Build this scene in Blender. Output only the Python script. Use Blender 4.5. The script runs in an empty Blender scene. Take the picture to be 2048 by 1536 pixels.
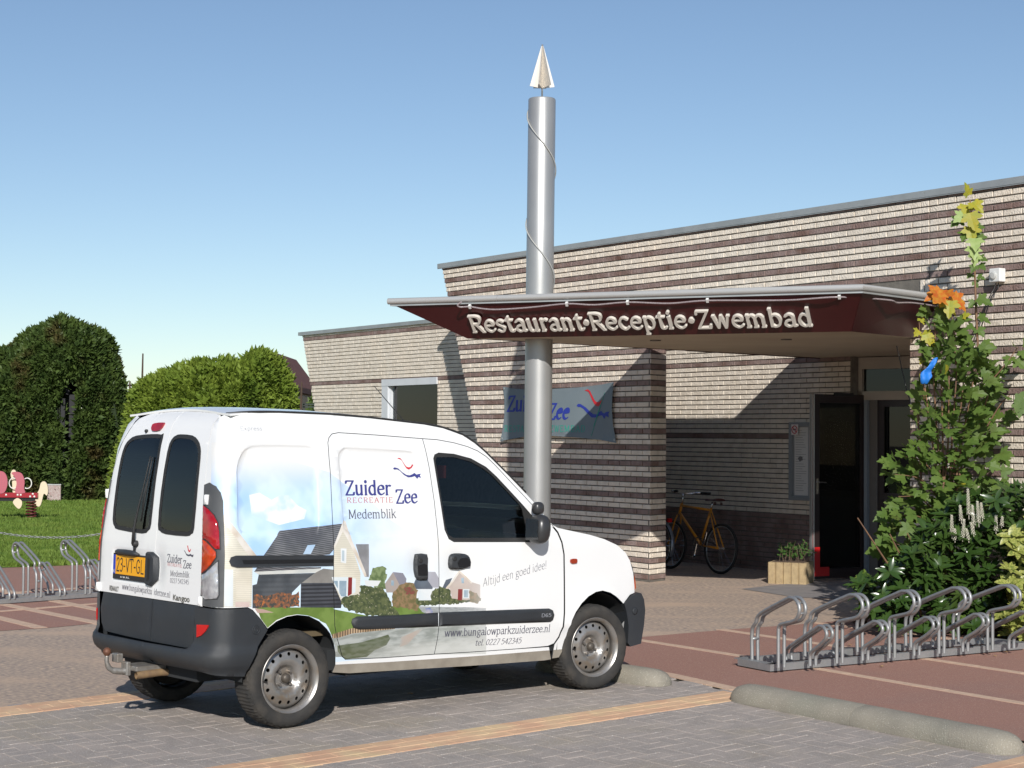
import bpy, bmesh, math, random
import numpy as np
from mathutils import Vector, Matrix
from mathutils.geometry import delaunay_2d_cdt

random.seed(7); np.random.seed(7)
S = bpy.context.scene
COL = S.collection
PI = math.pi
R = math.radians

# ---------------------------------------------------------------- camera
cam_d = bpy.data.cameras.new("camera")
cam_d.sensor_width = 36.0
cam_d.lens = 36.0 * 3500.0 / 2048.0
cam_d.clip_start = 0.1; cam_d.clip_end = 3000.0
cam = bpy.data.objects.new("camera", cam_d); COL.objects.link(cam)
cam.location = (0, 0, 1.70)
PITCH = math.atan((868.05 - 768) / 3500.0); ROLL = 0.006
cam.matrix_world = (Matrix.Translation((0, 0, 1.70)) @ Matrix.Rotation(PI / 2 + PITCH, 4, 'X')
                    @ Matrix.Rotation(ROLL, 4, 'Z'))
S.camera = cam
S.render.resolution_x = 1024; S.render.resolution_y = 768

# ---------------------------------------------------------------- sky and sun
SUN_AZ = R(-2.2); SUN_EL = R(28.0)      # heading of the light, height of the sun
wd = bpy.data.worlds.new("World"); S.world = wd; wd.use_nodes = True
nt = wd.node_tree; nt.nodes.clear()
sky = nt.nodes.new("ShaderNodeTexSky"); sky.sky_type = 'NISHITA'; sky.sun_disc = False
sky.sun_elevation = SUN_EL; sky.sun_rotation = R(180) + SUN_AZ
sky.air_density = 0.85; sky.dust_density = 0.15; sky.ozone_density = 2.0; sky.altitude = 0
bgn = nt.nodes.new("ShaderNodeBackground"); bgn.inputs[1].default_value = 0.10
wo = nt.nodes.new("ShaderNodeOutputWorld")
nt.links.new(sky.outputs[0], bgn.inputs[0]); nt.links.new(bgn.outputs[0], wo.inputs[0])
sd = bpy.data.lights.new("sun", 'SUN'); sd.energy = 4.9; sd.angle = R(0.53); sd.color = (1.0, 0.965, 0.915)
sun = bpy.data.objects.new("sun", sd); COL.objects.link(sun)
L = Vector((math.sin(SUN_AZ) * math.cos(SUN_EL), math.cos(SUN_AZ) * math.cos(SUN_EL), -math.sin(SUN_EL)))
sun.rotation_euler = L.to_track_quat('-Z', 'Y').to_euler()
sun.location = (-2, -20, 25)
S.view_settings.view_transform = 'Standard'; S.view_settings.look = 'None'
S.view_settings.exposure = 0.0; S.view_settings.gamma = 1.0; S.view_settings.use_curve_mapping = False
try:
    S.cycles.use_denoising = True
    S.cycles.max_bounces = 10; S.cycles.transparent_max_bounces = 16
    S.cycles.sample_clamp_indirect = 6.0
except Exception:
    pass

# ---------------------------------------------------------------- places
AZ = 0.58378                            # heading of the facade
P0 = Vector((0.974, 21.17, 0)); FU = Vector((math.sin(AZ), -math.cos(AZ), 0)); FN = Vector((-math.cos(AZ), -math.sin(AZ), 0))
def FP(s, z, w=0.0): return P0 + FU * s + FN * w + Vector((0, 0, z))
FROT = AZ - PI / 2
VA = 0.8544
VL = Vector((-math.cos(VA), math.sin(VA), 0)); VO = Vector((-1.767, 10.688, 0)) - 0.04 * VL
VROT = PI / 2 - VA

# ---------------------------------------------------------------- objects
def tag(o, label=None, cat=None, group=None, kind=None):
    if label: o['label'] = label
    if cat: o['category'] = cat
    if group: o['group'] = group
    if kind: o['kind'] = kind
    return o
def thing(name, label, cat, loc=(0, 0, 0), rz=0.0, group=None):
    o = bpy.data.objects.new(name, None); COL.objects.link(o)
    o.location = loc; o.rotation_euler = (0, 0, rz); o.empty_display_size = 0.2
    return tag(o, label, cat, group)
def node(name, parent, loc=(0, 0, 0), rot=(0, 0, 0)):
    o = bpy.data.objects.new(name, None); COL.objects.link(o)
    o.parent = parent; o.location = loc; o.rotation_euler = rot; o.empty_display_size = 0.1
    return o
def mesh(name, v, f, mats=None, idx=None, smooth=False, sharp=None):
    m = bpy.data.meshes.new(name)
    m.from_pydata([tuple(p) for p in v], [], [tuple(q) for q in f])
    for mt in (mats if isinstance(mats, (list, tuple)) else [mats]):
        if mt: m.materials.append(mt)
    if idx is not None: m.polygons.foreach_set('material_index', np.asarray(idx, dtype=np.int32))
    if smooth:
        m.polygons.foreach_set('use_smooth', np.ones(len(m.polygons), dtype=bool))
        if sharp: m.set_sharp_from_angle(angle=R(sharp))
    m.update()
    return m
def obj(name, m, parent=None, loc=None, rot=None, scale=None):
    o = bpy.data.objects.new(name, m); COL.objects.link(o)
    if parent: o.parent = parent
    if loc is not None: o.location = loc
    if rot is not None: o.rotation_euler = rot
    if scale is not None: o.scale = scale
    return o

class MB:
    """collects simple shapes into one mesh"""
    def __init__(s): s.v = []; s.f = []; s.m = []
    def add(s, v, f, mi=0):
        o = len(s.v); s.v += [tuple(p) for p in v]; s.f += [tuple(i + o for i in q) for q in f]; s.m += [mi] * len(f); return s
    def box(s, a, b, mi=0, M=None):
        x0, y0, z0 = a; x1, y1, z1 = b
        v = [(x0, y0, z0), (x1, y0, z0), (x1, y1, z0), (x0, y1, z0), (x0, y0, z1), (x1, y0, z1), (x1, y1, z1), (x0, y1, z1)]
        if M is not None: v = [M @ Vector(p) for p in v]
        return s.add(v, [(3, 2, 1, 0), (4, 5, 6, 7), (0, 1, 5, 4), (1, 2, 6, 5), (2, 3, 7, 6), (3, 0, 4, 7)], mi)
    def tube(s, pts, r, n=8, mi=0, closed=False, caps=True):
        pts = [Vector(p) for p in pts]; N = len(pts); rr = r if isinstance(r, (list, tuple)) else [r] * N
        T = []
        for i in range(N):
            a = pts[(i - 1) % N] if (closed or i > 0) else pts[i]; b = pts[(i + 1) % N] if (closed or i < N - 1) else pts[i]
            t = (b - a); T.append(t.normalized() if t.length > 1e-9 else Vector((0, 0, 1)))
        u = T[0].orthogonal().normalized(); rings = []
        for i in range(N):
            u = (u - T[i] * u.dot(T[i]))
            u = u.normalized() if u.length > 1e-6 else T[i].orthogonal().normalized()
            w = T[i].cross(u)
            rings.append([pts[i] + (u * math.cos(2 * PI * k / n) + w * math.sin(2 * PI * k / n)) * rr[i] for k in range(n)])
        v = [p for g in rings for p in g]; f = []
        for i in range(N if closed else N - 1):
            j = (i + 1) % N
            for k in range(n): f.append((i * n + k, i * n + (k + 1) % n, j * n + (k + 1) % n, j * n + k))
        if caps and not closed: f.append(tuple(range(n - 1, -1, -1))); f.append(tuple((N - 1) * n + k for k in range(n)))
        return s.add(v, f, mi)
    def lathe(s, prof, n=32, M=None, mi=0, close=False):
        """prof: (radius, height) along +z"""
        v = []; f = []; K = len(prof)
        for (r, h) in prof:
            for k in range(n): v.append(Vector((r * math.cos(2 * PI * k / n), r * math.sin(2 * PI * k / n), h)))
        for i in range(K if close else K - 1):
            j = (i + 1) % K
            for k in range(n): f.append((i * n + k, i * n + (k + 1) % n, j * n + (k + 1) % n, j * n + k))
        if M is not None: v = [M @ p for p in v]
        return s.add(v, f, mi)
    def prism(s, poly, a, b, fn=None, mi=0):
        """poly in 2D extruded from a to b; fn(u,v,h)->point"""
        fn = fn or (lambda u, v, h: (u, v, h)); n = len(poly)
        v = [fn(p[0], p[1], a) for p in poly] + [fn(p[0], p[1], b) for p in poly]
        f = [tuple(range(n - 1, -1, -1)), tuple(range(n, 2 * n))] + [(i, (i + 1) % n, n + (i + 1) % n, n + i) for i in range(n)]
        return s.add(v, f, mi)
    def mesh(s, name, mats, smooth=False, sharp=None): return mesh(name, s.v, s.f, mats, s.m, smooth, sharp)
    def obj(s, name, mats, parent=None, smooth=False, sharp=None, fix=True):
        m = s.mesh(name, mats, smooth, sharp)
        if fix:
            bm = bmesh.new(); bm.from_mesh(m); bmesh.ops.recalc_face_normals(bm, faces=bm.faces); bm.to_mesh(m); bm.free()
        return obj(name, m, parent)

def smooth_path(pts, k=6, closed=False):
    P = [Vector(p) for p in pts]; n = len(P); out = []
    for i in range(n if closed else n - 1):
        a = P[i - 1] if (closed or i > 0) else P[0] * 2 - P[1]; b = P[i]; c = P[(i + 1) % n]
        d = P[(i + 2) % n] if (closed or i + 2 < n) else P[-1] * 2 - P[-2]
        for j in range(k):
            t = j / k
            out.append(0.5 * ((2 * b) + (c - a) * t + (2 * a - 5 * b + 4 * c - d) * t * t + (3 * b - a - 3 * c + d) * t ** 3))
    if not closed: out.append(P[-1])
    return out

def pip(px, py, poly):
    """vectorised point in polygon"""
    inside = np.zeros(len(px), bool); n = len(poly)
    for i in range(n):
        x0, y0 = poly[i]; x1, y1 = poly[(i + 1) % n]
        if y0 == y1: continue
        c = ((y0 > py) != (y1 > py)) & (px < (x1 - x0) * (py - y0) / (y1 - y0) + x0)
        inside ^= c
    return inside

def tri2d(outer, holes=(), regions=(), grid=None, seg=None, extra=()):
    """triangulate outer minus holes; regions = [(poly, index)] decide the face index"""
    pts = []; edges = []
    def loop(pl, closed=True):
        n = len(pl); ids = []
        for i in range(n if closed else n - 1):
            a = pl[i]; b = pl[(i + 1) % n]; ids.append(len(pts)); pts.append(Vector((a[0], a[1])))
            if seg:
                d = math.hypot(b[0] - a[0], b[1] - a[1]); k = int(d / seg)
                for j in range(1, k + 1):
                    t = j / (k + 1); ids.append(len(pts)); pts.append(Vector((a[0] + (b[0] - a[0]) * t, a[1] + (b[1] - a[1]) * t)))
        if not closed: ids.append(len(pts)); pts.append(Vector(pl[-1][:2]))
        for i in range(len(ids) if closed else len(ids) - 1): edges.append((ids[i], ids[(i + 1) % len(ids)]))
    loop(outer)
    for h in holes: loop(h)
    for r in regions: loop(r[0])
    for e in extra: loop(e, True)
    if grid:
        xs = [p[0] for p in outer]; ys = [p[1] for p in outer]
        gx = np.arange(min(xs) + grid * .37, max(xs), grid); gy = np.arange(min(ys) + grid * .41, max(ys), grid)
        G = np.array([(x + (grid / 2 if j % 2 else 0), y) for j, y in enumerate(gy) for x in gx])
        if len(G):
            ok = pip(G[:, 0], G[:, 1], outer)
            for q in G[ok]: pts.append(Vector((q[0], q[1])))
    v, e, f, *_ = delaunay_2d_cdt(pts, edges, [], 0, 1e-5)
    f = [q for q in f if len(q) == 3]
    V = np.array([(p.x, p.y) for p in v]); Fa = np.array(f)
    c = V[Fa].mean(axis=1)
    area = 0.5 * ((V[Fa[:, 1], 0] - V[Fa[:, 0], 0]) * (V[Fa[:, 2], 1] - V[Fa[:, 0], 1]) - (V[Fa[:, 2], 0] - V[Fa[:, 0], 0]) * (V[Fa[:, 1], 1] - V[Fa[:, 0], 1]))
    keep = pip(c[:, 0], c[:, 1], outer) & (np.abs(area) > 1e-10)
    for h in holes: keep &= ~pip(c[:, 0], c[:, 1], h)
    idx = np.zeros(len(Fa), int)
    for r in regions: idx[pip(c[:, 0], c[:, 1], r[0])] = r[1]
    Fa = Fa[keep]; idx = idx[keep]; area = area[keep]
    Fa[area < 0] = Fa[area < 0][:, ::-1]
    used = np.unique(Fa); rm = -np.ones(len(V), int); rm[used] = np.arange(len(used))
    return V[used], rm[Fa], idx

def boundary(F):
    cnt = {}
    for t in F:
        for a, b in ((t[0], t[1]), (t[1], t[2]), (t[2], t[0])): cnt[(a, b)] = cnt.get((a, b), 0) + 1
    return [e for e in cnt if (e[1], e[0]) not in cnt]

def shell(outer, fn, th=0.01, holes=(), regions=(), grid=None, seg=None, extra=(), flip=False, back=False, off=0.0):
    """2D outline draped by fn(u, v, offset) with a folded edge th deep -> verts, faces, idx"""
    V, F, idx = tri2d(outer, holes, regions, grid, seg, extra)
    v = [fn(p[0], p[1], off) for p in V]; f = [tuple(t[::-1]) if flip else tuple(t) for t in F]; idx = list(idx)
    if th:
        be = boundary(F); n0 = len(v); mp = {}
        if back:
            for i, p in enumerate(V): mp[i] = len(v); v.append(fn(p[0], p[1], off - th))
            for t in F: f.append(tuple(mp[i] for i in (t if flip else t[::-1]))); idx.append(0)
        else:
            for a, b in be:
                for i in (a, b):
                    if i not in mp: mp[i] = len(v); v.append(fn(V[i][0], V[i][1], off - th))
        for a, b in be:
            q = (b, a, mp[a], mp[b]); f.append(q[::-1] if flip else q); idx.append(0)
    return v, f, idx
def shell_obj(name, mats, parent, *a, smooth=True, sharp=40, **k):
    v, f, idx = shell(*a, **k)
    return obj(name, mesh(name, v, f, mats, idx, smooth, sharp), parent)

def rounded(x0, y0, x1, y1, r, k=5):
    out = []
    for cx, cy, a0 in ((x1 - r, y1 - r, 0), (x0 + r, y1 - r, 90), (x0 + r, y0 + r, 180), (x1 - r, y0 + r, 270)):
        for j in range(k + 1):
            a = R(a0 + 90 * j / k); out.append((cx + r * math.cos(a), cy + r * math.sin(a)))
    return out
def circle(cx, cy, r, n=16): return [(cx + r * math.cos(2 * PI * i / n), cy + r * math.sin(2 * PI * i / n)) for i in range(n)]
def smooth_poly(pts, k=3): return [(p.x, p.y) for p in smooth_path([(a, b, 0) for a, b in pts], k, True)]

# ---------------------------------------------------------------- materials
MAT = {}
def lin(c):
    """8-bit style sRGB triple 0-255 -> linear"""
    return tuple((x / 255 / 12.92) if x / 255 <= 0.04045 else ((x / 255 + 0.055) / 1.055) ** 2.4 for x in c)
def mat(name, col=(.5, .5, .5), rough=.6, metal=0.0, col2=None, scale=8.0, detail=4.0, bump=0.0, bscale=None, spec=None, coat=0.0,
        coords='world', mid=0.5, width=0.35, trans=0.0, emit=None, speck=None, speck_scale=300, rough2=None, stretch=None, subsurf=0, col3=None, scale3=1.0):
    if name in MAT: return MAT[name]
    m = bpy.data.materials.new(name); m.use_nodes = True; MAT[name] = m
    n = m.node_tree.nodes; l = m.node_tree.links; b = n['Principled BSDF']
    b.inputs['Roughness'].default_value = rough; b.inputs['Metallic'].default_value = metal
    b.inputs['Base Color'].default_value = (*col, 1)
    if spec is not None: b.inputs['Specular IOR Level'].default_value = spec
    if coat: b.inputs['Coat Weight'].default_value = coat; b.inputs['Coat Roughness'].default_value = 0.05
    if trans: b.inputs['Transmission Weight'].default_value = trans
    if emit: b.inputs['Emission Color'].default_value = (*emit, 1); b.inputs['Emission Strength'].default_value = 1
    vec = None
    if col2 is not None or bump or speck or col3 is not None or rough2 is not None:
        if coords == 'world':
            g = n.new('ShaderNodeNewGeometry'); vec = g.outputs['Position']
        else:
            g = n.new('ShaderNodeTexCoord'); vec = g.outputs['Object']
        if stretch:
            mp = n.new('ShaderNodeMapping'); mp.inputs['Scale'].default_value = stretch; l.new(vec, mp.inputs[0]); vec = mp.outputs[0]
    cout = None
    if col2 is not None:
        t = n.new('ShaderNodeTexNoise'); t.inputs['Scale'].default_value = scale; t.inputs['Detail'].default_value = detail
        l.new(vec, t.inputs['Vector'])
        mr = n.new('ShaderNodeMapRange'); mr.inputs[1].default_value = mid - width / 2; mr.inputs[2].default_value = mid + width / 2
        l.new(t.outputs['Fac'], mr.inputs[0])
        mx = n.new('ShaderNodeMix'); mx.data_type = 'RGBA'; mx.inputs[6].default_value = (*col, 1); mx.inputs[7].default_value = (*col2, 1)
        l.new(mr.outputs[0], mx.inputs[0]); cout = mx.outputs[2]
        if rough2 is not None:
            m3 = n.new('ShaderNodeMapRange'); m3.inputs[3].default_value = rough; m3.inputs[4].default_value = rough2
            l.new(mr.outputs[0], m3.inputs[0]); l.new(m3.outputs[0], b.inputs['Roughness'])
    if col3 is not None:
        t = n.new('ShaderNodeTexNoise'); t.inputs['Scale'].default_value = scale3; t.inputs['Detail'].default_value = 5
        l.new(vec, t.inputs['Vector'])
        mr = n.new('ShaderNodeMapRange'); mr.inputs[1].default_value = .5; mr.inputs[2].default_value = .72; l.new(t.outputs['Fac'], mr.inputs[0])
        mx = n.new('ShaderNodeMix'); mx.data_type = 'RGBA'; mx.inputs[7].default_value = (*col3, 1)
        if cout: l.new(cout, mx.inputs[6])
        else: mx.inputs[6].default_value = (*col, 1)
        l.new(mr.outputs[0], mx.inputs[0]); cout = mx.outputs[2]
    if speck:
        t = n.new('ShaderNodeTexNoise'); t.inputs['Scale'].default_value = speck_scale; t.inputs['Detail'].default_value = 1
        l.new(vec, t.inputs['Vector'])
        mr = n.new('ShaderNodeMapRange'); mr.inputs[1].default_value = .62; mr.inputs[2].default_value = .72; l.new(t.outputs['Fac'], mr.inputs[0])
        mx = n.new('ShaderNodeMix'); mx.data_type = 'RGBA'; mx.inputs[7].default_value = (*speck, 1)
        if cout: l.new(cout, mx.inputs[6])
        else: mx.inputs[6].default_value = (*col, 1)
        l.new(mr.outputs[0], mx.inputs[0]); cout = mx.outputs[2]
    if cout: l.new(cout, b.inputs['Base Color'])
    if bump:
        t = n.new('ShaderNodeTexNoise'); t.inputs['Scale'].default_value = bscale or scale * 4; t.inputs['Detail'].default_value = 5
        l.new(vec, t.inputs['Vector']); bp = n.new('ShaderNodeBump'); bp.inputs['Strength'].default_value = bump
        bp.inputs['Distance'].default_value = 0.01; l.new(t.outputs['Fac'], bp.inputs['Height']); l.new(bp.outputs[0], b.inputs['Normal'])
    return m
def glass_mat(name, tint, rough=0.01, mixw=None, refl=(1, 1, 1)):
    if name in MAT: return MAT[name]
    m = bpy.data.materials.new(name); m.use_nodes = True; MAT[name] = m
    n = m.node_tree.nodes; l = m.node_tree.links; n.clear()
    o = n.new('ShaderNodeOutputMaterial'); t = n.new('ShaderNodeBsdfTransparent'); t.inputs[0].default_value = (*tint, 1)
    g = n.new('ShaderNodeBsdfGlossy'); g.inputs['Roughness'].default_value = rough; g.inputs[0].default_value = (*refl, 1)
    fr = n.new('ShaderNodeFresnel'); fr.inputs[0].default_value = 1.5
    mx = n.new('ShaderNodeMixShader'); l.new(t.outputs[0], mx.inputs[1]); l.new(g.outputs[0], mx.inputs[2]); l.new(mx.outputs[0], o.inputs[0])
    l.new(fr.outputs[0], mx.inputs[0])
    return m
# ---------------------------------------------------------------- lettering: every character is drawn here with a broad pen
G_ = {}
def _g(ch, w, *st): G_[ch] = (w, st)
def l_(*p): return ('l', p)
def c_(*p): return ('c', p)
def s_(x, y, a=.8, b=None): return ('s', (x - a, y, x + (a if b is None else b), y))
def d_(x, y): return ('d', (x, y))
_g('R', 6, l_(1.2, 0, 1.2, 7), c_(1.2, 7, 3, 7, 4.7, 6.5, 5, 5.2, 4.4, 4, 3, 3.5, 1.2, 3.5), l_(2.8, 3.5, 5.3, 0), s_(1.2, 0), s_(1.0, 7, .8, .3), s_(5.3, 0, .3, .8))
_g('e', 4.9, c_(.9, 2.7, 2.6, 2.8, 4.2, 2.9), c_(4.2, 2.9, 3.9, 4.3, 2.6, 4.9, 1.2, 4.1, .75, 2.4, 1.3, .8, 2.8, .05, 4.3, .9))
_g('s', 4.3, c_(3.6, 4.3, 2.4, 4.9, 1.1, 4.3, 1.3, 3.2, 2.6, 2.5, 3.7, 1.6, 3.2, .4, 2, 0, .8, .7))
_g('t', 3.7, l_(1.6, 6.3, 1.6, 1), c_(1.6, 1.1, 1.9, .2, 2.8, .05, 3.5, .6), l_(.4, 4.9, 3.2, 4.9))
_g('a', 4.9, c_(.9, 4.2, 2.2, 4.95, 3.4, 4.5, 3.7, 3.5), l_(3.7, 3.8, 3.7, .6), c_(3.7, .7, 4, .1, 4.7, .35), c_(3.7, 2.8, 2.2, 2.6, .9, 1.9, .75, .8, 1.7, 0, 2.9, .3, 3.7, 1.2))
_g('u', 5.5, l_(1.1, 4.9, 1.1, 1.5), c_(1.1, 1.6, 1.5, .25, 2.6, 0, 3.6, .7, 4.1, 1.4), l_(4.1, 4.9, 4.1, 0), s_(1.1, 4.9, .7, .1), s_(4.1, 0, .1, .8), s_(4.1, 4.9, .7, .1))
_g('r', 3.8, l_(1.2, 4.9, 1.2, 0), c_(1.2, 3.4, 1.9, 4.5, 2.9, 4.9, 3.5, 4.5), s_(1.2, 0), s_(1.2, 4.9, .7, .1))
_g('n', 5.7, l_(1.2, 4.9, 1.2, 0), c_(1.2, 3.6, 2.3, 4.7, 3.4, 4.7, 4.1, 3.7), l_(4.1, 3.8, 4.1, 0), s_(1.2, 0), s_(4.1, 0), s_(1.2, 4.9, .7, .1))
_g('c', 4.6, c_(4, 4.1, 2.8, 4.9, 1.4, 4.3, .75, 2.5, 1.4, .7, 2.8, 0, 4.2, .9))
_g('p', 5.4, l_(1.2, 4.9, 1.2, -2.2), c_(1.2, 4, 2.5, 4.9, 3.9, 4.3, 4.5, 2.5, 3.9, .7, 2.5, 0, 1.2, .8), s_(1.2, -2.2), s_(1.2, 4.9, .7, .1))
_g('b', 5.4, l_(1.2, 7.3, 1.2, .2), c_(1.2, 4, 2.5, 4.9, 3.9, 4.3, 4.5, 2.5, 3.9, .7, 2.5, 0, 1.2, .6), s_(1.2, 7.3, .7, .1))
_g('d', 5.5, l_(4.2, 7.3, 4.2, 0), c_(4.2, 4, 3, 4.9, 1.5, 4.3, .8, 2.5, 1.4, .7, 2.8, 0, 4.2, 1), s_(4.2, 0, .1, .8), s_(4.2, 7.3, .7, .1))
_g('i', 2.5, l_(1.2, 4.9, 1.2, 0), d_(1.2, 6.7), s_(1.2, 0), s_(1.2, 4.9, .7, .1))
_g('l', 2.5, l_(1.2, 7.3, 1.2, 0), s_(1.2, 0), s_(1.2, 7.3, .7, .1))
_g('j', 2.5, l_(1.4, 4.9, 1.4, -1), c_(1.4, -1, 1.1, -2, 0, -2.1), d_(1.4, 6.7), s_(1.4, 4.9, .7, .1))
_g('k', 5.3, l_(1.2, 7.3, 1.2, 0), l_(4.3, 4.9, 1.3, 2.4), l_(2.3, 3.1, 4.6, 0), s_(1.2, 0), s_(1.2, 7.3, .7, .1), s_(4.3, 4.9, .7), s_(4.6, 0, .5, .6))
_g('h', 5.7, l_(1.2, 7.3, 1.2, 0), c_(1.2, 3.6, 2.3, 4.7, 3.4, 4.7, 4.1, 3.7), l_(4.1, 3.8, 4.1, 0), s_(1.2, 0), s_(4.1, 0))
_g('o', 5.2, c_(2.6, 4.9, 1.2, 4.2, .75, 2.5, 1.2, .7, 2.6, 0, 4, .7, 4.5, 2.5, 4, 4.2, 2.6, 4.9))
_g('g', 5, c_(2.4, 4.9, 1.2, 4.4, .9, 3.3, 1.4, 2.2, 2.4, 1.9, 3.5, 2.3, 3.9, 3.3, 3.5, 4.4, 2.4, 4.9), c_(1.8, 2, 1.1, 1.2, 2, .6, 3.6, .3, 4.3, -.7, 3.6, -1.9, 2.2, -2.2, .9, -1.7, .8, -.8, 1.8, .3), l_(3.4, 4.5, 4.7, 4.9))
_g('z', 4.7, l_(.8, 4.9, 4, 4.9), l_(4, 4.9, .7, 0), l_(.7, 0, 4.1, 0), l_(.8, 4.9, .8, 4), l_(4.1, 0, 4.2, .9))
_g('w', 7, l_(.7, 4.9, 2.2, 0), l_(2.2, 0, 3.6, 4.9), l_(3.6, 4.9, 5, 0), l_(5, 0, 6.3, 4.9), s_(.7, 4.9, .6), s_(6.3, 4.9, .6), s_(3.6, 4.9, .5))
_g('m', 8.5, l_(1.2, 4.9, 1.2, 0), c_(1.2, 3.6, 2.2, 4.7, 3.2, 4.7, 3.9, 3.7), l_(3.9, 3.8, 3.9, 0), c_(3.9, 3.6, 5, 4.7, 6.1, 4.7, 6.8, 3.7), l_(6.8, 3.8, 6.8, 0), s_(1.2, 0), s_(3.9, 0), s_(6.8, 0), s_(1.2, 4.9, .7, .1))
_g('y', 5, l_(.7, 4.9, 2.6, 0), l_(4.4, 4.9, 2, -1.8), s_(.7, 4.9, .6), s_(4.4, 4.9, .6))
_g('v', 5, l_(.7, 4.9, 2.5, 0), l_(4.4, 4.9, 2.5, 0), s_(.7, 4.9, .6), s_(4.4, 4.9, .6))
_g('x', 5, l_(.8, 4.9, 4.2, 0), l_(4.2, 4.9, .8, 0), s_(.8, 4.9, .5), s_(4.2, 0, .5))
_g('f', 3.6, l_(1.5, 0, 1.5, 6), c_(1.5, 5.9, 1.9, 7.2, 3.3, 7.3), l_(.4, 4.9, 3, 4.9), s_(1.5, 0))
_g('Z', 6, l_(.9, 7, 5.1, 7), l_(5.1, 7, .8, 0), l_(.8, 0, 5.3, 0), l_(.9, 7, .8, 5.9), l_(5.3, 0, 5.4, 1.2))
_g('M', 8.4, l_(1.4, 0, 1.5, 7), l_(1.5, 7, 4.2, .6), l_(4.2, .6, 6.9, 7), l_(6.9, 7, 7, 0), s_(1.4, 0), s_(7, 0), s_(1.4, 7, .8, .1), s_(7, 7, .1, .8))
_g('E', 5.5, l_(1.2, 0, 1.2, 7), l_(1.2, 7, 4.6, 7), l_(1.2, 3.6, 3.9, 3.6), l_(1.2, 0, 4.8, 0), l_(4.6, 7, 4.7, 6), l_(4.8, 0, 4.9, 1.1), s_(1.2, 0, .7, 0), s_(1.2, 7, .7, 0))
_g('C', 6.2, c_(5.3, 5.9, 3.8, 7, 2, 6.4, .8, 3.6, 1.8, .8, 3.8, 0, 5.5, 1.2), l_(5.3, 6.7, 5.3, 5.4))
_g('A', 6.6, l_(.8, 0, 3.3, 7), l_(3.3, 7, 5.8, 0), l_(1.7, 2.5, 4.9, 2.5), s_(.8, 0, .6), s_(5.8, 0, .7))
_g('T', 6, l_(3, 0, 3, 7), l_(.6, 7, 5.4, 7), l_(.6, 7, .6, 6), l_(5.4, 7, 5.4, 6), s_(3, 0))
_g('I', 2.7, l_(1.3, 0, 1.3, 7), s_(1.3, 0), s_(1.3, 7))
_g('B', 5.8, l_(1.2, 0, 1.2, 7), c_(1.2, 7, 3.2, 7, 4.4, 6.3, 4.4, 4.6, 3.2, 3.8, 1.2, 3.7), c_(1.2, 3.7, 3.6, 3.7, 4.9, 2.6, 4.8, 1, 3.4, 0, 1.2, 0), s_(1.2, 0, .7, 0), s_(1.2, 7, .7, 0))
_g('W', 9.2, l_(.8, 7, 2.9, 0), l_(2.9, 0, 4.6, 7), l_(4.6, 7, 6.4, 0), l_(6.4, 0, 8.4, 7), s_(.8, 7, .7), s_(8.4, 7, .7), s_(4.6, 7, .5))
_g('D', 6.6, l_(1.2, 0, 1.2, 7), c_(1.2, 7, 3.4, 7, 5.2, 5.8, 5.7, 3.5, 5.2, 1.2, 3.4, 0, 1.2, 0), s_(1.2, 0, .7, 0), s_(1.2, 7, .7, 0))
_g('N', 7, l_(1.3, 0, 1.3, 7), l_(1.3, 7, 5.6, 0), l_(5.6, 0, 5.6, 7), s_(1.3, 0), s_(1.3, 7, .8, 0), s_(5.6, 7))
_g('S', 5.2, c_(4.4, 6.1, 2.9, 7, 1.2, 6.3, 1.2, 4.8, 3, 3.7, 4.6, 2.3, 4.1, .6, 2.4, 0, .8, .9))
_g('U', 6.6, l_(1.3, 7, 1.3, 2), c_(1.3, 2.1, 1.9, .5, 3.3, 0, 4.7, .5, 5.3, 2.1), l_(5.3, 2, 5.3, 7), s_(1.3, 7), s_(5.3, 7))
_g('V', 6, l_(.7, 7, 3, 0), l_(3, 0, 5.3, 7), s_(.7, 7, .6), s_(5.3, 7, .6))
_g('G', 6.4, c_(5.3, 5.9, 3.8, 7, 2, 6.4, .8, 3.6, 1.8, .8, 3.8, 0, 5.4, .9), l_(5.4, .6, 5.4, 3.2), l_(3.9, 3.2, 5.4, 3.2))
_g('L', 5.2, l_(1.2, 7, 1.2, 0), l_(1.2, 0, 4.8, 0), s_(1.2, 7))
_g('K', 6, l_(1.2, 7, 1.2, 0), l_(4.9, 7, 1.4, 3.3), l_(2.4, 4.3, 5.1, 0))
_g('0', 5.2, c_(2.6, 7, 1.3, 6, .8, 3.5, 1.3, 1, 2.6, 0, 3.9, 1, 4.4, 3.5, 3.9, 6, 2.6, 7))
_g('2', 5.2, c_(.9, 5.6, 1.5, 6.7, 2.8, 7, 4, 6.2, 4, 4.7, 2.6, 2.6, .8, 0), l_(.8, 0, 4.5, 0))
_g('3', 5.2, c_(1, 6.2, 2.4, 7, 3.9, 6.3, 3.8, 4.6, 2.2, 3.8), c_(2.2, 3.8, 4, 3.2, 4.3, 1.6, 3.2, .2, 1.8, 0, .8, .7))
_g('4', 5.2, l_(3.5, 0, 3.5, 7), l_(3.5, 7, .7, 2.2), l_(.7, 2.2, 4.7, 2.2))
_g('5', 5.2, l_(4.1, 7, 1.4, 7), l_(1.4, 7, 1.2, 4), c_(1.2, 4.1, 2.7, 4.5, 4.1, 3.7, 4.3, 1.8, 3.2, .2, 1.7, 0, .8, .6))
_g('7', 5, l_(.8, 7, 4.4, 7), l_(4.4, 7, 1.8, 0))
_g('6', 5.2, c_(4, 6.5, 2.6, 6.9, 1.2, 5, .9, 2.4, 1.7, .3, 3.2, .1, 4.3, 1.4, 4, 3.2, 2.8, 4, 1.5, 3.4, 1, 2.4))
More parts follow.
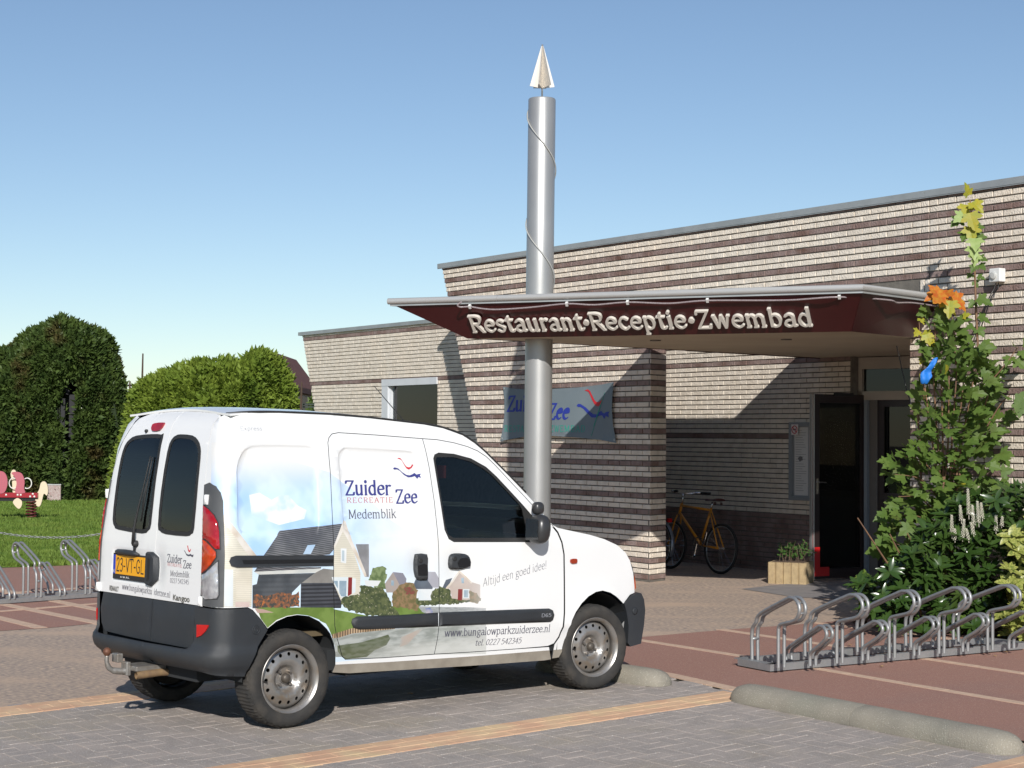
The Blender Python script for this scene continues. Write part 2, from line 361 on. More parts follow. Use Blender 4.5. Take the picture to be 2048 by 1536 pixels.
_g('8', 5.2, c_(2.6, 7, 1.3, 6.4, 1.3, 4.6, 2.6, 3.8, 4, 2.8, 4.1, .9, 2.6, 0, 1.1, .9, 1.2, 2.8, 2.6, 3.8, 3.9, 4.7, 3.9, 6.4, 2.6, 7))
_g('.', 2.2, d_(1.1, .3)); _g('-', 3.4, l_(.7, 2.8, 2.7, 2.8)); _g('!', 2.4, l_(1.2, 7.2, 1.2, 2), d_(1.2, .3)); _g('\u00b7', 3, d_(1.5, 3)); _g(' ', 2.4)
_GC = {}
def _hull(p):
    p = sorted(set(p)); 
    def half(q):
        o = []
        for a in q:
            while len(o) > 1 and (o[-1][0] - o[-2][0]) * (a[1] - o[-2][1]) - (o[-1][1] - o[-2][1]) * (a[0] - o[-2][0]) <= 0: o.pop()
            o.append(a)
        return o[:-1]
    return half(p) + half(p[::-1])
def glyph(ch, pen, thin, ang, serif):
    key = (ch, pen, thin, ang, serif)
    if key in _GC: return _GC[key]
    w, st = G_[ch]
    ca, sa = math.cos(R(ang)), math.sin(R(ang))
    def nib(x, y, a=pen, b=thin, k=8):
        return [(round(x + a / 2 * math.cos(t) * ca - b / 2 * math.sin(t) * sa, 4), round(y + a / 2 * math.cos(t) * sa + b / 2 * math.sin(t) * ca, 4)) for t in (2 * PI * i / k + .2 for i in range(k))]
    polys = []
    for kind, p in st:
        q = [(p[i], p[i + 1]) for i in range(0, len(p), 2)]
        if kind == 'd': polys.append(_hull([(round(q[0][0] + pen * .62 * math.cos(t * PI / 5), 4), round(q[0][1] + pen * .62 * math.sin(t * PI / 5), 4)) for t in range(10)])); continue
        if kind == 's':
            if not serif: continue
            h = serif; (x0, y0), (x1, y1) = q; yy = y0
            polys.append([(x0 - pen * .12, yy - h / 2), (x1 + pen * .12, yy - h / 2), (x1, yy + h / 2), (x0, yy + h / 2)]); continue
        if kind == 'c': q = [(v.x, v.y) for v in smooth_path([(a, b, 0) for a, b in q], 3)]
        for a, b in zip(q[:-1], q[1:]): polys.append(_hull(nib(*a) + nib(*b)))
    if not polys: _GC[key] = (w, None, None); return _GC[key]
    pts = []; faces = []
    for i, pl in enumerate(polys):
        faces.append(list(range(len(pts), len(pts) + len(pl))))
        for a in pl: pts.append(Vector((a[0] + 1e-4 * math.sin(i * 7.1), a[1] + 1e-4 * math.cos(i * 5.3))))
    v, e, f, _, _, of = delaunay_2d_cdt(pts, [], faces, 1, 1e-4)
    V = [(p.x, p.y) for p in v]; F = [tuple(q) for q, src in zip(f, of) if len(src) > 0]
    _GC[key] = (w, V, F); return _GC[key]
def text2d(txt, pen=1.1, thin=.5, ang=12, serif=.4, track=0.0, slant=0.0):
    """flat union of glyphs, unit = 1/7 of a capital's height -> verts, faces, width"""
    V = []; F = []; x = 0
    for ch in txt:
        w, v, f = glyph(ch, pen, thin, ang, serif)
        if v:
            o = len(V); V += [(a + x + slant * b, b) for a, b in v]; F += [tuple(i + o for i in q) for q in f]
        x += w + track
    return V, F, x - track
def text_mesh(name, txt, mt, fn, width=None, cap=None, depth=0.0, **k):
    """fn(u, v, off) places the text; u along, v up (metres); width fixes its length, cap its capital height"""
    V, F, w = text2d(txt, **k)
    sy = (cap or 1) / 7.0; sx = (width / w) if width else sy
    P = [(a * sx, b * sy) for a, b in V]
    v = [fn(a, b, depth) for a, b in P]; f = list(F)
    if depth:
        cnt = {}
        for q in F:
            for i in range(len(q)): cnt[(q[i], q[(i + 1) % len(q)])] = 1
        be = [e for e in cnt if (e[1], e[0]) not in cnt]; mp = {}
        for a, b in be:
            for i in (a, b):
                if i not in mp: mp[i] = len(v); v.append(fn(P[i][0], P[i][1], 0.0))
        for a, b in be: f.append((b, a, mp[a], mp[b]))
    return mesh(name, v, f, mt)
# ---------------------------------------------------------------- ground
E1 = Vector((math.sin(R(45.8)), math.cos(R(45.8)), 0)); E2 = Vector((math.sin(R(146)), math.cos(R(146)), 0))
m_earth = mat('earth', (.10, .075, .05), .95, col2=(.05, .04, .028), scale=3, bump=.6)
m_joint = mat('joint_sand', (.085, .07, .05), .95, col2=(.05, .042, .03), scale=30)
m_paver = mat('grey_concrete_paver', (.38, .325, .285), .85, col2=(.30, .262, .235), scale=5.0, width=.3, bump=.5, bscale=160, speck=(.62, .60, .56), speck_scale=120, col3=(.33, .28, .22), scale3=1.3)
m_yel = mat('buff_paver', (.66, .44, .27), .85, col2=(.58, .35, .22), scale=4.5, width=.2, bump=.4, bscale=160, col3=(.62, .47, .27), scale3=3.1)
m_redpav = mat('red_paving', (.37, .185, .135), .9, col2=(.29, .155, .12), scale=55, width=.5, bump=.6, bscale=180, speck=(.55, .40, .30), speck_scale=170, col3=(.30, .165, .13), scale3=1.1)
m_pale = mat('pale_line_brick', (.60, .43, .30), .9, col2=(.50, .34, .25), scale=30, bump=.3, bscale=150)
m_beige = mat('beige_paving', (.66, .49, .34), .95, col2=(.25, .205, .185), scale=42, mid=.46, width=.30, detail=8, bump=.8, bscale=90, stretch=(.55, 1.6, 1), col3=(.54, .39, .28), scale3=.9)
m_slab = mat('grey_slab', (.26, .235, .22), .9, col2=(.20, .185, .18), scale=6, bump=.3)
m_conc = mat('kerb_concrete', (.30, .27, .215), .9, col2=(.23, .21, .17), scale=4.5, bump=.7, bscale=120, speck=(.46, .43, .36), speck_scale=160, col3=(.25, .24, .19), scale3=2.1)
m_soil = mat('leaf_litter', (.075, .05, .035), .95, col2=(.14, .09, .06), scale=26, bump=.9, bscale=60)

def sheet(name, pts, z, m, kind='structure', sub=None):
    me = mesh(name, [(p[0], p[1], z) for p in pts], [tuple(range(len(pts)))], m)
    bm = bmesh.new(); bm.from_mesh(me)
    for f in bm.faces:
        if f.normal.z < 0: f.normal_flip()
    bmesh.ops.triangulate(bm, faces=bm.faces); bm.to_mesh(me); bm.free()
    return tag(obj(name, me), kind=kind)
sheet('ground', [(-400, -60), (400, -60), (400, 700), (-400, 700)], -.05, m_earth)
LP = Vector((-2.57, 11.38, 0)); LD = Vector((.70, .714, 0)).normalized()       # north edge of the parking bays
RP = Vector((1.13, 12.44, 0)); RD = Vector((.556, -.831, 0)).normalized()      # east edge
def isect(p, d, q, e):
    k = d.x * e.y - d.y * e.x; t = ((q.x - p.x) * e.y - (q.y - p.y) * e.x) / k; return p + d * t
CR = isect(LP, LD, RP, RD)
gray_poly = [LP - LD * 20, CR, RP + RD * 18, Vector((0, -14, 0))]
parking = sheet('parking_paving', gray_poly, -.010, m_joint)
NB = CR + Vector((1.05, .72, 0))
sheet('entrance_plaza', [LP - LD * 20, CR, Vector((1.08, 14.74, 0)), Vector((1.84, 15.32, 0)), Vector((2.51, 15.75, 0)), Vector((3.5, 16.5, 0)), Vector((6, 18, 0)),
       Vector((8, 26, 0)), Vector((2, 36, 0)), Vector((-2.2, 21, 0)), Vector((-2.9, 16.35, 0)), Vector((-3.66, 15.57, 0)), Vector((-3.99, 15.18, 0)), Vector((-4.34, 14.93, 0)), Vector((-21, -2, 0))], 0.0, m_beige)
RB = [CR, Vector((1.08, 14.74, 0)), Vector((1.84, 15.32, 0)), Vector((2.51, 15.75, 0)), Vector((3.5, 16.5, 0)), Vector((6, 18, 0)), Vector((14, 16, 0)), Vector((16, -2, 0)), RP + RD * 18]
sheet('red_paving', RB, .0025, m_redpav)
sheet('play_path', [Vector((-21, -2, 0)), Vector((-4.34, 14.93, 0)), Vector((-3.99, 15.18, 0)), Vector((-3.66, 15.57, 0)), Vector((-2.9, 16.35, 0)), Vector((-2.4, 20, 0)), Vector((-3.4, 23.9, 0)), Vector((-5.2, 22.5, 0)), Vector((-6.32, 21.75, 0)), Vector((-30, 7, 0))], .0025, m_redpav)
sheet('entrance_slab', [(2.55, 19.42), (2.99, 18.45), (3.62, 18.22), (4.4, 18.0), (4.9, 20.6), (3.47, 20.45)], .004, m_slab)
sheet('planting_bed', [(3.62, 17.15), (3.50, 16.6), (3.45, 16.1), (3.8, 15.12), (4.3, 14.62), (5.3, 14.0), (7.6, 12.4), (9, 12), (9, 14), (5.9, 14.05), (3.86, 17.1)], .02, m_soil)

def strip(pts, w, z, m, name, unit=.21, parent=None):
    """a line of bricks one brick wide along pts; every brick is its own small block, joined"""
    b = MB()
    for a, c in zip(pts[:-1], pts[1:]):
        a = Vector((*a[:2], 0)); c = Vector((*c[:2], 0)); d = c - a; n = max(1, int(d.length / unit)); u = d.normalized(); q = Vector((-u.y, u.x, 0))
        for i in range(n):
            p = a + u * (i * d.length / n + .003); e = a + u * ((i + 1) * d.length / n - .003); j = random.uniform(-.0008, .0008)
            t = [p - q * w / 2, e - q * w / 2, e + q * w / 2, p + q * w / 2]
            b.add([(v.x, v.y, z + j) for v in t] + [(v.x, v.y, z - .006) for v in t], [(0, 1, 2, 3), (0, 4, 5, 1), (1, 5, 6, 2), (2, 6, 7, 3), (3, 7, 4, 0)])
    o = b.obj(name, m, parent, fix=False); return tag(o, kind='stuff')
zl = .006
l2d = (Vector((3.27, 11.2, 0)) - Vector((1.05, 14.52, 0)))
tag(strip([(1.05, 14.55), (1.82, 13.45), (2.28, 12.75), (2.79, 11.94), (3.27, 11.2), (5.5, 7.8)], .085, zl, m_pale, 'pale_brick_line'))
strip([(1.83, 15.36), (2.33, 14.62), (3.2, 13.37), (3.69, 12.61), (6, 9.1)], .085, zl, m_pale, 'pale_brick_line')
strip([(2.73, 16.0), (3.52, 14.99), (4.2, 14.0)], .085, zl, m_pale, 'pale_brick_line')
strip([CR - RD * .0 + LD * 0, RP + RD * 0 - Vector((0, 0, 0)), Vector((1.51, 11.74, 0)), Vector((2.70, 9.85, 0)), RP + RD * 8], .11, zl, m_pale, 'pale_brick_line')
# play path lines
for a, c, w in (((-5.9, 18.35), (-3.4, 15.25), .12), ((-6.4, 18.3), (-4.05, 15.15), .12), ((-5.6, 18.95), (-3.5, 16.15), .12), ((-9.4, 11.5), (-3.1, 18.4), .085), ((-9.6, 13.8), (-3.2, 20.6), .085)):
    strip([a, c], w, zl, m_pale, 'pale_brick_line')

# grey herringbone pavers
B_ = .1075
def paver_mesh(name, la, lb, m, jit):
    """block la along E1, lb along E2 with worn edges"""
    g = .0026; c = .0022
    def q(a, b, z): p = E1 * a + E2 * b; return (p.x, p.y, z)
    k = [random.uniform(-.0012, .0012) + jit for _ in range(4)]
    o = [(g, g), (la - g, g), (la - g, lb - g), (g, lb - g)]; i = [(g + c, g + c), (la - g - c, g + c), (la - g - c, lb - g - c), (g + c, lb - g - c)]
    v = [q(*o[j], -.012) for j in range(4)] + [q(*o[j], k[j] - .0035) for j in range(4)] + [q(*i[j], k[j]) for j in range(4)]
    f = []
    for j in range(4):
        n = (j + 1) % 4; f += [(j, 4 + j, 4 + n, n), (4 + j, 8 + j, 8 + n, 4 + n)]
    f.append((8, 11, 10, 9))
    return mesh(name, v, f, m)
def in_view(x, y, m=.35):
    if y < 7: return False
    return abs(x / y) < (1024 / 3500) + m / y and (1.7 * 3500 / y + 868) < 1536 + 60
band = lambda a, d, o0, o1, t0, t1: [a + d * t0 + E2 * o0, a + d * t1 + E2 * o0, a + d * t1 + E2 * o1, a + d * t0 + E2 * o1]
A0 = Vector((-1.52, 8.93, 0)); AD = (Vector((1.36, 11.63, 0)) - A0).normalized()
bands = []                       # (start on upper edge, direction, length)
bands.append((A0 - AD * 3.5, AD, 7.62, 3))
bands.append((LP - LD * 6, LD, 9.80, 3))
bands.append((Vector((2.98, 9.60, 0)) - AD * 2.9, AD, 2.9, 3))
variants = {}
for nm, la, lb in (('H', 2 * B_, B_), ('V', B_, 2 * B_)):
    for k in range(5): variants[(nm, k)] = paver_mesh('paver', la, lb, m_paver, random.uniform(-.0012, .0012))
for k in range(5): variants[('Y', k)] = None
K = []
def gray_in(p):
    d1 = (p - LP).cross(LD).z; d2 = (p - RP).cross(RD).z
    return d1 > .02 and d2 < -.04 if False else (LD.cross(p - LP).z < -.02 and RD.cross(p - RP).z < -.06)
kd = E1.x * E2.y - E1.y * E2.x
ORG = Vector((0, 11, 0))
for i in range(-60, 60):
    for j in range(-60, 60):
        c = (i - j) % 4
        if c == 0: nm, ctr = 'H', (i + 1, j + .5)
        elif c == 3: nm, ctr = 'V', (i + .5, j + 1)
        else: continue
        p = ORG + E1 * (ctr[0] * B_) + E2 * (ctr[1] * B_)
        if not gray_in(p) or not in_view(p.x, p.y): continue
        inside = False
        for a, d, ln, rows in bands:
            q = p - a; k2 = (d.x * E2.y - d.y * E2.x); t = (q.x * E2.y - q.y * E2.x) / k2; o = (d.x * q.y - d.y * q.x) / k2
            if .07 < t < ln - .07 and .085 < o < rows * B_ - .085: inside = True
        if inside: continue
        K.append(((nm, random.randrange(5)), ORG + E1 * (i * B_) + E2 * (j * B_), p))
ymesh = {}
for bi, (a, d, ln, rows) in enumerate(bands):
    sv1, sv2 = E1, E2
    for k in range(4):
        E1 = d; ymesh[(bi, k)] = paver_mesh('paver', 2 * B_, B_, m_yel, .0048 + random.uniform(-.0008, .0008))
    E1 = sv1
    for r in range(rows):
        t = (-B_ if r % 2 else 0)
        while t + 2 * B_ < ln + .02:
            if t >= -.01:
                p = a + d * (t + B_) + E2 * ((r + .5) * B_)
                if in_view(p.x, p.y): K.append(((bi, random.randrange(4)), a + d * t + E2 * (r * B_), p))
            t += 2 * B_
def under_van(p):
    x = (p - VO).dot(Vector((math.sin(VA), math.cos(VA), 0))); y = (p - VO).dot(VL); return -.35 < x < 2.7 and -.66 < y < .7
K.sort(key=lambda k: (under_van(k[2]), k[2].y))
allm = dict(variants); allm.update(ymesh)
for key, at, p in K[:300]:
    obj('paver', allm[key], parking, loc=at)
rest = MB(); rest2 = MB()
for key, at, p in K[300:]:
    me = allm[key]; tgt = rest2 if key in ymesh else rest
    dz = random.uniform(-.001, .001)
    tgt.add([(v.co.x + at.x, v.co.y + at.y, v.co.z + (dz if v.co.z > -.01 else 0)) for v in me.vertices], [tuple(q.vertices) for q in me.polygons])
tag(rest.obj('paver_field', m_paver, parking, fix=False), kind='stuff'); tag(rest2.obj('buff_paver_field', m_yel, parking, fix=False), kind='stuff')

# wheel stops: half round concrete
def wheel_stop(name, a, b, w, h, n, label):
    a = Vector(a); b = Vector(b); d = b - a; Ln = d.length; u = d.normalized(); q = Vector((-u.y, u.x, 0))
    t = thing(name, label, 'wheel stop', a)
    prof = [(-.5, 0), (-.5, .35), (-.42, .68), (-.27, .90), (0, 1.0), (.27, .90), (.42, .68), (.5, .35), (.5, 0)]
    for s in range(n):
        mb = MB(); x0 = s * Ln / n + (.002 if s else 0); x1 = (s + 1) * Ln / n - (.002 if s < n - 1 else 0)
        st = []
        if s == 0: st += [(x0 + .0, .25), (x0 + .02, .62), (x0 + .06, .85), (x0 + .12, .97)]
        else: st += [(x0, .985), (x0 + .006, 1)]
        k = int((x1 - x0) / .12)
        st += [(x0 + .2 + (x1 - x0 - .4) * i / k, 1 + .008 * math.sin(i * 1.7 + s)) for i in range(k + 1)]
        if s == n - 1: st += [(x1 - .12, .97), (x1 - .06, .85), (x1 - .02, .62), (x1, .25)]
        else: st += [(x1 - .006, 1), (x1, .985)]
        v = []
        for x, f in st:
            for (yy, zz) in prof: 
                p = u * x + q * (yy * w * (f if f < .98 else 1)) ; v.append((p.x, p.y, zz * h * f))
        m = len(prof); F = []
        for i in range(len(st) - 1):
            for j in range(m - 1): F.append((i * m + j, (i + 1) * m + j, (i + 1) * m + j + 1, i * m + j + 1))
        F.append(tuple(range(m))); F.append(tuple((len(st) - 1) * m + j for j in range(m - 1, -1, -1)))
        mb.add(v, F); mb.obj('concrete_segment', m_conc, t, smooth=True, sharp=50)
    return t
wheel_stop('wheel_stop', (1.47, 11.36, 0), (2.72, 9.42, 0), .25, .115, 2, 'long pale concrete wheel stop made of two segments, right foreground')
wheel_stop('wheel_stop', (.22, 12.77, 0), (1.06, 11.90, 0), .24, .11, 1, 'short concrete wheel stop against the front tyre of the van')

# lawn: blades of grass, joined
m_grass = mat('grass_blade', (.085, .15, .018), .7, col2=(.15, .21, .035), scale=1.6, width=.4, col3=(.055, .105, .012), scale3=5, spec=.3)
sheet('lawn_soil', [(-6.32, 21.75), (-5.2, 22.5), (-3.4, 23.9), (-1.5, 30), (-3, 48), (-60, 48), (-60, -10)], .004, mat('lawn_base', (.06, .105, .016), .95, col2=(.085, .13, .022), scale=2))
rng = np.random.default_rng(3)
nb = 60000
yy = 21.9 + 23 * rng.random(nb) ** 1.5; xx = -(yy * .215) - rng.random(nb) * (yy * .10)
ok = (xx > -6.32 - (21.75 - yy) * 0) | True
edge = 21.75 + (xx + 6.32) * .67
ok = yy > edge + .02
xx = xx[ok]; yy = yy[ok]; nb = len(xx)
hh = .045 + .035 * rng.random(nb); ww = .010 + .012 * rng.random(nb); an = rng.random(nb) * PI; le = rng.normal(0, .025, (nb, 2))
V = np.empty((nb, 3, 3)); dx = np.cos(an) * ww; dy = np.sin(an) * ww
V[:, 0] = np.stack([xx - dx, yy - dy, np.zeros(nb)], 1); V[:, 1] = np.stack([xx + dx, yy + dy, np.zeros(nb)], 1); V[:, 2] = np.stack([xx + le[:, 0], yy + le[:, 1], hh], 1)
def np_mesh(name, V, F, m, smooth=False):
    me = bpy.data.meshes.new(name); V = np.asarray(V, np.float32).reshape(-1, 3); F = np.asarray(F, np.int32); k = F.shape[1]
    me.vertices.add(len(V)); me.vertices.foreach_set('co', V.ravel()); me.loops.add(F.size); me.loops.foreach_set('vertex_index', F.ravel())
    me.polygons.add(len(F)); me.polygons.foreach_set('loop_start', np.arange(0, F.size, k, dtype=np.int32)); me.polygons.foreach_set('loop_total', np.full(len(F), k, np.int32))
    me.update(calc_edges=True); me.validate(); 
    for q in (m if isinstance(m, list) else [m]): me.materials.append(q)
    return me
tag(obj('grass', np_mesh('grass', V, np.arange(nb * 3).reshape(-1, 3), m_grass)), 'short green lawn behind the brick path at left', 'grass', kind='stuff')
# weeds along the lawn edge
# ---------------------------------------------------------------- brick buildings
HC = .0624; PT = .2222
m_bl = mat('light_brick', (.76, .68, .575), .9, col2=(.65, .57, .47), scale=9, width=.3, detail=6, bump=1.0, bscale=55, col3=(.76, .66, .54), scale3=2.2)
m_bd = mat('brown_brick', (.21, .135, .115), .85, col2=(.29, .22, .20), scale=7, width=.3, detail=6, bump=1.0, bscale=55, col3=(.13, .07, .05), scale3=3.5)
m_mort = mat('grey_mortar', (.17, .152, .128), .95, col2=(.12, .108, .092), scale=14, bump=.4)
m_alu = mat('zinc_coping', (.40, .42, .42), .45, metal=.35, col2=(.33, .35, .35), scale=4)
m_white = mat('white_frame_paint', (.74, .74, .72), .45, col2=(.66, .66, .64), scale=3)
m_black = mat('black_paint', (.012, .011, .011), .35)
m_brownframe = mat('dark_brown_frame', (.022, .012, .011), .35)
m_glass = glass_mat('window_glass', (.80, .88, .86))
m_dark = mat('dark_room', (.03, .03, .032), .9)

def brick_mesh(name, L_, H_, m, seed, d=.012):
    """front at y=0 facing -y, depth d, x 0..L_, z 0..H_, edges slightly uneven"""
    r = random.Random(seed); c = .003; j = lambda a: r.uniform(-a, a)
    o = [(0, 0), (L_, 0), (L_, H_), (0, H_)]; i = [(c, c), (L_ - c, c), (L_ - c, H_ - c), (c, H_ - c)]
    o = [(x + j(.0022), z + j(.0014)) for x, z in o]
    v = [(x, d, z) for x, z in o] + [(x, .0025 + j(.001), z) for x, z in o] + [(x + j(.001), j(.0022), z + j(.001)) for x, z in i]
    f = [(k, (k + 1) % 4, 4 + (k + 1) % 4, 4 + k) for k in range(4)] + [(4 + k, 4 + (k + 1) % 4, 8 + (k + 1) % 4, 8 + k) for k in range(4)] + [(8, 9, 10, 11)]
    return mesh(name, v, f, m)
BM = {(dk, k): brick_mesh('brick', PT - .0125, HC - .0125, m_bd if dk else m_bl, 100 + k + 20 * dk) for dk in (0, 1) for k in range(6)}

class Wall:
    def __init__(s, parent, name='brick'): s.p = parent; s.name = name; s.b = []
    def lay(s, s0, s1, ztop, n, dark, M=Matrix(), cuts=(), phase=0.0, y=0.0, zmin=0.0):
        for k in range(n):
            zt = ztop - k * HC; zb = zt - HC + .0125
            if zb < zmin - .03: break
            a = s0(zt) if callable(s0) else s0; b = s1(zt) if callable(s1) else s1
            if callable(s0): a = s0(zt - HC)
            iv = [(a, b)]
            for (c0, c1, z0, z1) in cuts:
                if z0 < (zt + zb) / 2 < z1:
                    nv = []
                    for (p, q) in iv:
                        if c1 <= p or c0 >= q: nv.append((p, q)); continue
                        if c0 > p: nv.append((p, c0))
                        if c1 < q: nv.append((c1, q))
                    iv = nv
            off = phase + (0 if k % 2 == 1 else .5)
            for (p, q) in iv:
                x = (math.floor(p / PT - off) + off) * PT
                while x < q:
                    x0 = max(x, p); x1 = min(x + PT, q)
                    if x1 - x0 > .035: s.b.append((x0, x1 - .0125, zb, zt, bool(dark(k, zt)), M, y))
                    x += PT
    def build(s, nobj=300, loc_eye=None, scorer=None):
        P = s.p; root = s.p
        def centre(b): return b[5] @ Vector(((b[0] + b[1]) / 2, b[6], (b[2] + b[3]) / 2))
        s.b.sort(key=lambda b: scorer(centre(b), b))
        mb = MB()
        for i, b in enumerate(s.b):
            full = abs((b[1] - b[0]) - (PT - .0125)) < .004; k = random.randrange(6)
            Tm = b[5] @ Matrix.Translation((b[0], b[6] + random.uniform(-.0015, .0015), b[2]))
            if i < nobj:
                if full: me = BM[(int(b[4]), k)]
                else: me = brick_mesh('brick', b[1] - b[0], b[3] - b[2], m_bd if b[4] else m_bl, i)
                o = obj(s.name, me, P); o.matrix_local = Tm
            else:
                me = BM[(int(b[4]), k)]; sx = (b[1] - b[0]) / (PT - .0125)
                c = [Tm @ Vector((v.co.x * sx, v.co.y, v.co.z)) for v in me.vertices]
                mb.add(c, [tuple(q.vertices) for q in me.polygons], int(b[4]))
        if mb.f: tag(mb.obj('brickwork', [m_bl, m_bd], P, fix=False), kind='stuff')

building = thing('brick_building', 'flat-roofed building of pale brick with brown brick bands behind the canopy', 'building', P0, FROT)
binv = Matrix.LocRotScale(P0, Matrix.Rotation(FROT, 3, 'Z'), None).inverted()
def BL(p): return binv @ Vector(p)
eye = BL((0, 0, 1.7))
# main wall: parapet screen over the porch
ZT = 4.0124
left = lambda z: -3.58 + (4.046 - z) * .394
SR = 9.0
core_out = [(left(3.99) + .012, 3.995), (left(0) + .012, 0), (1.0, 0), (1.0, 3.0), (5.196, 3.0), (5.196, 0), (SR, 0), (SR, 3.995)]
fw = lambda u, v, o: (u, .0105 - o, v)
wall = shell_obj('screen_wall', m_mort, building, core_out[::-1] if False else core_out, fw, th=.30, back=True, smooth=False)
W1 = Wall(wall)
dark3 = lambda k, z: k % 3 == 0
W1.lay(left, 5.4400, ZT, 65, dark3, cuts=[(1.142, 5.186, -1, 2.90), (1.142, 5.44, 2.90, 3.20)])
W1.lay(5.4440, SR, ZT, 65, dark3)
# lintel of bricks on end
for i in range(68):
    x = 1.2 + i * .0624
    if x > 5.40: break
    s_ = x; W1.b.append((x, x + .052, 3.0, 3.0 + .196, False, Matrix(), -.001))
def score_main(c, b):
    # large in the picture = near the eye and in frame; hidden ones last
    d = (c - eye).length; s = c.x; z = c.z
    hid = (1.5 < s < 5.6 and 2.6 < z < 3.02) or (s > 6.9) or (s > 5.3 and z < 1.5) or (s < -1.2 and z < 1.5) or (s < .9 and z < .8)
    return d + (50 if hid else 0)
W1.build(300, scorer=score_main)
# splayed pier left of the porch
end0 = BL((1.603, 20.215, 0)); ang = math.atan2(1, 1)
dirw = Vector((math.sin(R(36)), math.cos(R(36)), 0)); dl = (binv.to_3x3() @ dirw); rz = math.atan2(dl.y, dl.x)
MP = Matrix.Translation((end0.x, end0.y, 0)) @ Matrix.Rotation(rz, 4, 'Z')
pm = MB(); e1_ = MP @ Vector((.008, .0105, 0)); e2_ = MP @ Vector((.36, .0105, 0)); pm.prism([(.998, .0105), (e1_.x, e1_.y), (e2_.x, e2_.y), (.86, e2_.y), (.86, .3)], 0, 3.0, lambda u, v, h: (u, v, h))
pier = pm.obj('splayed_pier', m_mort, building)
W2 = Wall(pier); W2.lay(0.002, .36, ZT, 65, dark3, M=MP, phase=.25, cuts=[(-1, 2, 2.95, 9)]); W2.build(110, scorer=lambda c, b: (0 if c.z < 2.66 else 9) + (c.z * .01))
# back wall of the porch
yb = 2.4
pcore = MB(); pcore.box((-2.3, yb + .0105, 0), (1.94, yb + .30, 3.12)); porch = pcore.obj('porch_wall', m_mort, building)
ZP = 2.655 + HC * 7
def pdark(k, z): return z < .775 or k in (7, 22)
W3 = Wall(porch); W3.lay(-2.28, 1.93, ZP, 60, pdark, y=yb, phase=.30)
W3.build(300, scorer=lambda c, b: (0 if (-1.9 < c.x and .75 < c.z < 2.75) else 50) - c.x * .05)
# copings
cop = [(-3.62, -1.58), (-1.577, .90), (.903, 3.37), (3.373, 5.40), (5.403, 7.30), (7.303, 9.1)]
for a, b in cop:
    mb = MB(); mb.box((a, -.028, 3.986), (b, .33, 4.048)); mb.box((a, -.024, 3.975), (b, -.020, 3.986)); o = mb.obj('coping', m_alu, building)
mb = MB(); mb.box((-2.3, yb - .02, 3.12), (1.94, 5, 3.17)); mb.obj('coping', m_alu, building)
mb = MB(); mb.box((-2.3, yb + .31, 0), (1.9, 9, 3.11)); mb.obj('rear_building_mass', m_mort, building)
# galvanised plate on the wall beside the canopy
mb = MB(); mb.box((5.14, -.022, 2.985), (5.82, -.006, 3.075)); mb.obj('steel_fixing_plate', mat('galvanised_rough', (.30, .33, .35), .55, metal=.4, col2=(.2, .22, .24), scale=30), building)

# ---------------------------------------------------------------- left wing
wing = thing('brick_wing', 'lower pale brick wing with one window, left of the striped building', 'building', P0, FROT)
yw = 1.0
wl = lambda z: -9.828 + (3.416 - z) * .372
WX0, WX1, WZ0, WZ1 = -6.98, -5.30, .95, 2.55
wcore = [(wl(3.36) + .012, 3.36), (wl(0) + .012, 0), (-2.35, 0), (-2.35, 3.36)]
wwall = shell_obj('wing_wall', m_mort, wing, wcore, lambda u, v, o: (u, yw + .0105 - o, v), th=.30, back=True, smooth=False, holes=[[(WX0, WZ0), (WX1, WZ0), (WX1, WZ1 - .004), (WX0, WZ1 - .004)]])
W4 = Wall(wwall); _hc, _pt = HC, PT; HC, PT = .0589, .2095; W4.lay(wl, -2.34, 3.3735, 56, lambda k, z: k in (1, 14), cuts=[(WX0, WX1, WZ0, 2.505)], y=yw)
W4.build(300, scorer=lambda c, b: (0 if (c.x < -4.7 and c.z > 1.95) else 50) - c.x * .01 + (2 if c.z > 3.34 else 0)); HC, PT = _hc, _pt
for i in range(5):
    a = -9.90 + i * 1.6; mb = MB(); mb.box((a + (.003 if i else 0), yw - .03, 3.362), (min(a + 1.6, -2.3), yw + .32, 3.420)); mb.obj('coping', m_alu, wing)
mb = MB(); mb.box((-9.2, yw + .31, 2.70), (-2.3, 7, 3.3)); mb.box((-8.5, yw + .31, 0), (-7.4, 5, 2.70)); mb.box((-4.8, yw + .31, 0), (-2.3, 5, 2.70)); mb.box((-7.4, 4.0, 0), (-4.8, 4.1, 2.70)); mb.obj('wing_mass', mat('room_wall', (.20, .19, .17), .9), wing)
win = node('window', wing)
mb = MB(); mb.box((WX0, yw - .02, 2.44), (WX1, yw + .10, 2.545)); mb.box((WX0, yw - .015, WZ0), (WX0 + .19, yw + .10, 2.44)); mb.box((WX0 + .19, yw + .02, WZ0), (WX0 + .215, yw + .10, 2.44)); mb.box((WX1 - .03, yw + .03, WZ0), (WX1, yw + .10, 2.44)); mb.box((WX0, yw - .06, WZ0 - .05), (WX1, yw + .1, WZ0))
mb.obj('window_frame', mat('pale_window_frame', (.62, .64, .66), .4, col2=(.56, .58, .60), scale=4), win)
mb = MB(); mb.box((WX0 + .2, yw + .072, WZ0), (WX1 - .02, yw + .078, 2.44)); mb.obj('pane', m_glass, win)
m_cur = mat('curtain', (.62, .66, .60), .9, col2=(.48, .53, .48), scale=6)
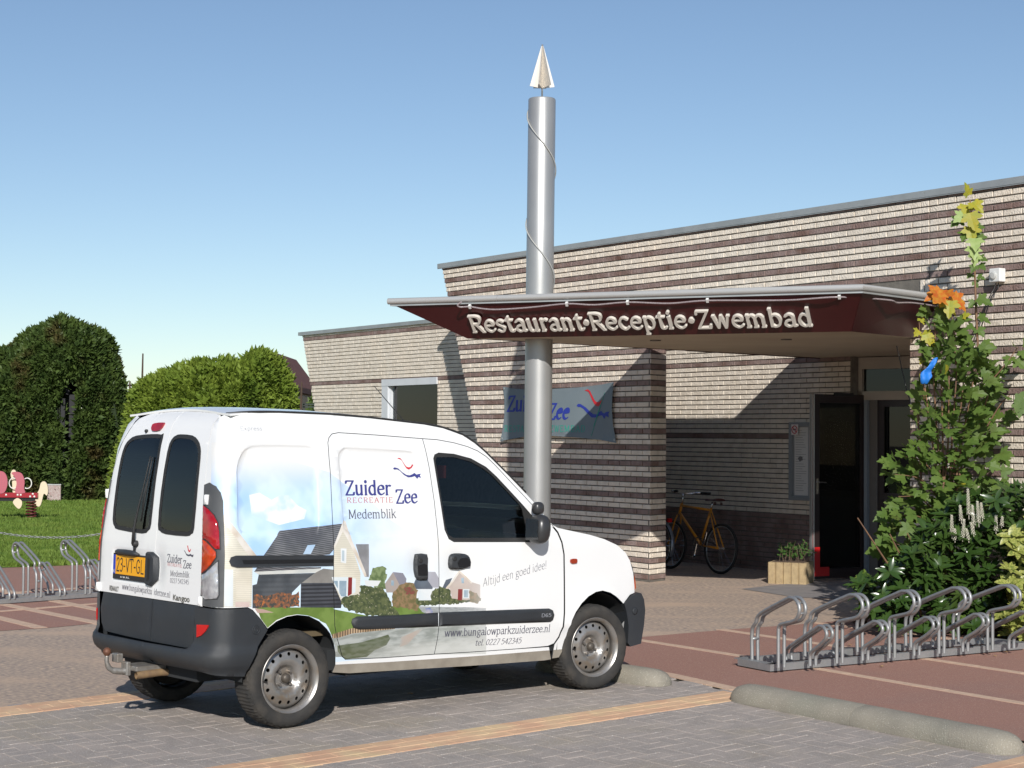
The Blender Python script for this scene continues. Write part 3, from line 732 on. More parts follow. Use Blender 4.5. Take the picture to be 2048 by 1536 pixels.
def curtain(x0, x1, y, z0, z1, folds, amp, slant=0):
    v = []; f = []; n = folds * 6
    for i in range(n + 1):
        t = i / n; x = x0 + (x1 - x0) * t; yy = y + amp * math.sin(t * folds * 2 * PI) + .3 * amp * math.sin(t * folds * 5)
        v += [(x, yy, z0), (x + slant * (1 - t if slant < 0 else t), yy, z1)]
    for i in range(n): f.append((2 * i, 2 * i + 2, 2 * i + 3, 2 * i + 1))
    return mesh('curtain', v, f, m_cur, smooth=True)
obj('curtain', curtain(WX0 + .22, -5.93, yw + .14, WZ0, 2.42, 13, .02), win); obj('curtain', curtain(-5.52, WX1 - .02, yw + .14, WZ0, 2.42, 3, .02, -.10), win)
# stand-in for a tree seen through the window: leaves on a stem inside
mp = MB()
for i in range(140):
    a = random.uniform(0, 2 * PI); r = random.gauss(0, .13); c = Vector((-5.72 + r * math.cos(a), yw + .75 + .3 * r * math.sin(a), random.uniform(1.3, 2.35)))
    d = Vector((random.uniform(-1, 1), random.uniform(-1, 1), random.uniform(-1, 1))).normalized() * .05; e = d.orthogonal().normalized() * .018
    mp.add([c, c + d * .5 + e, c + d, c + d * .5 - e], [(0, 1, 2, 3)])
mp.tube([(-5.72, yw + .75, .95), (-5.72, yw + .75, 2.0)], .012, 6)
plant = mp.obj('tree_stand_in', mat('stand_in_leaf', (.05, .12, .02), .5, col2=(.09, .17, .03), scale=9), None, fix=False); plant.matrix_world = binv.inverted()
tag(plant, 'green leafy stand-in for a tree seen through the wing window between the curtains', 'plant')

# ---------------------------------------------------------------- entrance: door wall
D0 = Vector((4.18, 20.95, 0)); dd = Vector((math.sin(R(133)), math.cos(R(133)), 0))
ent = thing('glazed_entrance', 'cream framed entrance with a top light and a closed dark lower panel in the porch', 'entrance', D0, math.atan2(dd.y, dd.x))
m_cream = mat('cream_frame', (.42, .37, .31), .5, col2=(.36, .32, .27), scale=3)
m_post = mat('bluegrey_post', (.20, .225, .25), .4)
m_panel = mat('grey_door_panel', (.14, .125, .11), .6)
mb = MB(); mb.box((-.06, -.03, 2.50), (1.7, .08, 2.64)); mb.box((-.06, -.03, 2.16), (.03, .08, 2.50)); mb.box((-.06, -.03, 2.13), (1.7, .08, 2.235)); mb.obj('transom_frame', m_cream, ent)
mb = MB(); mb.box((.03, .02, 2.235), (1.7, .027, 2.50)); mb.obj('pane', glass_mat('dark_glass', (.25, .28, .27)), ent)
mb = MB(); mb.box((-.06, -.02, 0), (.07, .07, 2.13)); mb.obj('door_frame', m_brownframe, ent)
mb = MB(); mb.box((.07, -.05, 0), (.115, .05, 2.13)); mb.obj('door_post', m_post, ent)
mb = MB(); mb.box((.115, .0, 0), (.22, .05, 2.13)); mb.obj('door_post', m_panel, ent)
leaf2 = node('fixed_door', ent)
mb = MB(); mb.box((.22, .02, 0), (.30, .06, 2.13)); mb.box((.30, .02, .95), (1.7, .06, 1.03)); mb.box((.30, .02, 2.05), (1.7, .06, 2.13)); mb.obj('door_rail', m_brownframe, leaf2)
mb = MB(); mb.box((.30, .03, .02), (1.7, .05, .95)); mb.obj('lower_panel', m_panel, leaf2)
mb = MB(); mb.box((.30, .036, 1.03), (1.7, .042, 2.05)); mb.obj('pane', glass_mat('dark_glass', (.25, .28, .27)), leaf2)
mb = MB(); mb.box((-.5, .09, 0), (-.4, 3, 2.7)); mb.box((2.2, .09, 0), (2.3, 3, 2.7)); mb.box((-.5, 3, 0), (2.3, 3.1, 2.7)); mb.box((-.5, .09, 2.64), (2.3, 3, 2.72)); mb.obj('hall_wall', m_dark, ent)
for x, z, w, h, c in ((.42, 1.45, .16, .24, (.5, .5, .48)), (.62, 1.42, .17, .26, (.55, .54, .5)), (.85, 1.5, .14, .2, (.42, .2, .15))):
    mb = MB(); mb.box((x, .055, z), (x + w, .058, z + h)); mb.obj('notice', mat('paper_%d' % int(c[1] * 100), c, .8), leaf2)

# open door leaf
H0 = Vector((3.522, 20.488, 0)); H1 = Vector((4.22, 20.93, 0)); hd = H1 - H0; HL = hd.length
leaf = thing('glass_door', 'open dark framed glass door with a red L sticker at its foot', 'door', H0, math.atan2(hd.y, hd.x))
zt = 2.19
mb = MB(); mb.box((0, -.025, .03), (.085, .025, zt)); mb.box((HL - .085, -.025, .03), (HL, .025, zt)); mb.box((.085, -.025, zt - .10), (HL - .085, .025, zt)); mb.box((.085, -.025, .03), (HL - .085, .025, .14)); mb.obj('door_frame', m_brownframe, leaf)
mb = MB(); mb.box((.085, -.004, .14), (HL - .085, .004, zt - .10)); mb.obj('pane', glass_mat('door_glass', (.93, .95, .94)), leaf)
mb = MB(); mb.box((-.012, -.035, .02), (-.001, .02, zt)); mb.box((-.03, -.02, .02), (-.022, .02, zt)); mb.obj('edge_profile', mat('aluminium', (.62, .62, .60), .3, metal=.8), leaf)
mb = MB(); mb.box((-.022, -.02, .02), (-.012, .02, zt)); mb.obj('edge_seal', mat('maroon_seal', (.10, .012, .012), .5), leaf)
m_redl = mat('red_sticker', (.55, .012, .012), .4)
mb = MB(); mb.prism([(.0, .06), (.235, .06), (.235, .165), (.088, .165), (.088, .40), (.0, .40)], -.030, -.027, lambda u, v, h: (u, h, v)); mb.obj('red_corner_sticker', m_redl, leaf)
hb = MB(); hb.box((.03, -.034, 1.02), (.06, -.026, 1.20)); hb.tube([(.045, -.03, 1.16), (.045, -.065, 1.16), (.15, -.068, 1.155)], .009, 8); hb.obj('door_handle', mat('chrome', (.7, .7, .7), .15, metal=1), leaf)
mb = MB(); mb.box((.3, -.05, zt - .02), (.6, -.03, zt + .02)); mb.obj('door_closer', m_black, leaf)
st = thing('door_stop', 'small white metal door stop beside the planter and the open door', 'door stop', (3.395, 20.25, 0))
mb = MB(); mb.box((-.035, -.03, .06), (.03, .02, .14)); mb.box((-.05, -.02, .10), (-.02, .02, .17)); mb.obj('clamp', mat('white_metal', (.62, .62, .60), .5), st)
mb = MB(); mb.box((-.012, -.012, 0), (.012, .012, .06)); mb.box((-.045, -.045, 0), (.045, .045, .008)); mb.obj('foot', m_black, st)

# notice board on the porch wall
nb_ = thing('notice_board', 'grey framed notice board with papers and a no-smoking sign on the porch wall', 'notice board', P0, FROT)
x0, x1, z0, z1 = .905, 1.755, .905, 1.865; yy = yb
mb = MB()
for a, b in (((x0, z0), (x1, z0 + .045)), ((x0, z1 - .045), (x1, z1)), ((x0, z0 + .045), (x0 + .05, z1 - .045)), ((x1 - .05, z0 + .045), (x1, z1 - .045))): mb.box((a[0], yy - .05, a[1]), (b[0], yy - .002, b[1]))
mb.obj('frame', mat('grey_board_frame', (.30, .32, .34), .4, metal=.3), nb_)
mb = MB(); mb.box((x0 + .05, yy - .012, z0 + .045), (x1 - .05, yy - .004, z1 - .045)); mb.obj('back_panel', mat('board_back', (.33, .34, .35), .8), nb_)
m_pap = mat('white_paper', (.62, .62, .60), .8); m_ink = mat('grey_ink', (.16, .16, .17), .8)
def poster(x, z, w, h, m, lines=8, seed=1, blob=None):
    p = MB(); p.box((x, yy - .0150, z), (x + w, yy - .0135, z + h)); q = p.obj('poster', m, nb_); r = random.Random(seed)
    t = MB(); zz = z + h - .04
    for i in range(lines):
        t.box((x + .02, yy - .0160, zz), (x + .02 + (w - .04) * r.uniform(.5, 1), yy - .0155, zz + .004)); zz -= (h - .07) / lines
    if blob: cx, cz, rr = blob; t.prism([(cx + rr * math.cos(a * PI / 5) * r.uniform(.7, 1.1), cz + rr * .7 * math.sin(a * PI / 5) * r.uniform(.7, 1.1)) for a in range(10)], yy - .0166, yy - .0161, lambda u, v, h: (u, h, v))
    t.obj('print', m_ink, q, fix=False)
poster(x0 + .07, z0 + .06, .24, .84, m_pap, 26, 1, (x0 + .18, 1.42, .05)); poster(x0 + .33, z0 + .5, .14, .36, mat('pink_paper', (.58, .50, .50), .8), 9, 2)
poster(x0 + .50, z0 + .06, .28, .38, m_pap, 12, 3); poster(x0 + .49, z0 + .62, .16, .24, mat('yellow_paper', (.50, .50, .16), .8), 6, 4)
p = MB(); p.prism([(x0 + .66 + .12 * math.cos(a * PI / 6) * (1 if a % 2 else .86), 1.50 + .12 * math.sin(a * PI / 6) * (1 if a % 2 else .86)) for a in range(12)], yy - .0180, yy - .0165, lambda u, v, h: (u, h, v)); p.obj('blue_notice', mat('blue_paper', (.10, .16, .42), .8), nb_)
# no smoking sign
p = MB(); p.box((x0 + .055, yy - .056, z1 - .155), (x0 + .175, yy - .0515, z1 - .025)); sg = p.obj('no_smoking_sign', mat('sign_white', (.72, .66, .64), .6), nb_)
p = MB(); cx, cz = x0 + .115, z1 - .09
ring = [(cx + .046 * math.cos(a), cz + .046 * math.sin(a)) for a in np.linspace(0, 2 * PI, 25)[:-1]]; p.tube([(a, yy - .058, b) for a, b in ring], .0055, 6, closed=True); p.tube([(cx - .033, yy - .0585, cz + .033), (cx + .033, yy - .0585, cz - .033)], .005, 6)
p.obj('red_ring', mat('sign_red', (.45, .03, .03), .5), sg); p = MB(); p.box((cx - .028, yy - .0575, cz - .006), (cx + .026, yy - .0565, cz + .004)); p.box((cx + .012, yy - .0575, cz + .006), (cx + .016, yy - .0565, cz + .022)); p.obj('cigarette_mark', m_black, sg)

# ---------------------------------------------------------------- canopy
A = Vector((-.444, 17.336, 2.644)); B = Vector((3.060, 15.791, 2.644)); C = Vector((3.879, 16.772, 2.644)); Ct = Vector((4.044, 16.523, 2.995))
E = Vector((-1.219, 17.391, 2.991)); Bt = Vector((3.094, 15.442, 2.991))
canopy = thing('entrance_canopy', 'wine red canopy lettered Restaurant Receptie Zwembad around the silver mast', 'canopy', (0, 0, 0))
m_red = mat('wine_red_panel', (.045, .0045, .006), .33, col2=(.038, .004, .005), scale=2)
m_sof = mat('cream_soffit', (.50, .44, .33), .7, col2=(.44, .385, .29), scale=1.5, col3=(.42, .35, .26), scale3=1.0)
m_rail = mat('white_tube', (.40, .40, .39), .35, metal=.2)
def quad_panel(name, q, th, m, par=None):
    a, b, c, d = [Vector(p) for p in q]; n = (b - a).cross(d - a).normalized() * th
    mb = MB(); mb.add([a, b, c, d, a - n, b - n, c - n, d - n], [(0, 1, 2, 3), (7, 6, 5, 4), (0, 4, 5, 1), (1, 5, 6, 2), (2, 6, 7, 3), (3, 7, 4, 0)]); return mb.obj(name, m, par or canopy)
M1 = A.lerp(B, .93); 
quad_panel('fascia_panel', (A, B, Bt, E), .02, m_red)
quad_panel('fascia_panel', (B + (C - B) * .004, C, Ct, Bt + (Ct - Bt) * .004), .02, m_red)
Bk = FP(1.40, 2.644, -2.39); Bkt = FP(1.48, 2.991, -2.39); Mt = FP(1.62, 2.991, .30); Mb_ = A.lerp(Bk, .57)
quad_panel('fascia_panel', (Mb_, A, E, Mt), .02, m_red); quad_panel('fascia_panel', (Bk, Mb_, Mt, Bkt), .02, m_red)
Cin = FP(5.12, 2.644, -.02); Din = FP(4.6, 2.644, -3.6); Ein = FP(1.9, 2.644, -3.0)
sp = [A + Vector((.03, .0, 0)), B + Vector((-.02, .02, 0)), C + Vector((-.03, -.02, 0)), Cin, Din, Ein, FP(1.90, 2.644, -2.39), Bk + Vector((.02, 0, 0)), Mb_ + Vector((.02, 0, 0))]
mb = MB(); mb.add([(p.x, p.y, 2.650) for p in sp] + [(p.x, p.y, 2.670) for p in sp], [tuple(range(len(sp))), tuple(range(2 * len(sp) - 1, len(sp) - 1, -1))] + [(i, (i + 1) % len(sp), len(sp) + (i + 1) % len(sp), len(sp) + i) for i in range(len(sp))])
o = mb.obj('soffit', m_sof, canopy)
tp = [E, Bt, Ct, FP(5.15, 2.99, -.02), FP(4.7, 2.99, -3.4), FP(1.95, 2.99, -3.0), Bkt, Mt]
mb = MB(); mb.add([(p.x, p.y, 2.985) for p in tp] + [(p.x, p.y, 2.965) for p in tp], [tuple(range(len(tp))), tuple(range(2 * len(tp) - 1, len(tp) - 1, -1))] + [(i, (i + 1) % len(tp), len(tp) + (i + 1) % len(tp), len(tp) + i) for i in range(len(tp))])
mb.obj('roof_deck', m_alu, canopy)
up = Vector((0, 0, .022)); mb = MB()
mb.tube([E + up + (E - Bt).normalized() * .02, E.lerp(Bt, .25) + up], .031, 12); mb.tube([E.lerp(Bt, .2505) + up, Bt + up, Ct + up + (Ct - Bt).normalized() * .03], .031, 12); mb.obj('edge_rail', m_rail, canopy, smooth=True, sharp=50)
mb = MB(); mb.tube([E + up, Mt + up], .029, 10); mb.obj('edge_rail', m_rail, canopy, smooth=True, sharp=50)
fu = (B - A).normalized(); fv = (Bt - B); fv = (fv - fu * fv.dot(fu)).normalized(); fn_ = fu.cross(fv).normalized()
def FA(u, v, o=0.0): return A + fu * u + fv * v + fn_ * o
# downlights
for px, py in ((1.05, 1.1), (2.2, 1.35), (2.9, 2.2)):
    p = A + fu * px + FN * -py; mb = MB(); mb.lathe([(0, 2.644), (.035, 2.644), (.045, 2.640), (.055, 2.640), (.055, 2.651), (0, 2.651)], 20, Matrix.Translation((p.x, p.y, 0))); mb.obj('downlight', mat('lamp_ring', (.12, .11, .10), .4), canopy)
# the raised letters
m_let = mat('cream_letter', (.60, .56, .50), .45)
def sign_word(word, u0, u1, v0):
    pen = dict(pen=1.12, thin=.62, ang=8, serif=.55); W = sum(glyph(c, 1.12, .62, 8, .55)[0] for c in word) + .25 * (len(word) - 1)
    sx = (u1 - u0) / (W - 1.2); sy = .192 / 7; x = -.5
    for ch in word:
        gw, v, f = glyph(ch, 1.12, .62, 8, .55)
        if v:
            me = text_mesh('letter', ch, m_let, lambda a, b, o, x=x: FA(u0 + x * sx + a, v0 + b, .003 + o), width=gw * sx, cap=.192, depth=.032, **pen)
            obj('letter', me, canopy)
        x += gw + .25
sign_word('Restaurant', .105, 1.268, .100); sign_word('Receptie', 1.365, 2.297, .098); sign_word('Zwembad', 2.42, 3.490, .095)
for u in (1.317, 2.367):
    mb = MB(); mb.lathe([(0, 0), (.030, 0), (.030, .03), (0, .032)], 16); me = mb.mesh('letter', m_let); o = obj('letter', me, canopy)
    q = Matrix((fu, fv, fn_)).transposed().to_4x4(); o.matrix_world = Matrix.Translation(FA(u, .183, .003)) @ q
# rope light with clips
rl = thing('rope_light', 'clear rope light sagging in clips under the canopy rail', 'rope light', (0, 0, 0))
pts = [FA(.09, .47, .02), FA(.05, .455, .05), FA(.07, .425, .045), FA(.157, .407, .02), FA(.30, .375, .018), FA(.46, .362, .016), FA(.8, .378, .016), FA(1.175, .412, .02), FA(1.45, .388, .016), FA(1.788, .411, .02), FA(2.19, .382, .016), FA(2.567, .406, .02), FA(3.3, .384, .016), FA(3.79, .407, .02)]
n2 = (C - B).normalized(); v2 = (Ct - C).normalized()
for t, dz in ((.3, -.045), (.42, -.06), (.62, -.045), (.95, -.05)): pts.append(Bt.lerp(Ct, t) + Vector((0, 0, dz)) + n2.cross(v2).normalized() * .015 - v2 * .01)
mb = MB(); mb.tube(smooth_path(pts, 6), .0085, 7); mb.obj('rope', mat('clear_pvc', (.32, .28, .28), .25, col2=(.22, .17, .18), scale=120, width=.2), rl, smooth=True)
for u in (.157, 1.175, 1.788, 2.567, 3.79):
    p = FA(u, .407, .02); mb = MB(); M_ = Matrix.Translation(p) @ Matrix((fu, fv, fn_)).transposed().to_4x4(); mb.box((-.012, -.018, -.018), (.012, .018, .011), M=M_); mb.obj('clip', m_white, rl)

# ---------------------------------------------------------------- mast
PB = Vector((.250, 17.53, 0)); PTp = Vector((.2855, 17.53, 5.075))
mast = thing('silver_mast', 'tall round silver mast through the canopy with a cable wound round it', 'mast', PB)
m_mast = mat('silver_lacquer', (.42, .42, .41), .40, metal=.55, col2=(.38, .38, .37), scale=2)
ax = (PTp - PB); 
mb = MB(); q = Vector((0, 0, 1)).rotation_difference(ax.normalized()).to_matrix().to_4x4()
Hh = ax.length
mb.lathe([(0, 0), (.138, 0), (.138, 1.6), (.138, 3.2), (.138, Hh - .012), (.130, Hh), (0, Hh + .002)], 64, q); mb.obj('column', m_mast, mast, smooth=True, sharp=40)
mb = MB(); pts = []
z0h, z1h = 3.03, Hh - .02
for i in range(160):
    z = z1h - (z1h - z0h) * i / 159; th = R(180) - 2 * PI * ((4.90 - z) / 1.10)  # left side at z = 4.9
    pts.append(q @ Vector((.147 * math.cos(-th + 0) , -.147 * math.sin(-th) * -1, z)))
mb.tube(pts, .0065, 6); mb.obj('wound_cable', mat('grey_cable', (.38, .38, .36), .5), mast, smooth=True)
fin = thing('arrow_finial', 'pointed aluminium arrowhead of folded fins on top of the silver mast', 'finial', PTp)
m_fin = mat('satin_aluminium', (.66, .62, .56), .38, metal=.65)
mb = MB(); mb.tube([(0, 0, -.01), (0, 0, .55)], .0085, 10); mb.obj('rod', m_mast, fin, smooth=True)
for k in range(6):
    a = R(12 + 60 * k); u_ = Vector((math.cos(a), math.sin(a), 0)); t_ = Vector((-math.sin(a), math.cos(a), 0)) * .004
    p = [u_ * .006 + Vector((0, 0, .105)), u_ * .128 + Vector((0, 0, .125)), u_ * .012 + Vector((0, 0, .53)), u_ * .004 + Vector((0, 0, .54))]
    mb = MB(); mb.add([x + t_ for x in p] + [x - t_ for x in p], [(0, 1, 2, 3), (7, 6, 5, 4)] + [(i, (i + 1) % 4, 4 + (i + 1) % 4, 4 + i) for i in range(4)]); mb.obj('fin', m_fin, fin)

# ---------------------------------------------------------------- banner on the striped wall
ban = [(-1.939, 2.317), (-1.644, 2.283), (-1.276, 2.266), (-.786, 2.264), (-.137, 2.278), (.222, 2.299), (.501, 2.323), (.463, 2.17), (.444, 1.992), (.455, 1.814), (.526, 1.601), (.227, 1.635), (-.131, 1.657), (-.803, 1.682), (-1.383, 1.669), (-1.966, 1.608), (-1.92, 1.752), (-1.887, 1.946), (-1.901, 2.141)]
banner = thing('banner', 'grey cloth banner with the blue park name stretched on the striped wall behind the mast', 'banner', P0, FROT)
m_ban = mat('grey_banner', (.175, .215, .235), .75, col2=(.155, .195, .215), scale=3)
def bfn(u, v, o):
    return (u, -.05 - o - .018 * math.sin(u * 3.1 + v * 2) - .006 * math.sin(u * 9 - v * 7), v)
shell_obj('cloth', m_ban, banner, ban[::-1], bfn, th=.002, grid=.08, back=True)
m_blue = mat('print_blue', (.022, .04, .30), .6); m_redp = mat('print_red', (.55, .02, .03), .6); m_green = mat('print_green', (.02, .32, .24), .6)
def flat(name, pl, m, par, fn, off): return shell_obj(name, m, par, pl, fn, th=0, off=off, grid=.05)
def btext(txt, u0, u1, v0, cap, m, **k): obj('lettering', text_mesh('lettering', txt, m, lambda a, b, o: bfn(u0 + a, v0 + b, .003), width=u1 - u0, cap=cap, **k), banner)
btext('Zuider', -1.83, -.93, 1.996, .19, m_blue, pen=1.7, thin=.6, ang=20, serif=.5, slant=.18); btext('Zee', -.86, -.40, 1.888, .19, m_blue, pen=1.7, thin=.6, ang=20, serif=.5, slant=.18)
btext('RESTAURANT', -1.875, -.93, 1.731, .078, m_green, pen=1.0, thin=.5, serif=.4, track=1.2); btext('ZWEMBAD', -.80, -.085, 1.731, .078, m_green, pen=1.0, thin=.5, serif=.4, track=1.2)
bird_r = [(-.105, 2.233), (-.043, 2.247), (.0, 2.225), (.039, 2.170), (.085, 2.115), (.122, 2.092), (.183, 2.088), (.235, 2.115), (.268, 2.150), (.235, 2.085), (.175, 2.040), (.122, 2.043), (.075, 2.075), (.035, 2.12), (-.001, 2.177), (-.03, 2.215), (-.06, 2.225)]
bird_b = [(-.25, 2.050), (-.225, 2.072), (-.18, 2.070), (-.083, 2.028), (.0, 1.975), (.07, 1.945), (.144, 1.942), (.19, 1.965), (.234, 1.985), (.27, 1.958), (.305, 1.952), (.33, 1.968), (.405, 1.975), (.375, 1.945), (.385, 1.905), (.330, 1.925), (.295, 1.885), (.255, 1.930), (.19, 1.925), (.123, 1.905), (.04, 1.905), (-.05, 1.955), (-.124, 2.010), (-.18, 2.035), (-.225, 2.035)]
flat('red_bird_mark', bird_r[::-1], m_redp, banner, bfn, .004); flat('blue_bird_mark', bird_b[::-1], m_blue, banner, bfn, .004)
mb = MB()
for a, b in (((.05, 1.68), (.30, 2.20)), ((.09, 1.80), (.26, 2.14)), ((.16, 1.93), (.20, 2.02))): mb.tube([Vector(bfn(*a, .004)), Vector(bfn(*b, .004))], .0022, 4)
mb.obj('thin_line_mark', m_green, banner)
for u, v in ((-1.91, 2.29), (.475, 2.29), (.49, 1.64), (-1.93, 1.64)):
    mb = MB(); mb.lathe([(.006, -.004), (.016, -.004), (.016, .004), (.006, .004)], 12, Matrix.Translation(bfn(u, v, .003)) @ Matrix.Rotation(PI / 2, 4, 'X'), close=True); mb.obj('eyelet', m_alu, banner)

# ---------------------------------------------------------------- socket box, cables
box = thing('weatherproof_socket', 'small white weatherproof box high on the right wall with cables', 'socket', FP(6.30, 3.17, 0), FROT)
mb = MB(); mb.box((-.062, -.085, -.062), (.062, -.001, .062)); o = mb.obj('housing', m_white, box); bv = o.modifiers.new('b', 'BEVEL'); bv.width = .008; bv.segments = 2
mb = MB(); mb.lathe([(0, 0), (.034, 0), (.036, .012), (.025, .018), (0, .019)], 20, Matrix.Translation((-.008, -.085, -.004)) @ Matrix.Rotation(PI / 2, 4, 'X')); mb.obj('lid', mat('box_grey', (.5, .5, .48), .5), box)
cab = thing('hanging_cable', 'pair of black cables hanging from the white box down into the maple shrub', 'cable', FP(6.30, 3.1, 0), FROT)
mb = MB(); mb.tube(smooth_path([(.02, -.05, 0), (.03, -.07, -.05), (-.01, -.08, -.10), (-.03, -.1, -.15), (-.12, -.15, -.45), (-.25, -.22, -.78), (-.36, -.3, -1.02)], 5), .006, 6); mb.tube(smooth_path([(-.01, -.05, 0), (-.02, -.07, -.06), (-.05, -.12, -.17), (-.16, -.18, -.47), (-.30, -.26, -.80), (-.5, -.36, -1.15), (-.6, -.4, -1.2), (-.72, -.42, -1.05), (-.9, -.4, -.55)], 5), .005, 6)
mb.obj('cable_run', m_black, cab, smooth=True)
# ---------------------------------------------------------------- bicycle racks
m_galv = mat('galvanised_steel', (.40, .40, .40), .42, metal=.6, col2=(.30, .31, .31), scale=22, width=.4, rough2=.6, col3=(.33, .34, .33), scale3=6)
def rack_loops(parent, F, Bk, hi, m, r=.0135, gap=.055, along=None):
    """F, Bk: feet of one loop on the front and back bar; profile seen from the side: dist from F along B->F, z"""
    d = (F - Bk); Lh = d.length; d = d / Lh
    prof = ([(-Lh, .05), (-Lh, .27), (-Lh + .06, .335), (-.27, .405), (.10, .54), (.17, .560), (.235, .558), (.285, .530), (.302, .49), (.287, .45), (.23, .405), (.05, .362), (.01, .34), (0, .30), (0, .05)] if hi else
            [(-Lh, .05), (-Lh, .10), (-Lh + .06, .155), (.08, .325), (.14, .348), (.19, .345), (.228, .318), (.232, .29), (.205, .255), (.13, .208), (.045, .165), (.012, .14), (0, .11), (0, .05)])
    lp = node('wheel_holder', parent)
    P = [[F + d * a + along * o + Vector((0, 0, z)) for a, z in prof] for o in (-gap / 2, gap / 2)]
    for q in P:
        mb = MB(); mb.tube(smooth_path(q, 4), r, 8); mb.obj('hoop', m, lp, smooth=True, sharp=60)
    mb = MB()
    for a, z in (((.26, .53), (.29, .46)) if hi else ((.20, .33), (.215, .27))):
        p = F + d * a + Vector((0, 0, z)); mb.tube([p - along * gap / 2, p + along * gap / 2], .009, 6)
    if hi:
        p = F - d * Lh + Vector((0, 0, .21)); mb.tube([p - along * gap / 2, p + along * gap / 2], .012, 6)
    mb.obj('spacer', m, lp, smooth=True)
    return lp
rr = thing('bicycle_rack', 'galvanised bicycle rack with alternating high and low hoops beside the shrubs, right foreground', 'bicycle rack', (1.86, 12.58, 0), group=None)
rb = bpy.data.objects['bicycle_rack']
a0 = Vector((1.861, 12.581, 0)); a1 = Vector((4.10, 14.01, 0)); b0 = Vector((1.673, 12.909, 0)); b1 = Vector((3.86, 14.33, 0))
off = -Vector((1.86, 12.58, 0))
al = (a1 - a0).normalized()
def lbar(parent, p, q, h, w, m, name):
    d = (q - p).normalized(); n = Vector((-d.y, d.x, 0)); mb = MB()
    def bx(o0, o1, z0, z1):
        v = [p + n * o0, q + n * o0, q + n * o1, p + n * o1]; v = [Vector((x.x, x.y, z0)) for x in v] + [Vector((x.x, x.y, z1)) for x in v]
        mb.add(v, [(3, 2, 1, 0), (4, 5, 6, 7), (0, 1, 5, 4), (1, 2, 6, 5), (2, 3, 7, 6), (3, 0, 4, 7)])
    bx(0, .005, .012, h); bx(.005, w, h - .005, h); return mb.obj(name, m, parent)
lbar(rr, a0 + off, a1 + off, .062, .045, m_galv, 'front_rail'); lbar(rr, b0 + off, b1 + off, .062, .045, m_galv, 'back_rail'); lbar(rr, b0 + off, a0 + off, .062, .07, m_galv, 'end_plate'); lbar(rr, b1 + off - al * .02, a1 + off - al * .02, .062, .07, m_galv, 'end_plate')
his = [(1.909, 12.446), (2.352, 12.752), (2.803, 13.073), (3.243, 13.362), (3.675, 13.588)]
hbs = [(1.753, 12.867), (2.18, 13.10), (2.638, 13.445), (3.071, 13.715), (3.498, 13.93)]
los = [(2.136, 12.603), (2.578, 12.928), (3.028, 13.234), (3.462, 13.493), (3.876, 13.70)]
for i in range(5):
    F_ = Vector((*his[i], 0)) + off + al * .05 + Vector((-.02, .05, 0)) * (0 if i else 1); Bb = Vector((*hbs[i], 0)) + off + al * .05
    rack_loops(rr, F_, Bb, True, m_galv, along=al); F2 = Vector((*los[i], 0)) + off + al * .045; rack_loops(rr, F2, F2 + (Bb - F_).normalized() * .35, False, m_galv, along=al)
# left rack: same kind seen from its other side
lr = thing('bicycle_rack', 'galvanised bicycle rack on the brick path by the lawn, left behind the van', 'bicycle rack', (-4.971, 17.164, 0))
o2 = -Vector((-4.971, 17.164, 0)); la_ = Vector((-4.207, 17.965, 0)) - Vector((-4.971, 17.164, 0)); al2 = la_.normalized()
bk = Vector((-.21, .28, 0)).normalized() * .34
lbar(lr, -al2 * 1.3, al2 * 2.4, .055, .045, m_galv, 'front_rail'); lbar(lr, -al2 * 1.3 + bk, al2 * 2.4 + bk, .055, .045, m_galv, 'back_rail')
for i in range(-2, 5):
    F_ = al2 * (.405 + .60 * i * .79 * 1.23) if False else al2 * (.40 + .565 * i)
    f = Vector(F_); g = f + bk
    # this one leans away from the viewer: swap feet
    rack_loops(lr, g, f, True, m_galv, along=al2, r=.0125) if -2 < i < 4 else None
    f = al2 * (.67 + .565 * i); g = f + bk * .9
    rack_loops(lr, g, f, False, m_galv, along=al2, r=.0125) if -2 < i < 4 else None

# ---------------------------------------------------------------- bicycles in the porch
m_tyre_b = mat('bike_tyre', (.018, .018, .018), .8); m_chrome = mat('chrome', (.7, .7, .7), .15, metal=1)
def wheel_b(par, c, r, spokes=24):
    w = node('wheel', par, c)
    mb = MB(); mb.tube([(r * math.cos(a), 0, r * math.sin(a)) for a in np.linspace(0, 2 * PI, 49)[:-1]], .017, 8, closed=True); mb.obj('tyre', m_tyre_b, w, smooth=True)
    mb = MB(); mb.tube([((r - .02) * math.cos(a), 0, (r - .02) * math.sin(a)) for a in np.linspace(0, 2 * PI, 49)[:-1]], .008, 6, closed=True); mb.obj('rim', mat('bike_rim', (.4, .42, .42), .3, metal=.8), w, smooth=True)
    mb = MB()
    for k in range(spokes):
        a = 2 * PI * k / spokes; b = a + (.5 if k % 2 else -.5); s = .02 if k % 4 < 2 else -.02
        mb.tube([((r - .02) * math.cos(a), 0, (r - .02) * math.sin(a)), (.02 * math.cos(b), s, .02 * math.sin(b))], .0012, 3, caps=False)
    mb.tube([(0, -.045, 0), (0, .045, 0)], .017, 8); mb.obj('spokes', m_chrome, w)
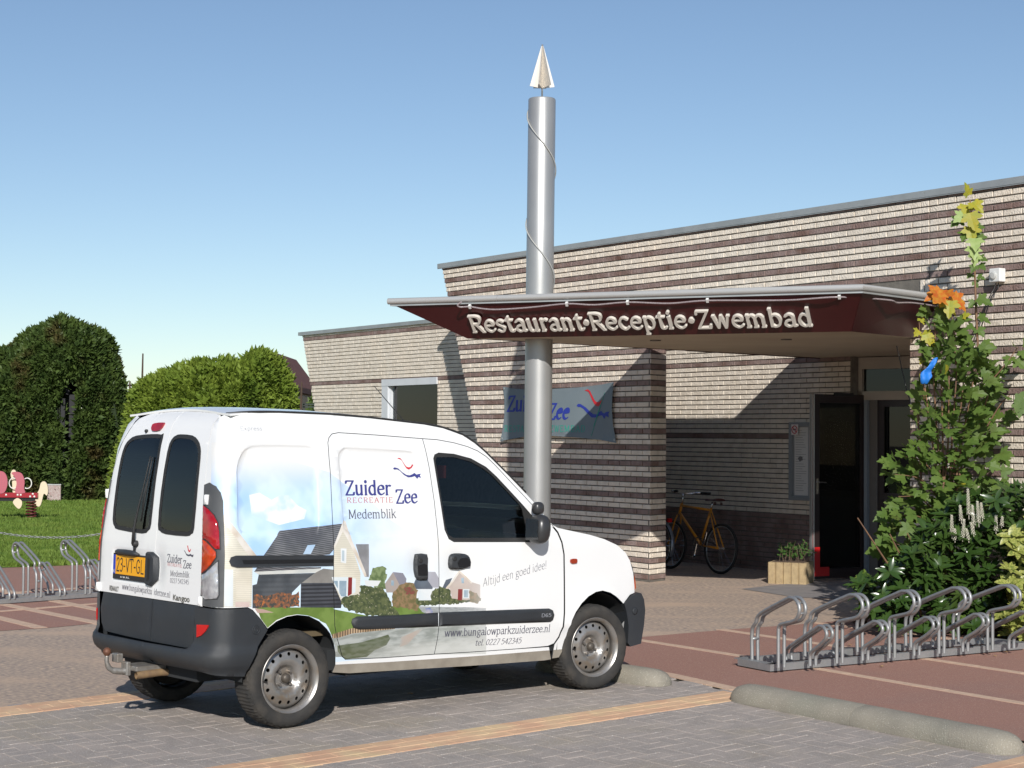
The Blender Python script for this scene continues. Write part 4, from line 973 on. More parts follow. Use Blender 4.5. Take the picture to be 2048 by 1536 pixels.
def bicycle(name, label, s, w, frame_m, guard=False, sc=1.0, lean=R(-4)):
    t = thing(name, label, 'bicycle', FP(s, 0, w), FROT, 'bicycles parked in the porch')
    t.rotation_euler = (lean, 0, FROT)
    wheel_b(t, (0, 0, .31), .295); wheel_b(t, (-.98, 0, .31), .295)
    F = MB(); hs = (-.81, 0, .81); hb = (-.84, 0, .72); st_ = (-.232, 0, .775); bb = (-.39, 0, .345)
    F.tube([hs, st_], .0155, 10); F.tube([hb, bb], .017, 10); F.tube([(-.225, 0, .80), bb], .016, 10); F.tube([(-.805, 0, .835), (-.845, 0, .70)], .019, 10)
    for y in (-.05, .05): F.tube([(-.235, y * .3, .76), (0, y, .31)], .009, 8); F.tube([(-.37, y * .5, .335), (0, y, .31)], .010, 8)
    for y in (-.05, .05): F.tube(smooth_path([(-.85, y * .5, .69), (-.87, y, .60), (-.93, y, .42), (-.98, y, .31)], 4), .010, 8)
    F.obj('frame', frame_m, t, smooth=True)
    mb = MB(); mb.tube([(-.225, 0, .79), (-.21, 0, .875)], .012, 8); mb.obj('seat_post', m_chrome, t, smooth=True)
    sd_ = MB(); n = 9
    prof = [(-.33, .018), (-.28, .022), (-.22, .045), (-.15, .08), (-.09, .10), (-.06, .085)]
    v = []
    for x, hw in prof:
        for k in range(n): a = PI * k / (n - 1); v.append((x, -hw * math.cos(a), .885 + .028 * math.sin(a) + (.012 if x > -.12 else 0)))
    f = [(i * n + k, i * n + k + 1, (i + 1) * n + k + 1, (i + 1) * n + k) for i in range(len(prof) - 1) for k in range(n - 1)] + [tuple(range(n)), tuple((len(prof) - 1) * n + k for k in range(n - 1, -1, -1))] + [(i * n, (i + 1) * n, (i + 1) * n + n - 1, i * n + n - 1) for i in range(len(prof) - 1)]
    sd_.add(v, f)
    for y in (-.05, .05): sd_.tube([(-.1 + .018 * math.cos(a), y + .018 * math.sin(a), .84 + .0016 * i) for i, a in enumerate(np.linspace(0, 6 * PI, 24))], .003, 4)
    sd_.obj('saddle', mat('brown_leather', (.075, .022, .016), .5), t, smooth=True, sharp=50)
    mb = MB(); mb.tube([(-.80, 0, .83), (-.79, 0, .96)], .012, 8); mb.tube(smooth_path([(-.66, -.27, .985), (-.74, -.22, .985), (-.80, -.1, .965), (-.81, 0, .96), (-.80, .1, .965), (-.74, .22, .985), (-.66, .27, .985)], 4), .011, 8); mb.obj('handlebar', m_chrome, t, smooth=True)
    for y in (-.255, .255): mb = MB(); mb.tube([(-.66 + .08, y * 1.05, .985), (-.72, y * .92, .985)], .016, 8); mb.obj('grip', m_black, t, smooth=True)
    mb = MB(); mb.lathe([(.075, -.002), (.09, -.002), (.09, .002), (.075, .002)], 28, Matrix.Translation((-.39, -.045, .345)) @ Matrix.Rotation(PI / 2, 4, 'X'), close=True)
    mb.tube([(-.39, -.06, .345), (-.42, -.065, .19)], .008, 6); mb.tube([(-.39, .06, .345), (-.36, .065, .50)], .008, 6); mb.box((-.47, -.14, .18), (-.38, -.06, .20)); mb.box((-.40, .06, .49), (-.31, .14, .51)); mb.obj('crank', m_chrome, t)
    mb = MB(); mb.tube([(-.39, -.045, .432), (0, -.045, .345)], .004, 4); mb.tube([(-.39, -.045, .258), (0, -.045, .275)], .004, 4); mb.obj('chain', m_black, t)
    if guard:
        g = MB(); v = []; f = []; A_ = np.linspace(R(-25), R(190), 26)
        for a in A_:
            for k, (dy, dr) in enumerate(((-.026, -.008), (-.014, .004), (.014, .004), (.026, -.008))): v.append(((.325 + dr) * math.cos(a), dy, .31 + (.325 + dr) * math.sin(a)))
        f = [(i * 4 + k, i * 4 + k + 1, i * 4 + k + 5, i * 4 + k + 4) for i in range(25) for k in range(3)]; g.add(v, f); g.obj('mudguard', mat('grey_mudguard', (.26, .28, .32), .3, metal=.5), t, smooth=True)
        mb = MB(); mb.box((.20, -.03, .60), (.235, .03, .65)); mb.obj('rear_reflector', mat('reflector_red', (.55, .01, .01), .25), t)
        mb = MB(); mb.box((-.33, -.06, .66), (.18, .06, .67)); mb.tube([(.1, .05, .66), (0, .05, .31)], .004, 5); mb.tube([(.1, -.05, .66), (0, -.05, .31)], .004, 5); mb.obj('carrier', m_black, t)
    return t
m_yb = mat('yellow_enamel', (.62, .25, .012), .35, coat=.4)
bicycle('bicycle', 'yellow framed bicycle with a brown saddle leaning in the porch shade', .60, -1.5, m_yb)
bicycle('bicycle', 'bicycle with a grey mudguard and red reflector, mostly hidden behind the brick pier', -.43, -1.32, mat('dark_enamel', (.03, .035, .045), .35, coat=.4), guard=True)

# ---------------------------------------------------------------- planter by the door
pl = thing('planter', 'ribbed yellowish concrete planter box beside the open glass door', 'planter', (2.951, 20.175, 0))
m_plc = mat('ribbed_concrete', (.44, .33, .18), .9, col2=(.34, .25, .14), scale=18, bump=.9, bscale=110)
d1 = (Vector((3.365, 20.004, 0)) - Vector((2.951, 20.175, 0))); pw = d1.length; d1.normalize(); d2 = Vector((-d1.y, d1.x, 0))
def front_profile(n, w, dep=.018):
    o = []; k = n * 8
    for i in range(k + 1):
        x = w * i / k; t = (i % 8) / 8.0; o.append((x, dep * (0.9 if t in (0,) else (0 if .12 < t < .9 else .5))))
    return o
fp = front_profile(5, pw)
poly = [d1 * x + d2 * y for x, y in fp] + [d1 * pw + d2 * .40, d2 * .40]
mb = MB(); mb.prism([(p.x, p.y) for p in poly], 0, .245, lambda u, v, h: (u, v, h)); mb.obj('box', m_plc, pl)
ins = [d1 * .04 + d2 * .06, d1 * (pw - .04) + d2 * .06, d1 * (pw - .04) + d2 * .36, d1 * .04 + d2 * .36]
mb = MB(); mb.prism([(p.x, p.y) for p in ins], .246, .250, lambda u, v, h: (u, v, h)); mb.obj('earth_fill', m_soil, pl)
pp = thing('planter_shrub', 'small dark leafy plant growing in the concrete planter', 'plant', (2.951, 20.175, .25))
mb = MB(); ll = MB()
for i in range(26):
    b_ = d1 * random.uniform(.08, pw - .06) + d2 * random.uniform(.1, .32); t_ = b_ + Vector((random.uniform(-.1, .12), random.uniform(-.1, .1), random.uniform(.10, .26))); mb.tube([b_, t_], .003, 4)
    for j in range(9):
        c = b_.lerp(t_, random.uniform(.3, 1)); d = Vector((random.uniform(-1, 1), random.uniform(-1, 1), random.uniform(-.1, .8))).normalized() * .045; e = d.orthogonal().normalized() * .014; ll.add([c, c + d * .5 + e, c + d, c + d * .5 - e], [(0, 1, 2, 3)])
mb.obj('stem', mat('twig', (.12, .08, .05), .8), pp); tag(ll.obj('leaves', mat('planter_leaf', (.03, .075, .015), .45, col2=(.05, .10, .02), scale=12), pp, fix=False), kind='stuff')

# ---------------------------------------------------------------- foliage helpers
def leafmat(name, c1, c2, c3=None, rough=.5, sc=6, trans=.25, spec=.4):
    m = bpy.data.materials.new(name); m.use_nodes = True; n = m.node_tree.nodes; l = m.node_tree.links; b = n['Principled BSDF']
    g = n.new('ShaderNodeNewGeometry'); t = n.new('ShaderNodeTexNoise'); t.inputs['Scale'].default_value = sc; t.inputs['Detail'].default_value = 3; l.new(g.outputs['Position'], t.inputs['Vector'])
    mr = n.new('ShaderNodeMapRange'); mr.inputs[1].default_value = .34; mr.inputs[2].default_value = .66; l.new(t.outputs['Fac'], mr.inputs[0])
    mx = n.new('ShaderNodeMix'); mx.data_type = 'RGBA'; mx.inputs[6].default_value = (*c1, 1); mx.inputs[7].default_value = (*c2, 1); l.new(mr.outputs[0], mx.inputs[0]); out = mx.outputs[2]
    if c3:
        t2 = n.new('ShaderNodeTexNoise'); t2.inputs['Scale'].default_value = sc * .35; t2.inputs['Detail'].default_value = 4; l.new(g.outputs['Position'], t2.inputs['Vector'])
        m2 = n.new('ShaderNodeMapRange'); m2.inputs[1].default_value = .58; m2.inputs[2].default_value = .70; l.new(t2.outputs['Fac'], m2.inputs[0])
        x2 = n.new('ShaderNodeMix'); x2.data_type = 'RGBA'; x2.inputs[7].default_value = (*c3, 1); l.new(out, x2.inputs[6]); l.new(m2.outputs[0], x2.inputs[0]); out = x2.outputs[2]
    l.new(out, b.inputs['Base Color']); b.inputs['Roughness'].default_value = rough; b.inputs['Specular IOR Level'].default_value = spec
    if trans:
        tr = n.new('ShaderNodeBsdfTranslucent'); l.new(out, tr.inputs[0]); ms = n.new('ShaderNodeMixShader'); ms.inputs[0].default_value = trans
        l.new(b.outputs[0], ms.inputs[1]); l.new(tr.outputs[0], ms.inputs[2]); l.new(ms.outputs[0], n['Material Output'].inputs[0])
    MAT[name] = m; return m
# conifer hedges: sprays of scale foliage over a lumpy front
def hedge(name, label, outline, Y, depth, n, m, size, lump=.35, seed=1, fringe=.25, slots=(), cat='hedge'):
    r = np.random.default_rng(seed)
    xs = [p[0] for p in outline]; zs = [p[1] for p in outline]
    t = thing(name, label, cat, (sum(xs) / len(xs), Y, 0))
    ox, oy = t.location.x, t.location.y
    P = np.stack([r.uniform(min(xs), max(xs), n * 3), r.uniform(min(zs), max(zs), n * 3)], 1)
    P = P[pip(P[:, 0], P[:, 1], outline)]
    for s_ in slots: P = P[~pip(P[:, 0], P[:, 1], s_)]
    P = P[:n]; k = len(P)
    def edge_d(p):
        d = np.full(len(p), 9.)
        for i in range(len(outline)):
            a = np.array(outline[i]); b = np.array(outline[(i + 1) % len(outline)])
            if max(a[1], b[1]) < .2: continue
            ab = b - a; tt = np.clip(((p - a) @ ab) / (ab @ ab), 0, 1); d = np.minimum(d, np.linalg.norm(p - (a + tt[:, None] * ab), axis=1))
        return d
    d = edge_d(P)
    F1 = lambda x, z, f, q: np.sin(x * f + q) * np.cos(z * f * .8 + q * 2) 
    front = depth * (1 - np.sqrt(np.clip(d / (depth * .9), 0, 1))) + lump * .5 * (F1(P[:, 0], P[:, 1], 2.3, 1) + .6 * F1(P[:, 0], P[:, 1], 5.1, 2) + .4 * F1(P[:, 0], P[:, 1], 11., 3)) 
    yy_ = front + np.abs(r.normal(0, .10, k))
    # inner mass so the hedge is closed
    nrm = np.stack([r.normal(0, .55, k), -np.ones(k) + r.normal(0, .35, k), .45 + r.normal(0, .55, k)], 1)
    sx = np.sign(P[:, 0] - ox) * np.clip(1 - d / (depth * .6), 0, 1); nrm[:, 0] += sx * 1.2; nrm[:, 2] += np.clip(1 - d / .5, 0, 1) * .8
    nrm /= np.linalg.norm(nrm, axis=1)[:, None]
    V = []; base = np.stack([P[:, 0] - ox, yy_, P[:, 1]], 1); blades = 4
    for b in range(blades):
        dr = nrm + r.normal(0, .45, (k, 3)); dr /= np.linalg.norm(dr, axis=1)[:, None]
        sd = np.cross(dr, r.normal(0, 1, (k, 3))); sd /= np.linalg.norm(sd, axis=1)[:, None] + 1e-9
        L_ = size * r.uniform(.6, 1.5, (k, 1)); w_ = L_ * .20
        V.append(np.stack([base, base + dr * L_ * .5 + sd * w_, base + dr * L_, base + dr * L_ * .45 - sd * w_], 1))
    V = np.concatenate(V); q = len(V)
    tag(obj('foliage', np_mesh('foliage', V, np.arange(q * 4).reshape(-1, 4), m), t), kind='stuff')
    # dark core
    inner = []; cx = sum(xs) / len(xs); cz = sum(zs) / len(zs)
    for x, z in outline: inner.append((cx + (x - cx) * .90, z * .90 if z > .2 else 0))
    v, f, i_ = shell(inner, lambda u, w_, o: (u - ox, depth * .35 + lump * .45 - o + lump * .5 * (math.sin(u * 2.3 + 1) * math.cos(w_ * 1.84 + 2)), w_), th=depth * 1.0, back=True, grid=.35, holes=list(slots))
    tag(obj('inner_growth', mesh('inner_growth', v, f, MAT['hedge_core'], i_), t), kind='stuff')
    mb = MB()
    for j in range(int((max(xs) - min(xs)) / 1.0) + 1):
        x = min(xs) + .4 + j * 1.0 - ox; mb.tube([(x, depth * .75, 0), (x + .05, depth * .75, max(zs) * .8)], [.07, .02], 6)
    mb.obj('trunk', MAT['hedge_bark'], t)
    return t
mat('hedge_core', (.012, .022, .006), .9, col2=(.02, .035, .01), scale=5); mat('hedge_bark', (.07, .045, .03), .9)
m_dkh = leafmat('dark_conifer', (.042, .075, .016), (.078, .12, .024), (.085, .070, .022), sc=3.5, trans=.12, rough=.6)
m_lth = leafmat('bright_conifer', (.15, .22, .028), (.22, .29, .04), (.10, .16, .02), sc=2.2, trans=.22, rough=.6)
DH = [(-13.6, 0), (-13.6, 3.0), (-13.2, 3.55), (-12.45, 3.80), (-12.2, 4.09), (-11.8, 4.30), (-11.45, 4.42), (-11.19, 4.55), (-10.9, 4.42), (-10.63, 4.31), (-10.25, 4.2), (-10.02, 4.05), (-9.83, 3.44), (-9.62, 2.83), (-9.50, 2.1), (-9.55, 1.2), (-9.65, 0)]
slot = [(-10.92, 0), (-10.90, 1.4), (-10.98, 2.4), (-10.86, 3.0), (-10.62, 3.02), (-10.58, 2.2), (-10.70, 1.2), (-10.78, 0)]
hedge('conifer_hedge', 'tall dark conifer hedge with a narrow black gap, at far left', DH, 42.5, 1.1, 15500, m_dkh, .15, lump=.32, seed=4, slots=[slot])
m_void = mat('fence_black', (.012, .012, .014), .7)
fp_ = thing('black_gate', 'narrow black gate post standing in the gap of the dark hedge', 'gate', (-10.86, 42.6, 0))
mb = MB(); mb.box((-.12, 0, 0), (-.02, .1, 2.5)); mb.obj('post', m_void, fp_); mb = MB(); mb.box((.02, .25, 0), (.30, .3, 3.2)); mb.box((-.10, .25, 2.6), (.30, .3, 3.0)); mb.obj('leaf_panel', m_void, fp_)
for i in range(4): mb = MB(); mb.box((-.20 + .045 * i, .02, .1), (-.19 + .045 * i, .04, 2.3)); mb.obj('bar', m_void, fp_)
bx_ = thing('litter_bin', 'small pale crate low in the gap of the dark hedge', 'crate', (-11.05, 42.35, 0))
mb = MB(); mb.box((-.15, -.05, .02), (.17, .15, .40)); mb.obj('crate_body', mat('pale_pink', (.32, .22, .20), .8, col2=(.42, .36, .33), scale=26), bx_); mb = MB(); mb.box((-.16, -.06, .40), (.18, .16, .425)); mb.obj('rim', mat('pale_grey', (.42, .43, .42), .6), bx_)
LH = [(-9.35, 0), (-9.28, .9), (-9.05, 1.5), (-8.95, 1.9), (-8.84, 2.55), (-8.65, 2.85), (-8.4, 2.95), (-8.0, 3.12), (-7.7, 3.20), (-7.3, 3.36), (-7.0, 3.30), (-6.8, 3.42), (-6.45, 3.32), (-6.22, 3.50), (-5.95, 3.60), (-5.7, 3.52), (-5.5, 3.42), (-5.35, 3.25), (-5.17, 2.9), (-5.12, 2.6), (-5.06, 2.1), (-4.98, 1.2), (-4.95, 0)]
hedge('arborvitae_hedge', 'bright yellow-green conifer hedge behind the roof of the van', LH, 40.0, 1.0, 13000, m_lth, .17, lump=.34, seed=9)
m_bsh = leafmat('broadleaf_green', (.07, .125, .018), (.12, .18, .03), None, sc=5, trans=.25)
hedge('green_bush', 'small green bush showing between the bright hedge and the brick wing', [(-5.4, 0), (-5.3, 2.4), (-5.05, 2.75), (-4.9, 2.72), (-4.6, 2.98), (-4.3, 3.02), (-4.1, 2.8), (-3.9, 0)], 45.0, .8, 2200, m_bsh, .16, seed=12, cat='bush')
# mesh fence in front of it
mf = thing('mesh_fence', 'dark green wire fence panel left of the brick wing', 'fence', (-4.75, 41.5, 0))
mb = MB()
for z in (2.0, 2.06, 2.3, 2.36): mb.box((-.75, -.01, z), (1.2, .01, z + .03))
mb.obj('double_wire', mat('fence_green', (.02, .035, .025), .6), mf)
mb = MB()
for i in range(36): mb.box((-.75 + .054 * i, -.004, .05), (-.744 + .054 * i, .004, 2.42))
tag(mb.obj('upright_wires', MAT['fence_green'], mf), kind='stuff')
mb = MB(); mb.box((-2.9, -.03, 2.42), (-.75, .03, 2.46)); mb.box((-.8, -.03, 0), (-.74, .03, 2.46)); mb.obj('post', MAT['fence_green'], mf)
wire = thing('sports_fence', 'thin dark top rail of a fence between the two hedges', 'fence', (-9.2, 44, 0))
mb = MB(); mb.box((-1.2, 0, 2.84), (1.6, .05, 2.89)); mb.box((1.5, 0, 0), (1.56, .06, 2.9)); mb.obj('top_rail', m_void, wire)
# far house gable
hs_ = thing('house', 'far house with a red tiled roof edge and white gable board behind the hedge', 'house', (-7.0, 62, 0))
def px3(u, v, Y): return ((u - 1024) / 3500 * Y, 0, 1.7 + (868 - v + .006 * (u - 1024) * -1 * -1) / 3500 * Y)
g0 = [px3(542, 726, 62), px3(590, 790, 62), px3(590, 850, 62), px3(494, 850, 62), px3(494, 790, 62)]
mb = MB(); gp = [(p[0] + 7.0, p[2]) for p in g0]; gp = [gp[0], gp[1], (gp[2][0], 0), (gp[3][0], 0), gp[4]]
mb.prism(gp, 0, 7, lambda u, v, h: (u, h, v)); mb.obj('wall', mat('house_wall', (.52, .38, .24), .8), hs_)
a_ = Vector((gp[0][0], 0, gp[0][1])); b_ = Vector((gp[1][0], 0, gp[1][1])); c_ = Vector((gp[4][0], 0, gp[4][1])); uz = Vector((0, 0, .22))
for q in (b_, c_):
    e = q + (q - a_) * .10; mb = MB(); mb.add([a_ + Vector((0, -.3, 0)), e + Vector((0, -.3, 0)), e + Vector((0, -.3, 0)) + uz, a_ + Vector((0, -.3, 0)) + uz, a_ + Vector((0, -.2, 0)), e + Vector((0, -.2, 0)), e + Vector((0, -.2, 0)) + uz, a_ + Vector((0, -.2, 0)) + uz], [(0, 1, 2, 3), (7, 6, 5, 4), (0, 4, 5, 1), (2, 6, 7, 3)]); mb.obj('barge_board', m_white, hs_)
    mb = MB(); mb.add([a_ + uz + Vector((0, -.35, 0)), e + uz + Vector((0, -.35, 0)), e + uz * 1.9 + Vector((0, -.35, 0)), a_ + uz * 1.9 + Vector((0, -.35, 0)), a_ + uz + Vector((0, 7.2, 0)), e + uz + Vector((0, 7.2, 0)), e + uz * 1.9 + Vector((0, 7.2, 0)), a_ + uz * 1.9 + Vector((0, 7.2, 0))], [(0, 1, 2, 3), (7, 6, 5, 4), (0, 4, 5, 1), (1, 5, 6, 2), (2, 6, 7, 3), (3, 7, 4, 0)]); mb.obj('roof', mat('red_roof_tile', (.16, .055, .035), .8, col2=(.11, .04, .03), scale=6), hs_)
# chain between posts in front of the lawn
ch = thing('chain_barrier', 'sagging grey chain along the lawn edge at left', 'chain', (-6.3, 22.3, 0))
mb = MB(); NL = 66
for i in range(NL):
    t0 = i / NL; x = -1.05 + 2.6 * t0; s_ = (x - .47) / 1.5; z = .35 + .30 * s_ * s_ * (1 if s_ > 0 else .95); sl = .4 * s_
    M_ = Matrix.Translation((x, 0, z)) @ Matrix.Rotation(-math.atan(sl), 4, 'Y') @ Matrix.Rotation(PI / 2 * (i % 2) + .4, 4, 'X')
    mb.tube([M_ @ Vector((.026 * math.cos(a), .013 * math.sin(a), 0)) for a in np.linspace(0, 2 * PI, 9)[:-1]], .0042, 4, closed=True)
tag(mb.obj('links', m_galv, ch, smooth=True), kind='stuff')
for x, z in ((-1.06, .62), (1.56, .60)): mb = MB(); mb.tube([(x, 0, 0), (x, 0, .72)], .035, 10); mb.lathe([(.035, .72), (.045, .73), (.03, .76), (0, .765)], 12, Matrix.Translation((x, 0, 0))); mb.obj('post', m_black, ch, smooth=True, sharp=50)

# ---------------------------------------------------------------- spring rocker on the lawn
sp_ = thing('spring_rider', 'red and cream spring rocker toy with two coil springs on the lawn', 'playground rocker', (-9.62, 33.6, 0))
m_rr = mat('red_board', (.30, .012, .022), .35); m_cb = mat('cream_board', (.66, .54, .38), .5); m_spr = mat('red_spring', (.42, .03, .02), .4); m_pk = mat('pink_board', (.42, .10, .13), .45); m_wt = mat('white_tube_toy', (.72, .70, .64), .35)
def coil(x, y, z0, z1, r, n, m):
    mb = MB(); mb.tube([(x + r * math.cos(a), y + r * math.sin(a), z0 + (z1 - z0) * i / (n * 14)) for i, a in enumerate(np.linspace(0, 2 * PI * n, n * 14 + 1))], .014, 6); mb.obj('spring', m, sp_, smooth=True)
coil(.43, 0, .02, .36, .085, 6, mat('rusty_dark_spring', (.10, .02, .015), .5)); coil(.05, 1.3, .02, .36, .085, 6, m_spr)
mb = MB(); mb.box((-.9, -.09, .43), (.56, .09, .52)); mb.obj('beam', m_rr, sp_); mb = MB(); mb.box((-.9, -.05, .36), (.5, .05, .43)); mb.obj('under_beam', m_black, sp_)
def cut(name, pl, y0, y1, m): 
    mb = MB(); mb.prism(smooth_poly(pl, 4), y0, y1, lambda u, v, h: (u, h, v)); return mb.obj(name, m, sp_)
cut('wing_board', [(.52, .28), (.58, .26), (.62, .34), (.66, .50), (.72, .47), (.74, .56), (.72, .68), (.66, .74), (.60, .70), (.57, .58), (.50, .46), (.46, .36)], -.02, .02, m_cb)
cut('wing_board', [(.10, .34), (.20, .22), (.26, .26), (.27, .36), (.18, .42)], -.12, -.10, m_cb)
cut('figure_board', [(.14, .52), (.16, .70), (.12, .82), (.06, .90), (.16, .92), (.26, .88), (.31, .74), (.30, .60), (.32, .52)], -.10, -.07, m_pk)
cut('figure_board', [(-.20, .52), (-.22, .66), (-.18, .82), (-.22, .92), (-.10, .92), (-.03, .82), (-.02, .66), (-.08, .52)], -.10, -.07, m_pk)
cut('back_board', [(.05, .52), (.03, .72), (.0, .88), (.05, .96), (.11, .90), (.12, .7), (.12, .52)], .05, .08, m_cb)
for x in (.08, .34, -.28):
    mb = MB(); mb.tube([(x + .085 * math.cos(a), -.02, .70 + .10 * math.sin(a)) for a in np.linspace(0, 2 * PI, 21)[:-1]], .011, 6, closed=True); mb.obj('grip_ring', m_wt, sp_, smooth=True)
for x, z in ((.18, .48), (.24, .48), (.42, .45), (.50, .45), (-.04, .48), (.47, .50)):
    mb = MB(); mb.lathe([(0, .012), (.012, .01), (.02, .0)], 8, Matrix.Translation((x, -.092, z)) @ Matrix.Rotation(PI / 2, 4, 'X')); mb.obj('bolt_cap', m_wt, sp_, smooth=True)
mb = MB(); mb.lathe([(0, .02), (.25, .015), (.42, .0)], 24, Matrix.Translation((.43, 0, 0))); mb.obj('foot_mat', mat('bare_soil', (.10, .07, .045), .95), sp_)
# ---------------------------------------------------------------- shrubs in the bed right of the entrance
def AT(u, v, Y):
    x = u - 1024; y = v - 768; c, s = math.cos(ROLL), math.sin(ROLL); x, y = c * x + s * y, -s * x + c * y
    d = Vector((x / 3500, math.cos(PITCH) + y / 3500 * math.sin(PITCH), math.sin(PITCH) - y / 3500 * math.cos(PITCH)))
    return Vector((0, 0, 1.7)) + d * (Y / d.y)
m_mpl = leafmat('maple_leaf', (.085, .15, .028), (.12, .185, .035), (.10, .13, .03), rough=.55, sc=7, trans=.32)
m_mpy = leafmat('maple_leaf_yellow', (.42, .36, .03), (.30, .33, .04), None, rough=.5, sc=20, trans=.3)
m_mpp = leafmat('maple_leaf_pale', (.34, .42, .16), (.28, .38, .12), None, rough=.5, sc=20, trans=.2)
m_mpo = leafmat('maple_leaf_orange', (.55, .12, .02), (.55, .26, .03), None, rough=.5, sc=24, trans=.3)
m_twg = mat('reddish_twig', (.22, .12, .06), .7, col2=(.14, .08, .05), scale=15)
def maple_leaf(seed, mt):
    r = random.Random(seed)
    half = [(.0, .0), (.10, .02), (.30, -.03), (.42, .02), (.36, .12), (.50, .20), (.62, .36), (.50, .38), (.42, .42), (.30, .36), (.26, .46), (.30, .62), (.24, .72), (.16, .74), (.10, .88), (0, 1.02)]
    pts = [(x + r.uniform(-.02, .02) * (x > 0), y + r.uniform(-.02, .02)) for x, y in half]; full = pts + [(-x, y) for x, y in pts[-2:0:-1]]
    dr = r.uniform(.05, .28); fo = r.uniform(.05, .30)
    f3 = lambda x, y: (x, y, -dr * (y * y + x * x * .8) + fo * abs(x) * .6 - .05)
    v = [f3(0, .36)] + [f3(x, y) for x, y in full]; n = len(full)
    f = [(0, 1 + i, 1 + (i + 1) % n) for i in range(n)]
    return mesh('leaf', v, f, mt)
LV = {c: [maple_leaf(i + 10 * j, mt) for i in range(5)] for j, (c, mt) in enumerate((('g', m_mpl), ('y', m_mpy), ('p', m_mpp), ('o', m_mpo)))}
maple = thing('maple_shrub', 'self-sown maple with lobed green leaves and tall bare-stemmed shoots beside the entrance', 'maple', (4.0, 15.7, 0))
ML = Vector((4.0, 15.7, 0))
def leaf_matrix(p, toward, size, r):
    """leaf hangs: tip points outward and down, face looks out and up"""
    t = (toward + Vector((r.uniform(-.6, .6), r.uniform(-.5, .3), r.uniform(-.5, .35)))).normalized()
    nrm = Vector((r.uniform(-.5, .5), -1 + r.uniform(-.4, .5), r.uniform(.2, 1.3))); nrm = (nrm - t * nrm.dot(t)).normalized(); x = t.cross(nrm)
    M = Matrix((x, t, nrm)).transposed().to_4x4(); return Matrix.Translation(p) @ M @ Matrix.Scale(size, 4)
rm = random.Random(21)
OUT = [(1848, 705), (1880, 690), (1900, 640), (1930, 690), (1960, 700), (1985, 720), (2002, 760), (1990, 800), (2025, 830), (2005, 860), (1998, 900), (2030, 935), (2010, 965), (1990, 985), (2000, 1010), (1960, 1030), (1930, 1060), (1900, 1100), (1880, 1150), (1850, 1170), (1790, 1180), (1765, 1170), (1800, 1140), (1800, 1110), (1752, 1100), (1750, 1085), (1775, 1070), (1770, 1030), (1800, 990), (1810, 960), (1765, 945), (1763, 918), (1810, 905), (1830, 870), (1838, 790), (1845, 745)]
OUTn = [tuple(p) for p in OUT]
leaves = []
cx_, cy_ = 1900, 930
xs = [p[0] for p in OUT]; ys = [p[1] for p in OUT]
while len(leaves) < 760:
    u, v = rm.uniform(min(xs), max(xs)), rm.uniform(min(ys), max(ys))
    if not pip(np.array([u]), np.array([v]), OUTn)[0]: continue
    if u > 1975 and rm.random() < .45: continue
    Y = 15.15 + abs(rm.gauss(0, .42)) + (.25 if rm.random() < .3 else 0)
    p = AT(u, v, Y); out = Vector(((u - cx_) / 130, -.55, (cy_ - v) / 500)); col = 'g' if rm.random() > .012 else 'y'
    leaves.append((p, out, rm.uniform(.085, .15) * (1 if v > 640 else .8), col, Y))
extra = []
def shoot(pts, r0, r1, lv):
    P = [AT(u, v, Y) for u, v, Y in pts]; q = smooth_path(P, 5); mb = MB(); n = len(q)
    mb.tube([p - ML for p in q], [r0 + (r1 - r0) * i / (n - 1) for i in range(n)], 6); mb.obj('stem', m_twg, maple, smooth=True)
    for (u, v, Y, du, dv, sz, c) in lv: extra.append((AT(u, v, Y), Vector((du, -.4, dv)), sz, c, Y))
shoot([(1957, 715, 15.5), (1953, 640, 15.5), (1950, 560, 15.5), (1947, 480, 15.5), (1940, 400, 15.5)], .012, .006,
      [(1938, 392, 15.5, -.3, .8, .13, 'y'), (1945, 402, 15.45, .5, -.5, .15, 'y'), (1932, 408, 15.5, -.6, -.4, .14, 'y'), (1940, 425, 15.4, 0, -1, .17, 'y'), (1928, 428, 15.45, -.9, -.3, .13, 'p'), (1922, 437, 15.5, -.8, -.6, .13, 'g'), (1950, 445, 15.5, .5, -.9, .15, 'g'), (1942, 452, 15.45, 0, -1, .16, 'y'), (1936, 462, 15.5, -.5, -.9, .14, 'g'), (1956, 468, 15.5, .4, -.9, .13, 'g'), (1950, 475, 15.4, 0, -1, .15, 'p'), (1946, 492, 15.4, -.3, -1, .14, 'p'), (1950, 505, 15.4, .3, -1, .13, 'p'), (1955, 515, 15.5, .6, -.6, .10, 'g'), (1958, 528, 15.5, .7, -.8, .09, 'g'), (1950, 530, 15.4, -.6, -.5, .08, 'g'), (1944, 548, 15.5, -.8, -.2, .07, 'g'), (1955, 552, 15.5, .8, -.2, .08, 'g'), (1948, 562, 15.5, .2, -.8, .07, 'g'),
       (1955, 595, 15.45, .9, -.3, .15, 'g'), (1950, 602, 15.5, -.8, -.6, .09, 'g'), (1958, 630, 15.5, .6, -.9, .13, 'g'), (1955, 655, 15.5, .8, -.3, .11, 'g'), (1948, 652, 15.5, -.9, -.3, .09, 'g'), (1945, 680, 15.4, -.9, -.2, .12, 'g'), (1965, 685, 15.4, .9, -.4, .13, 'g')])
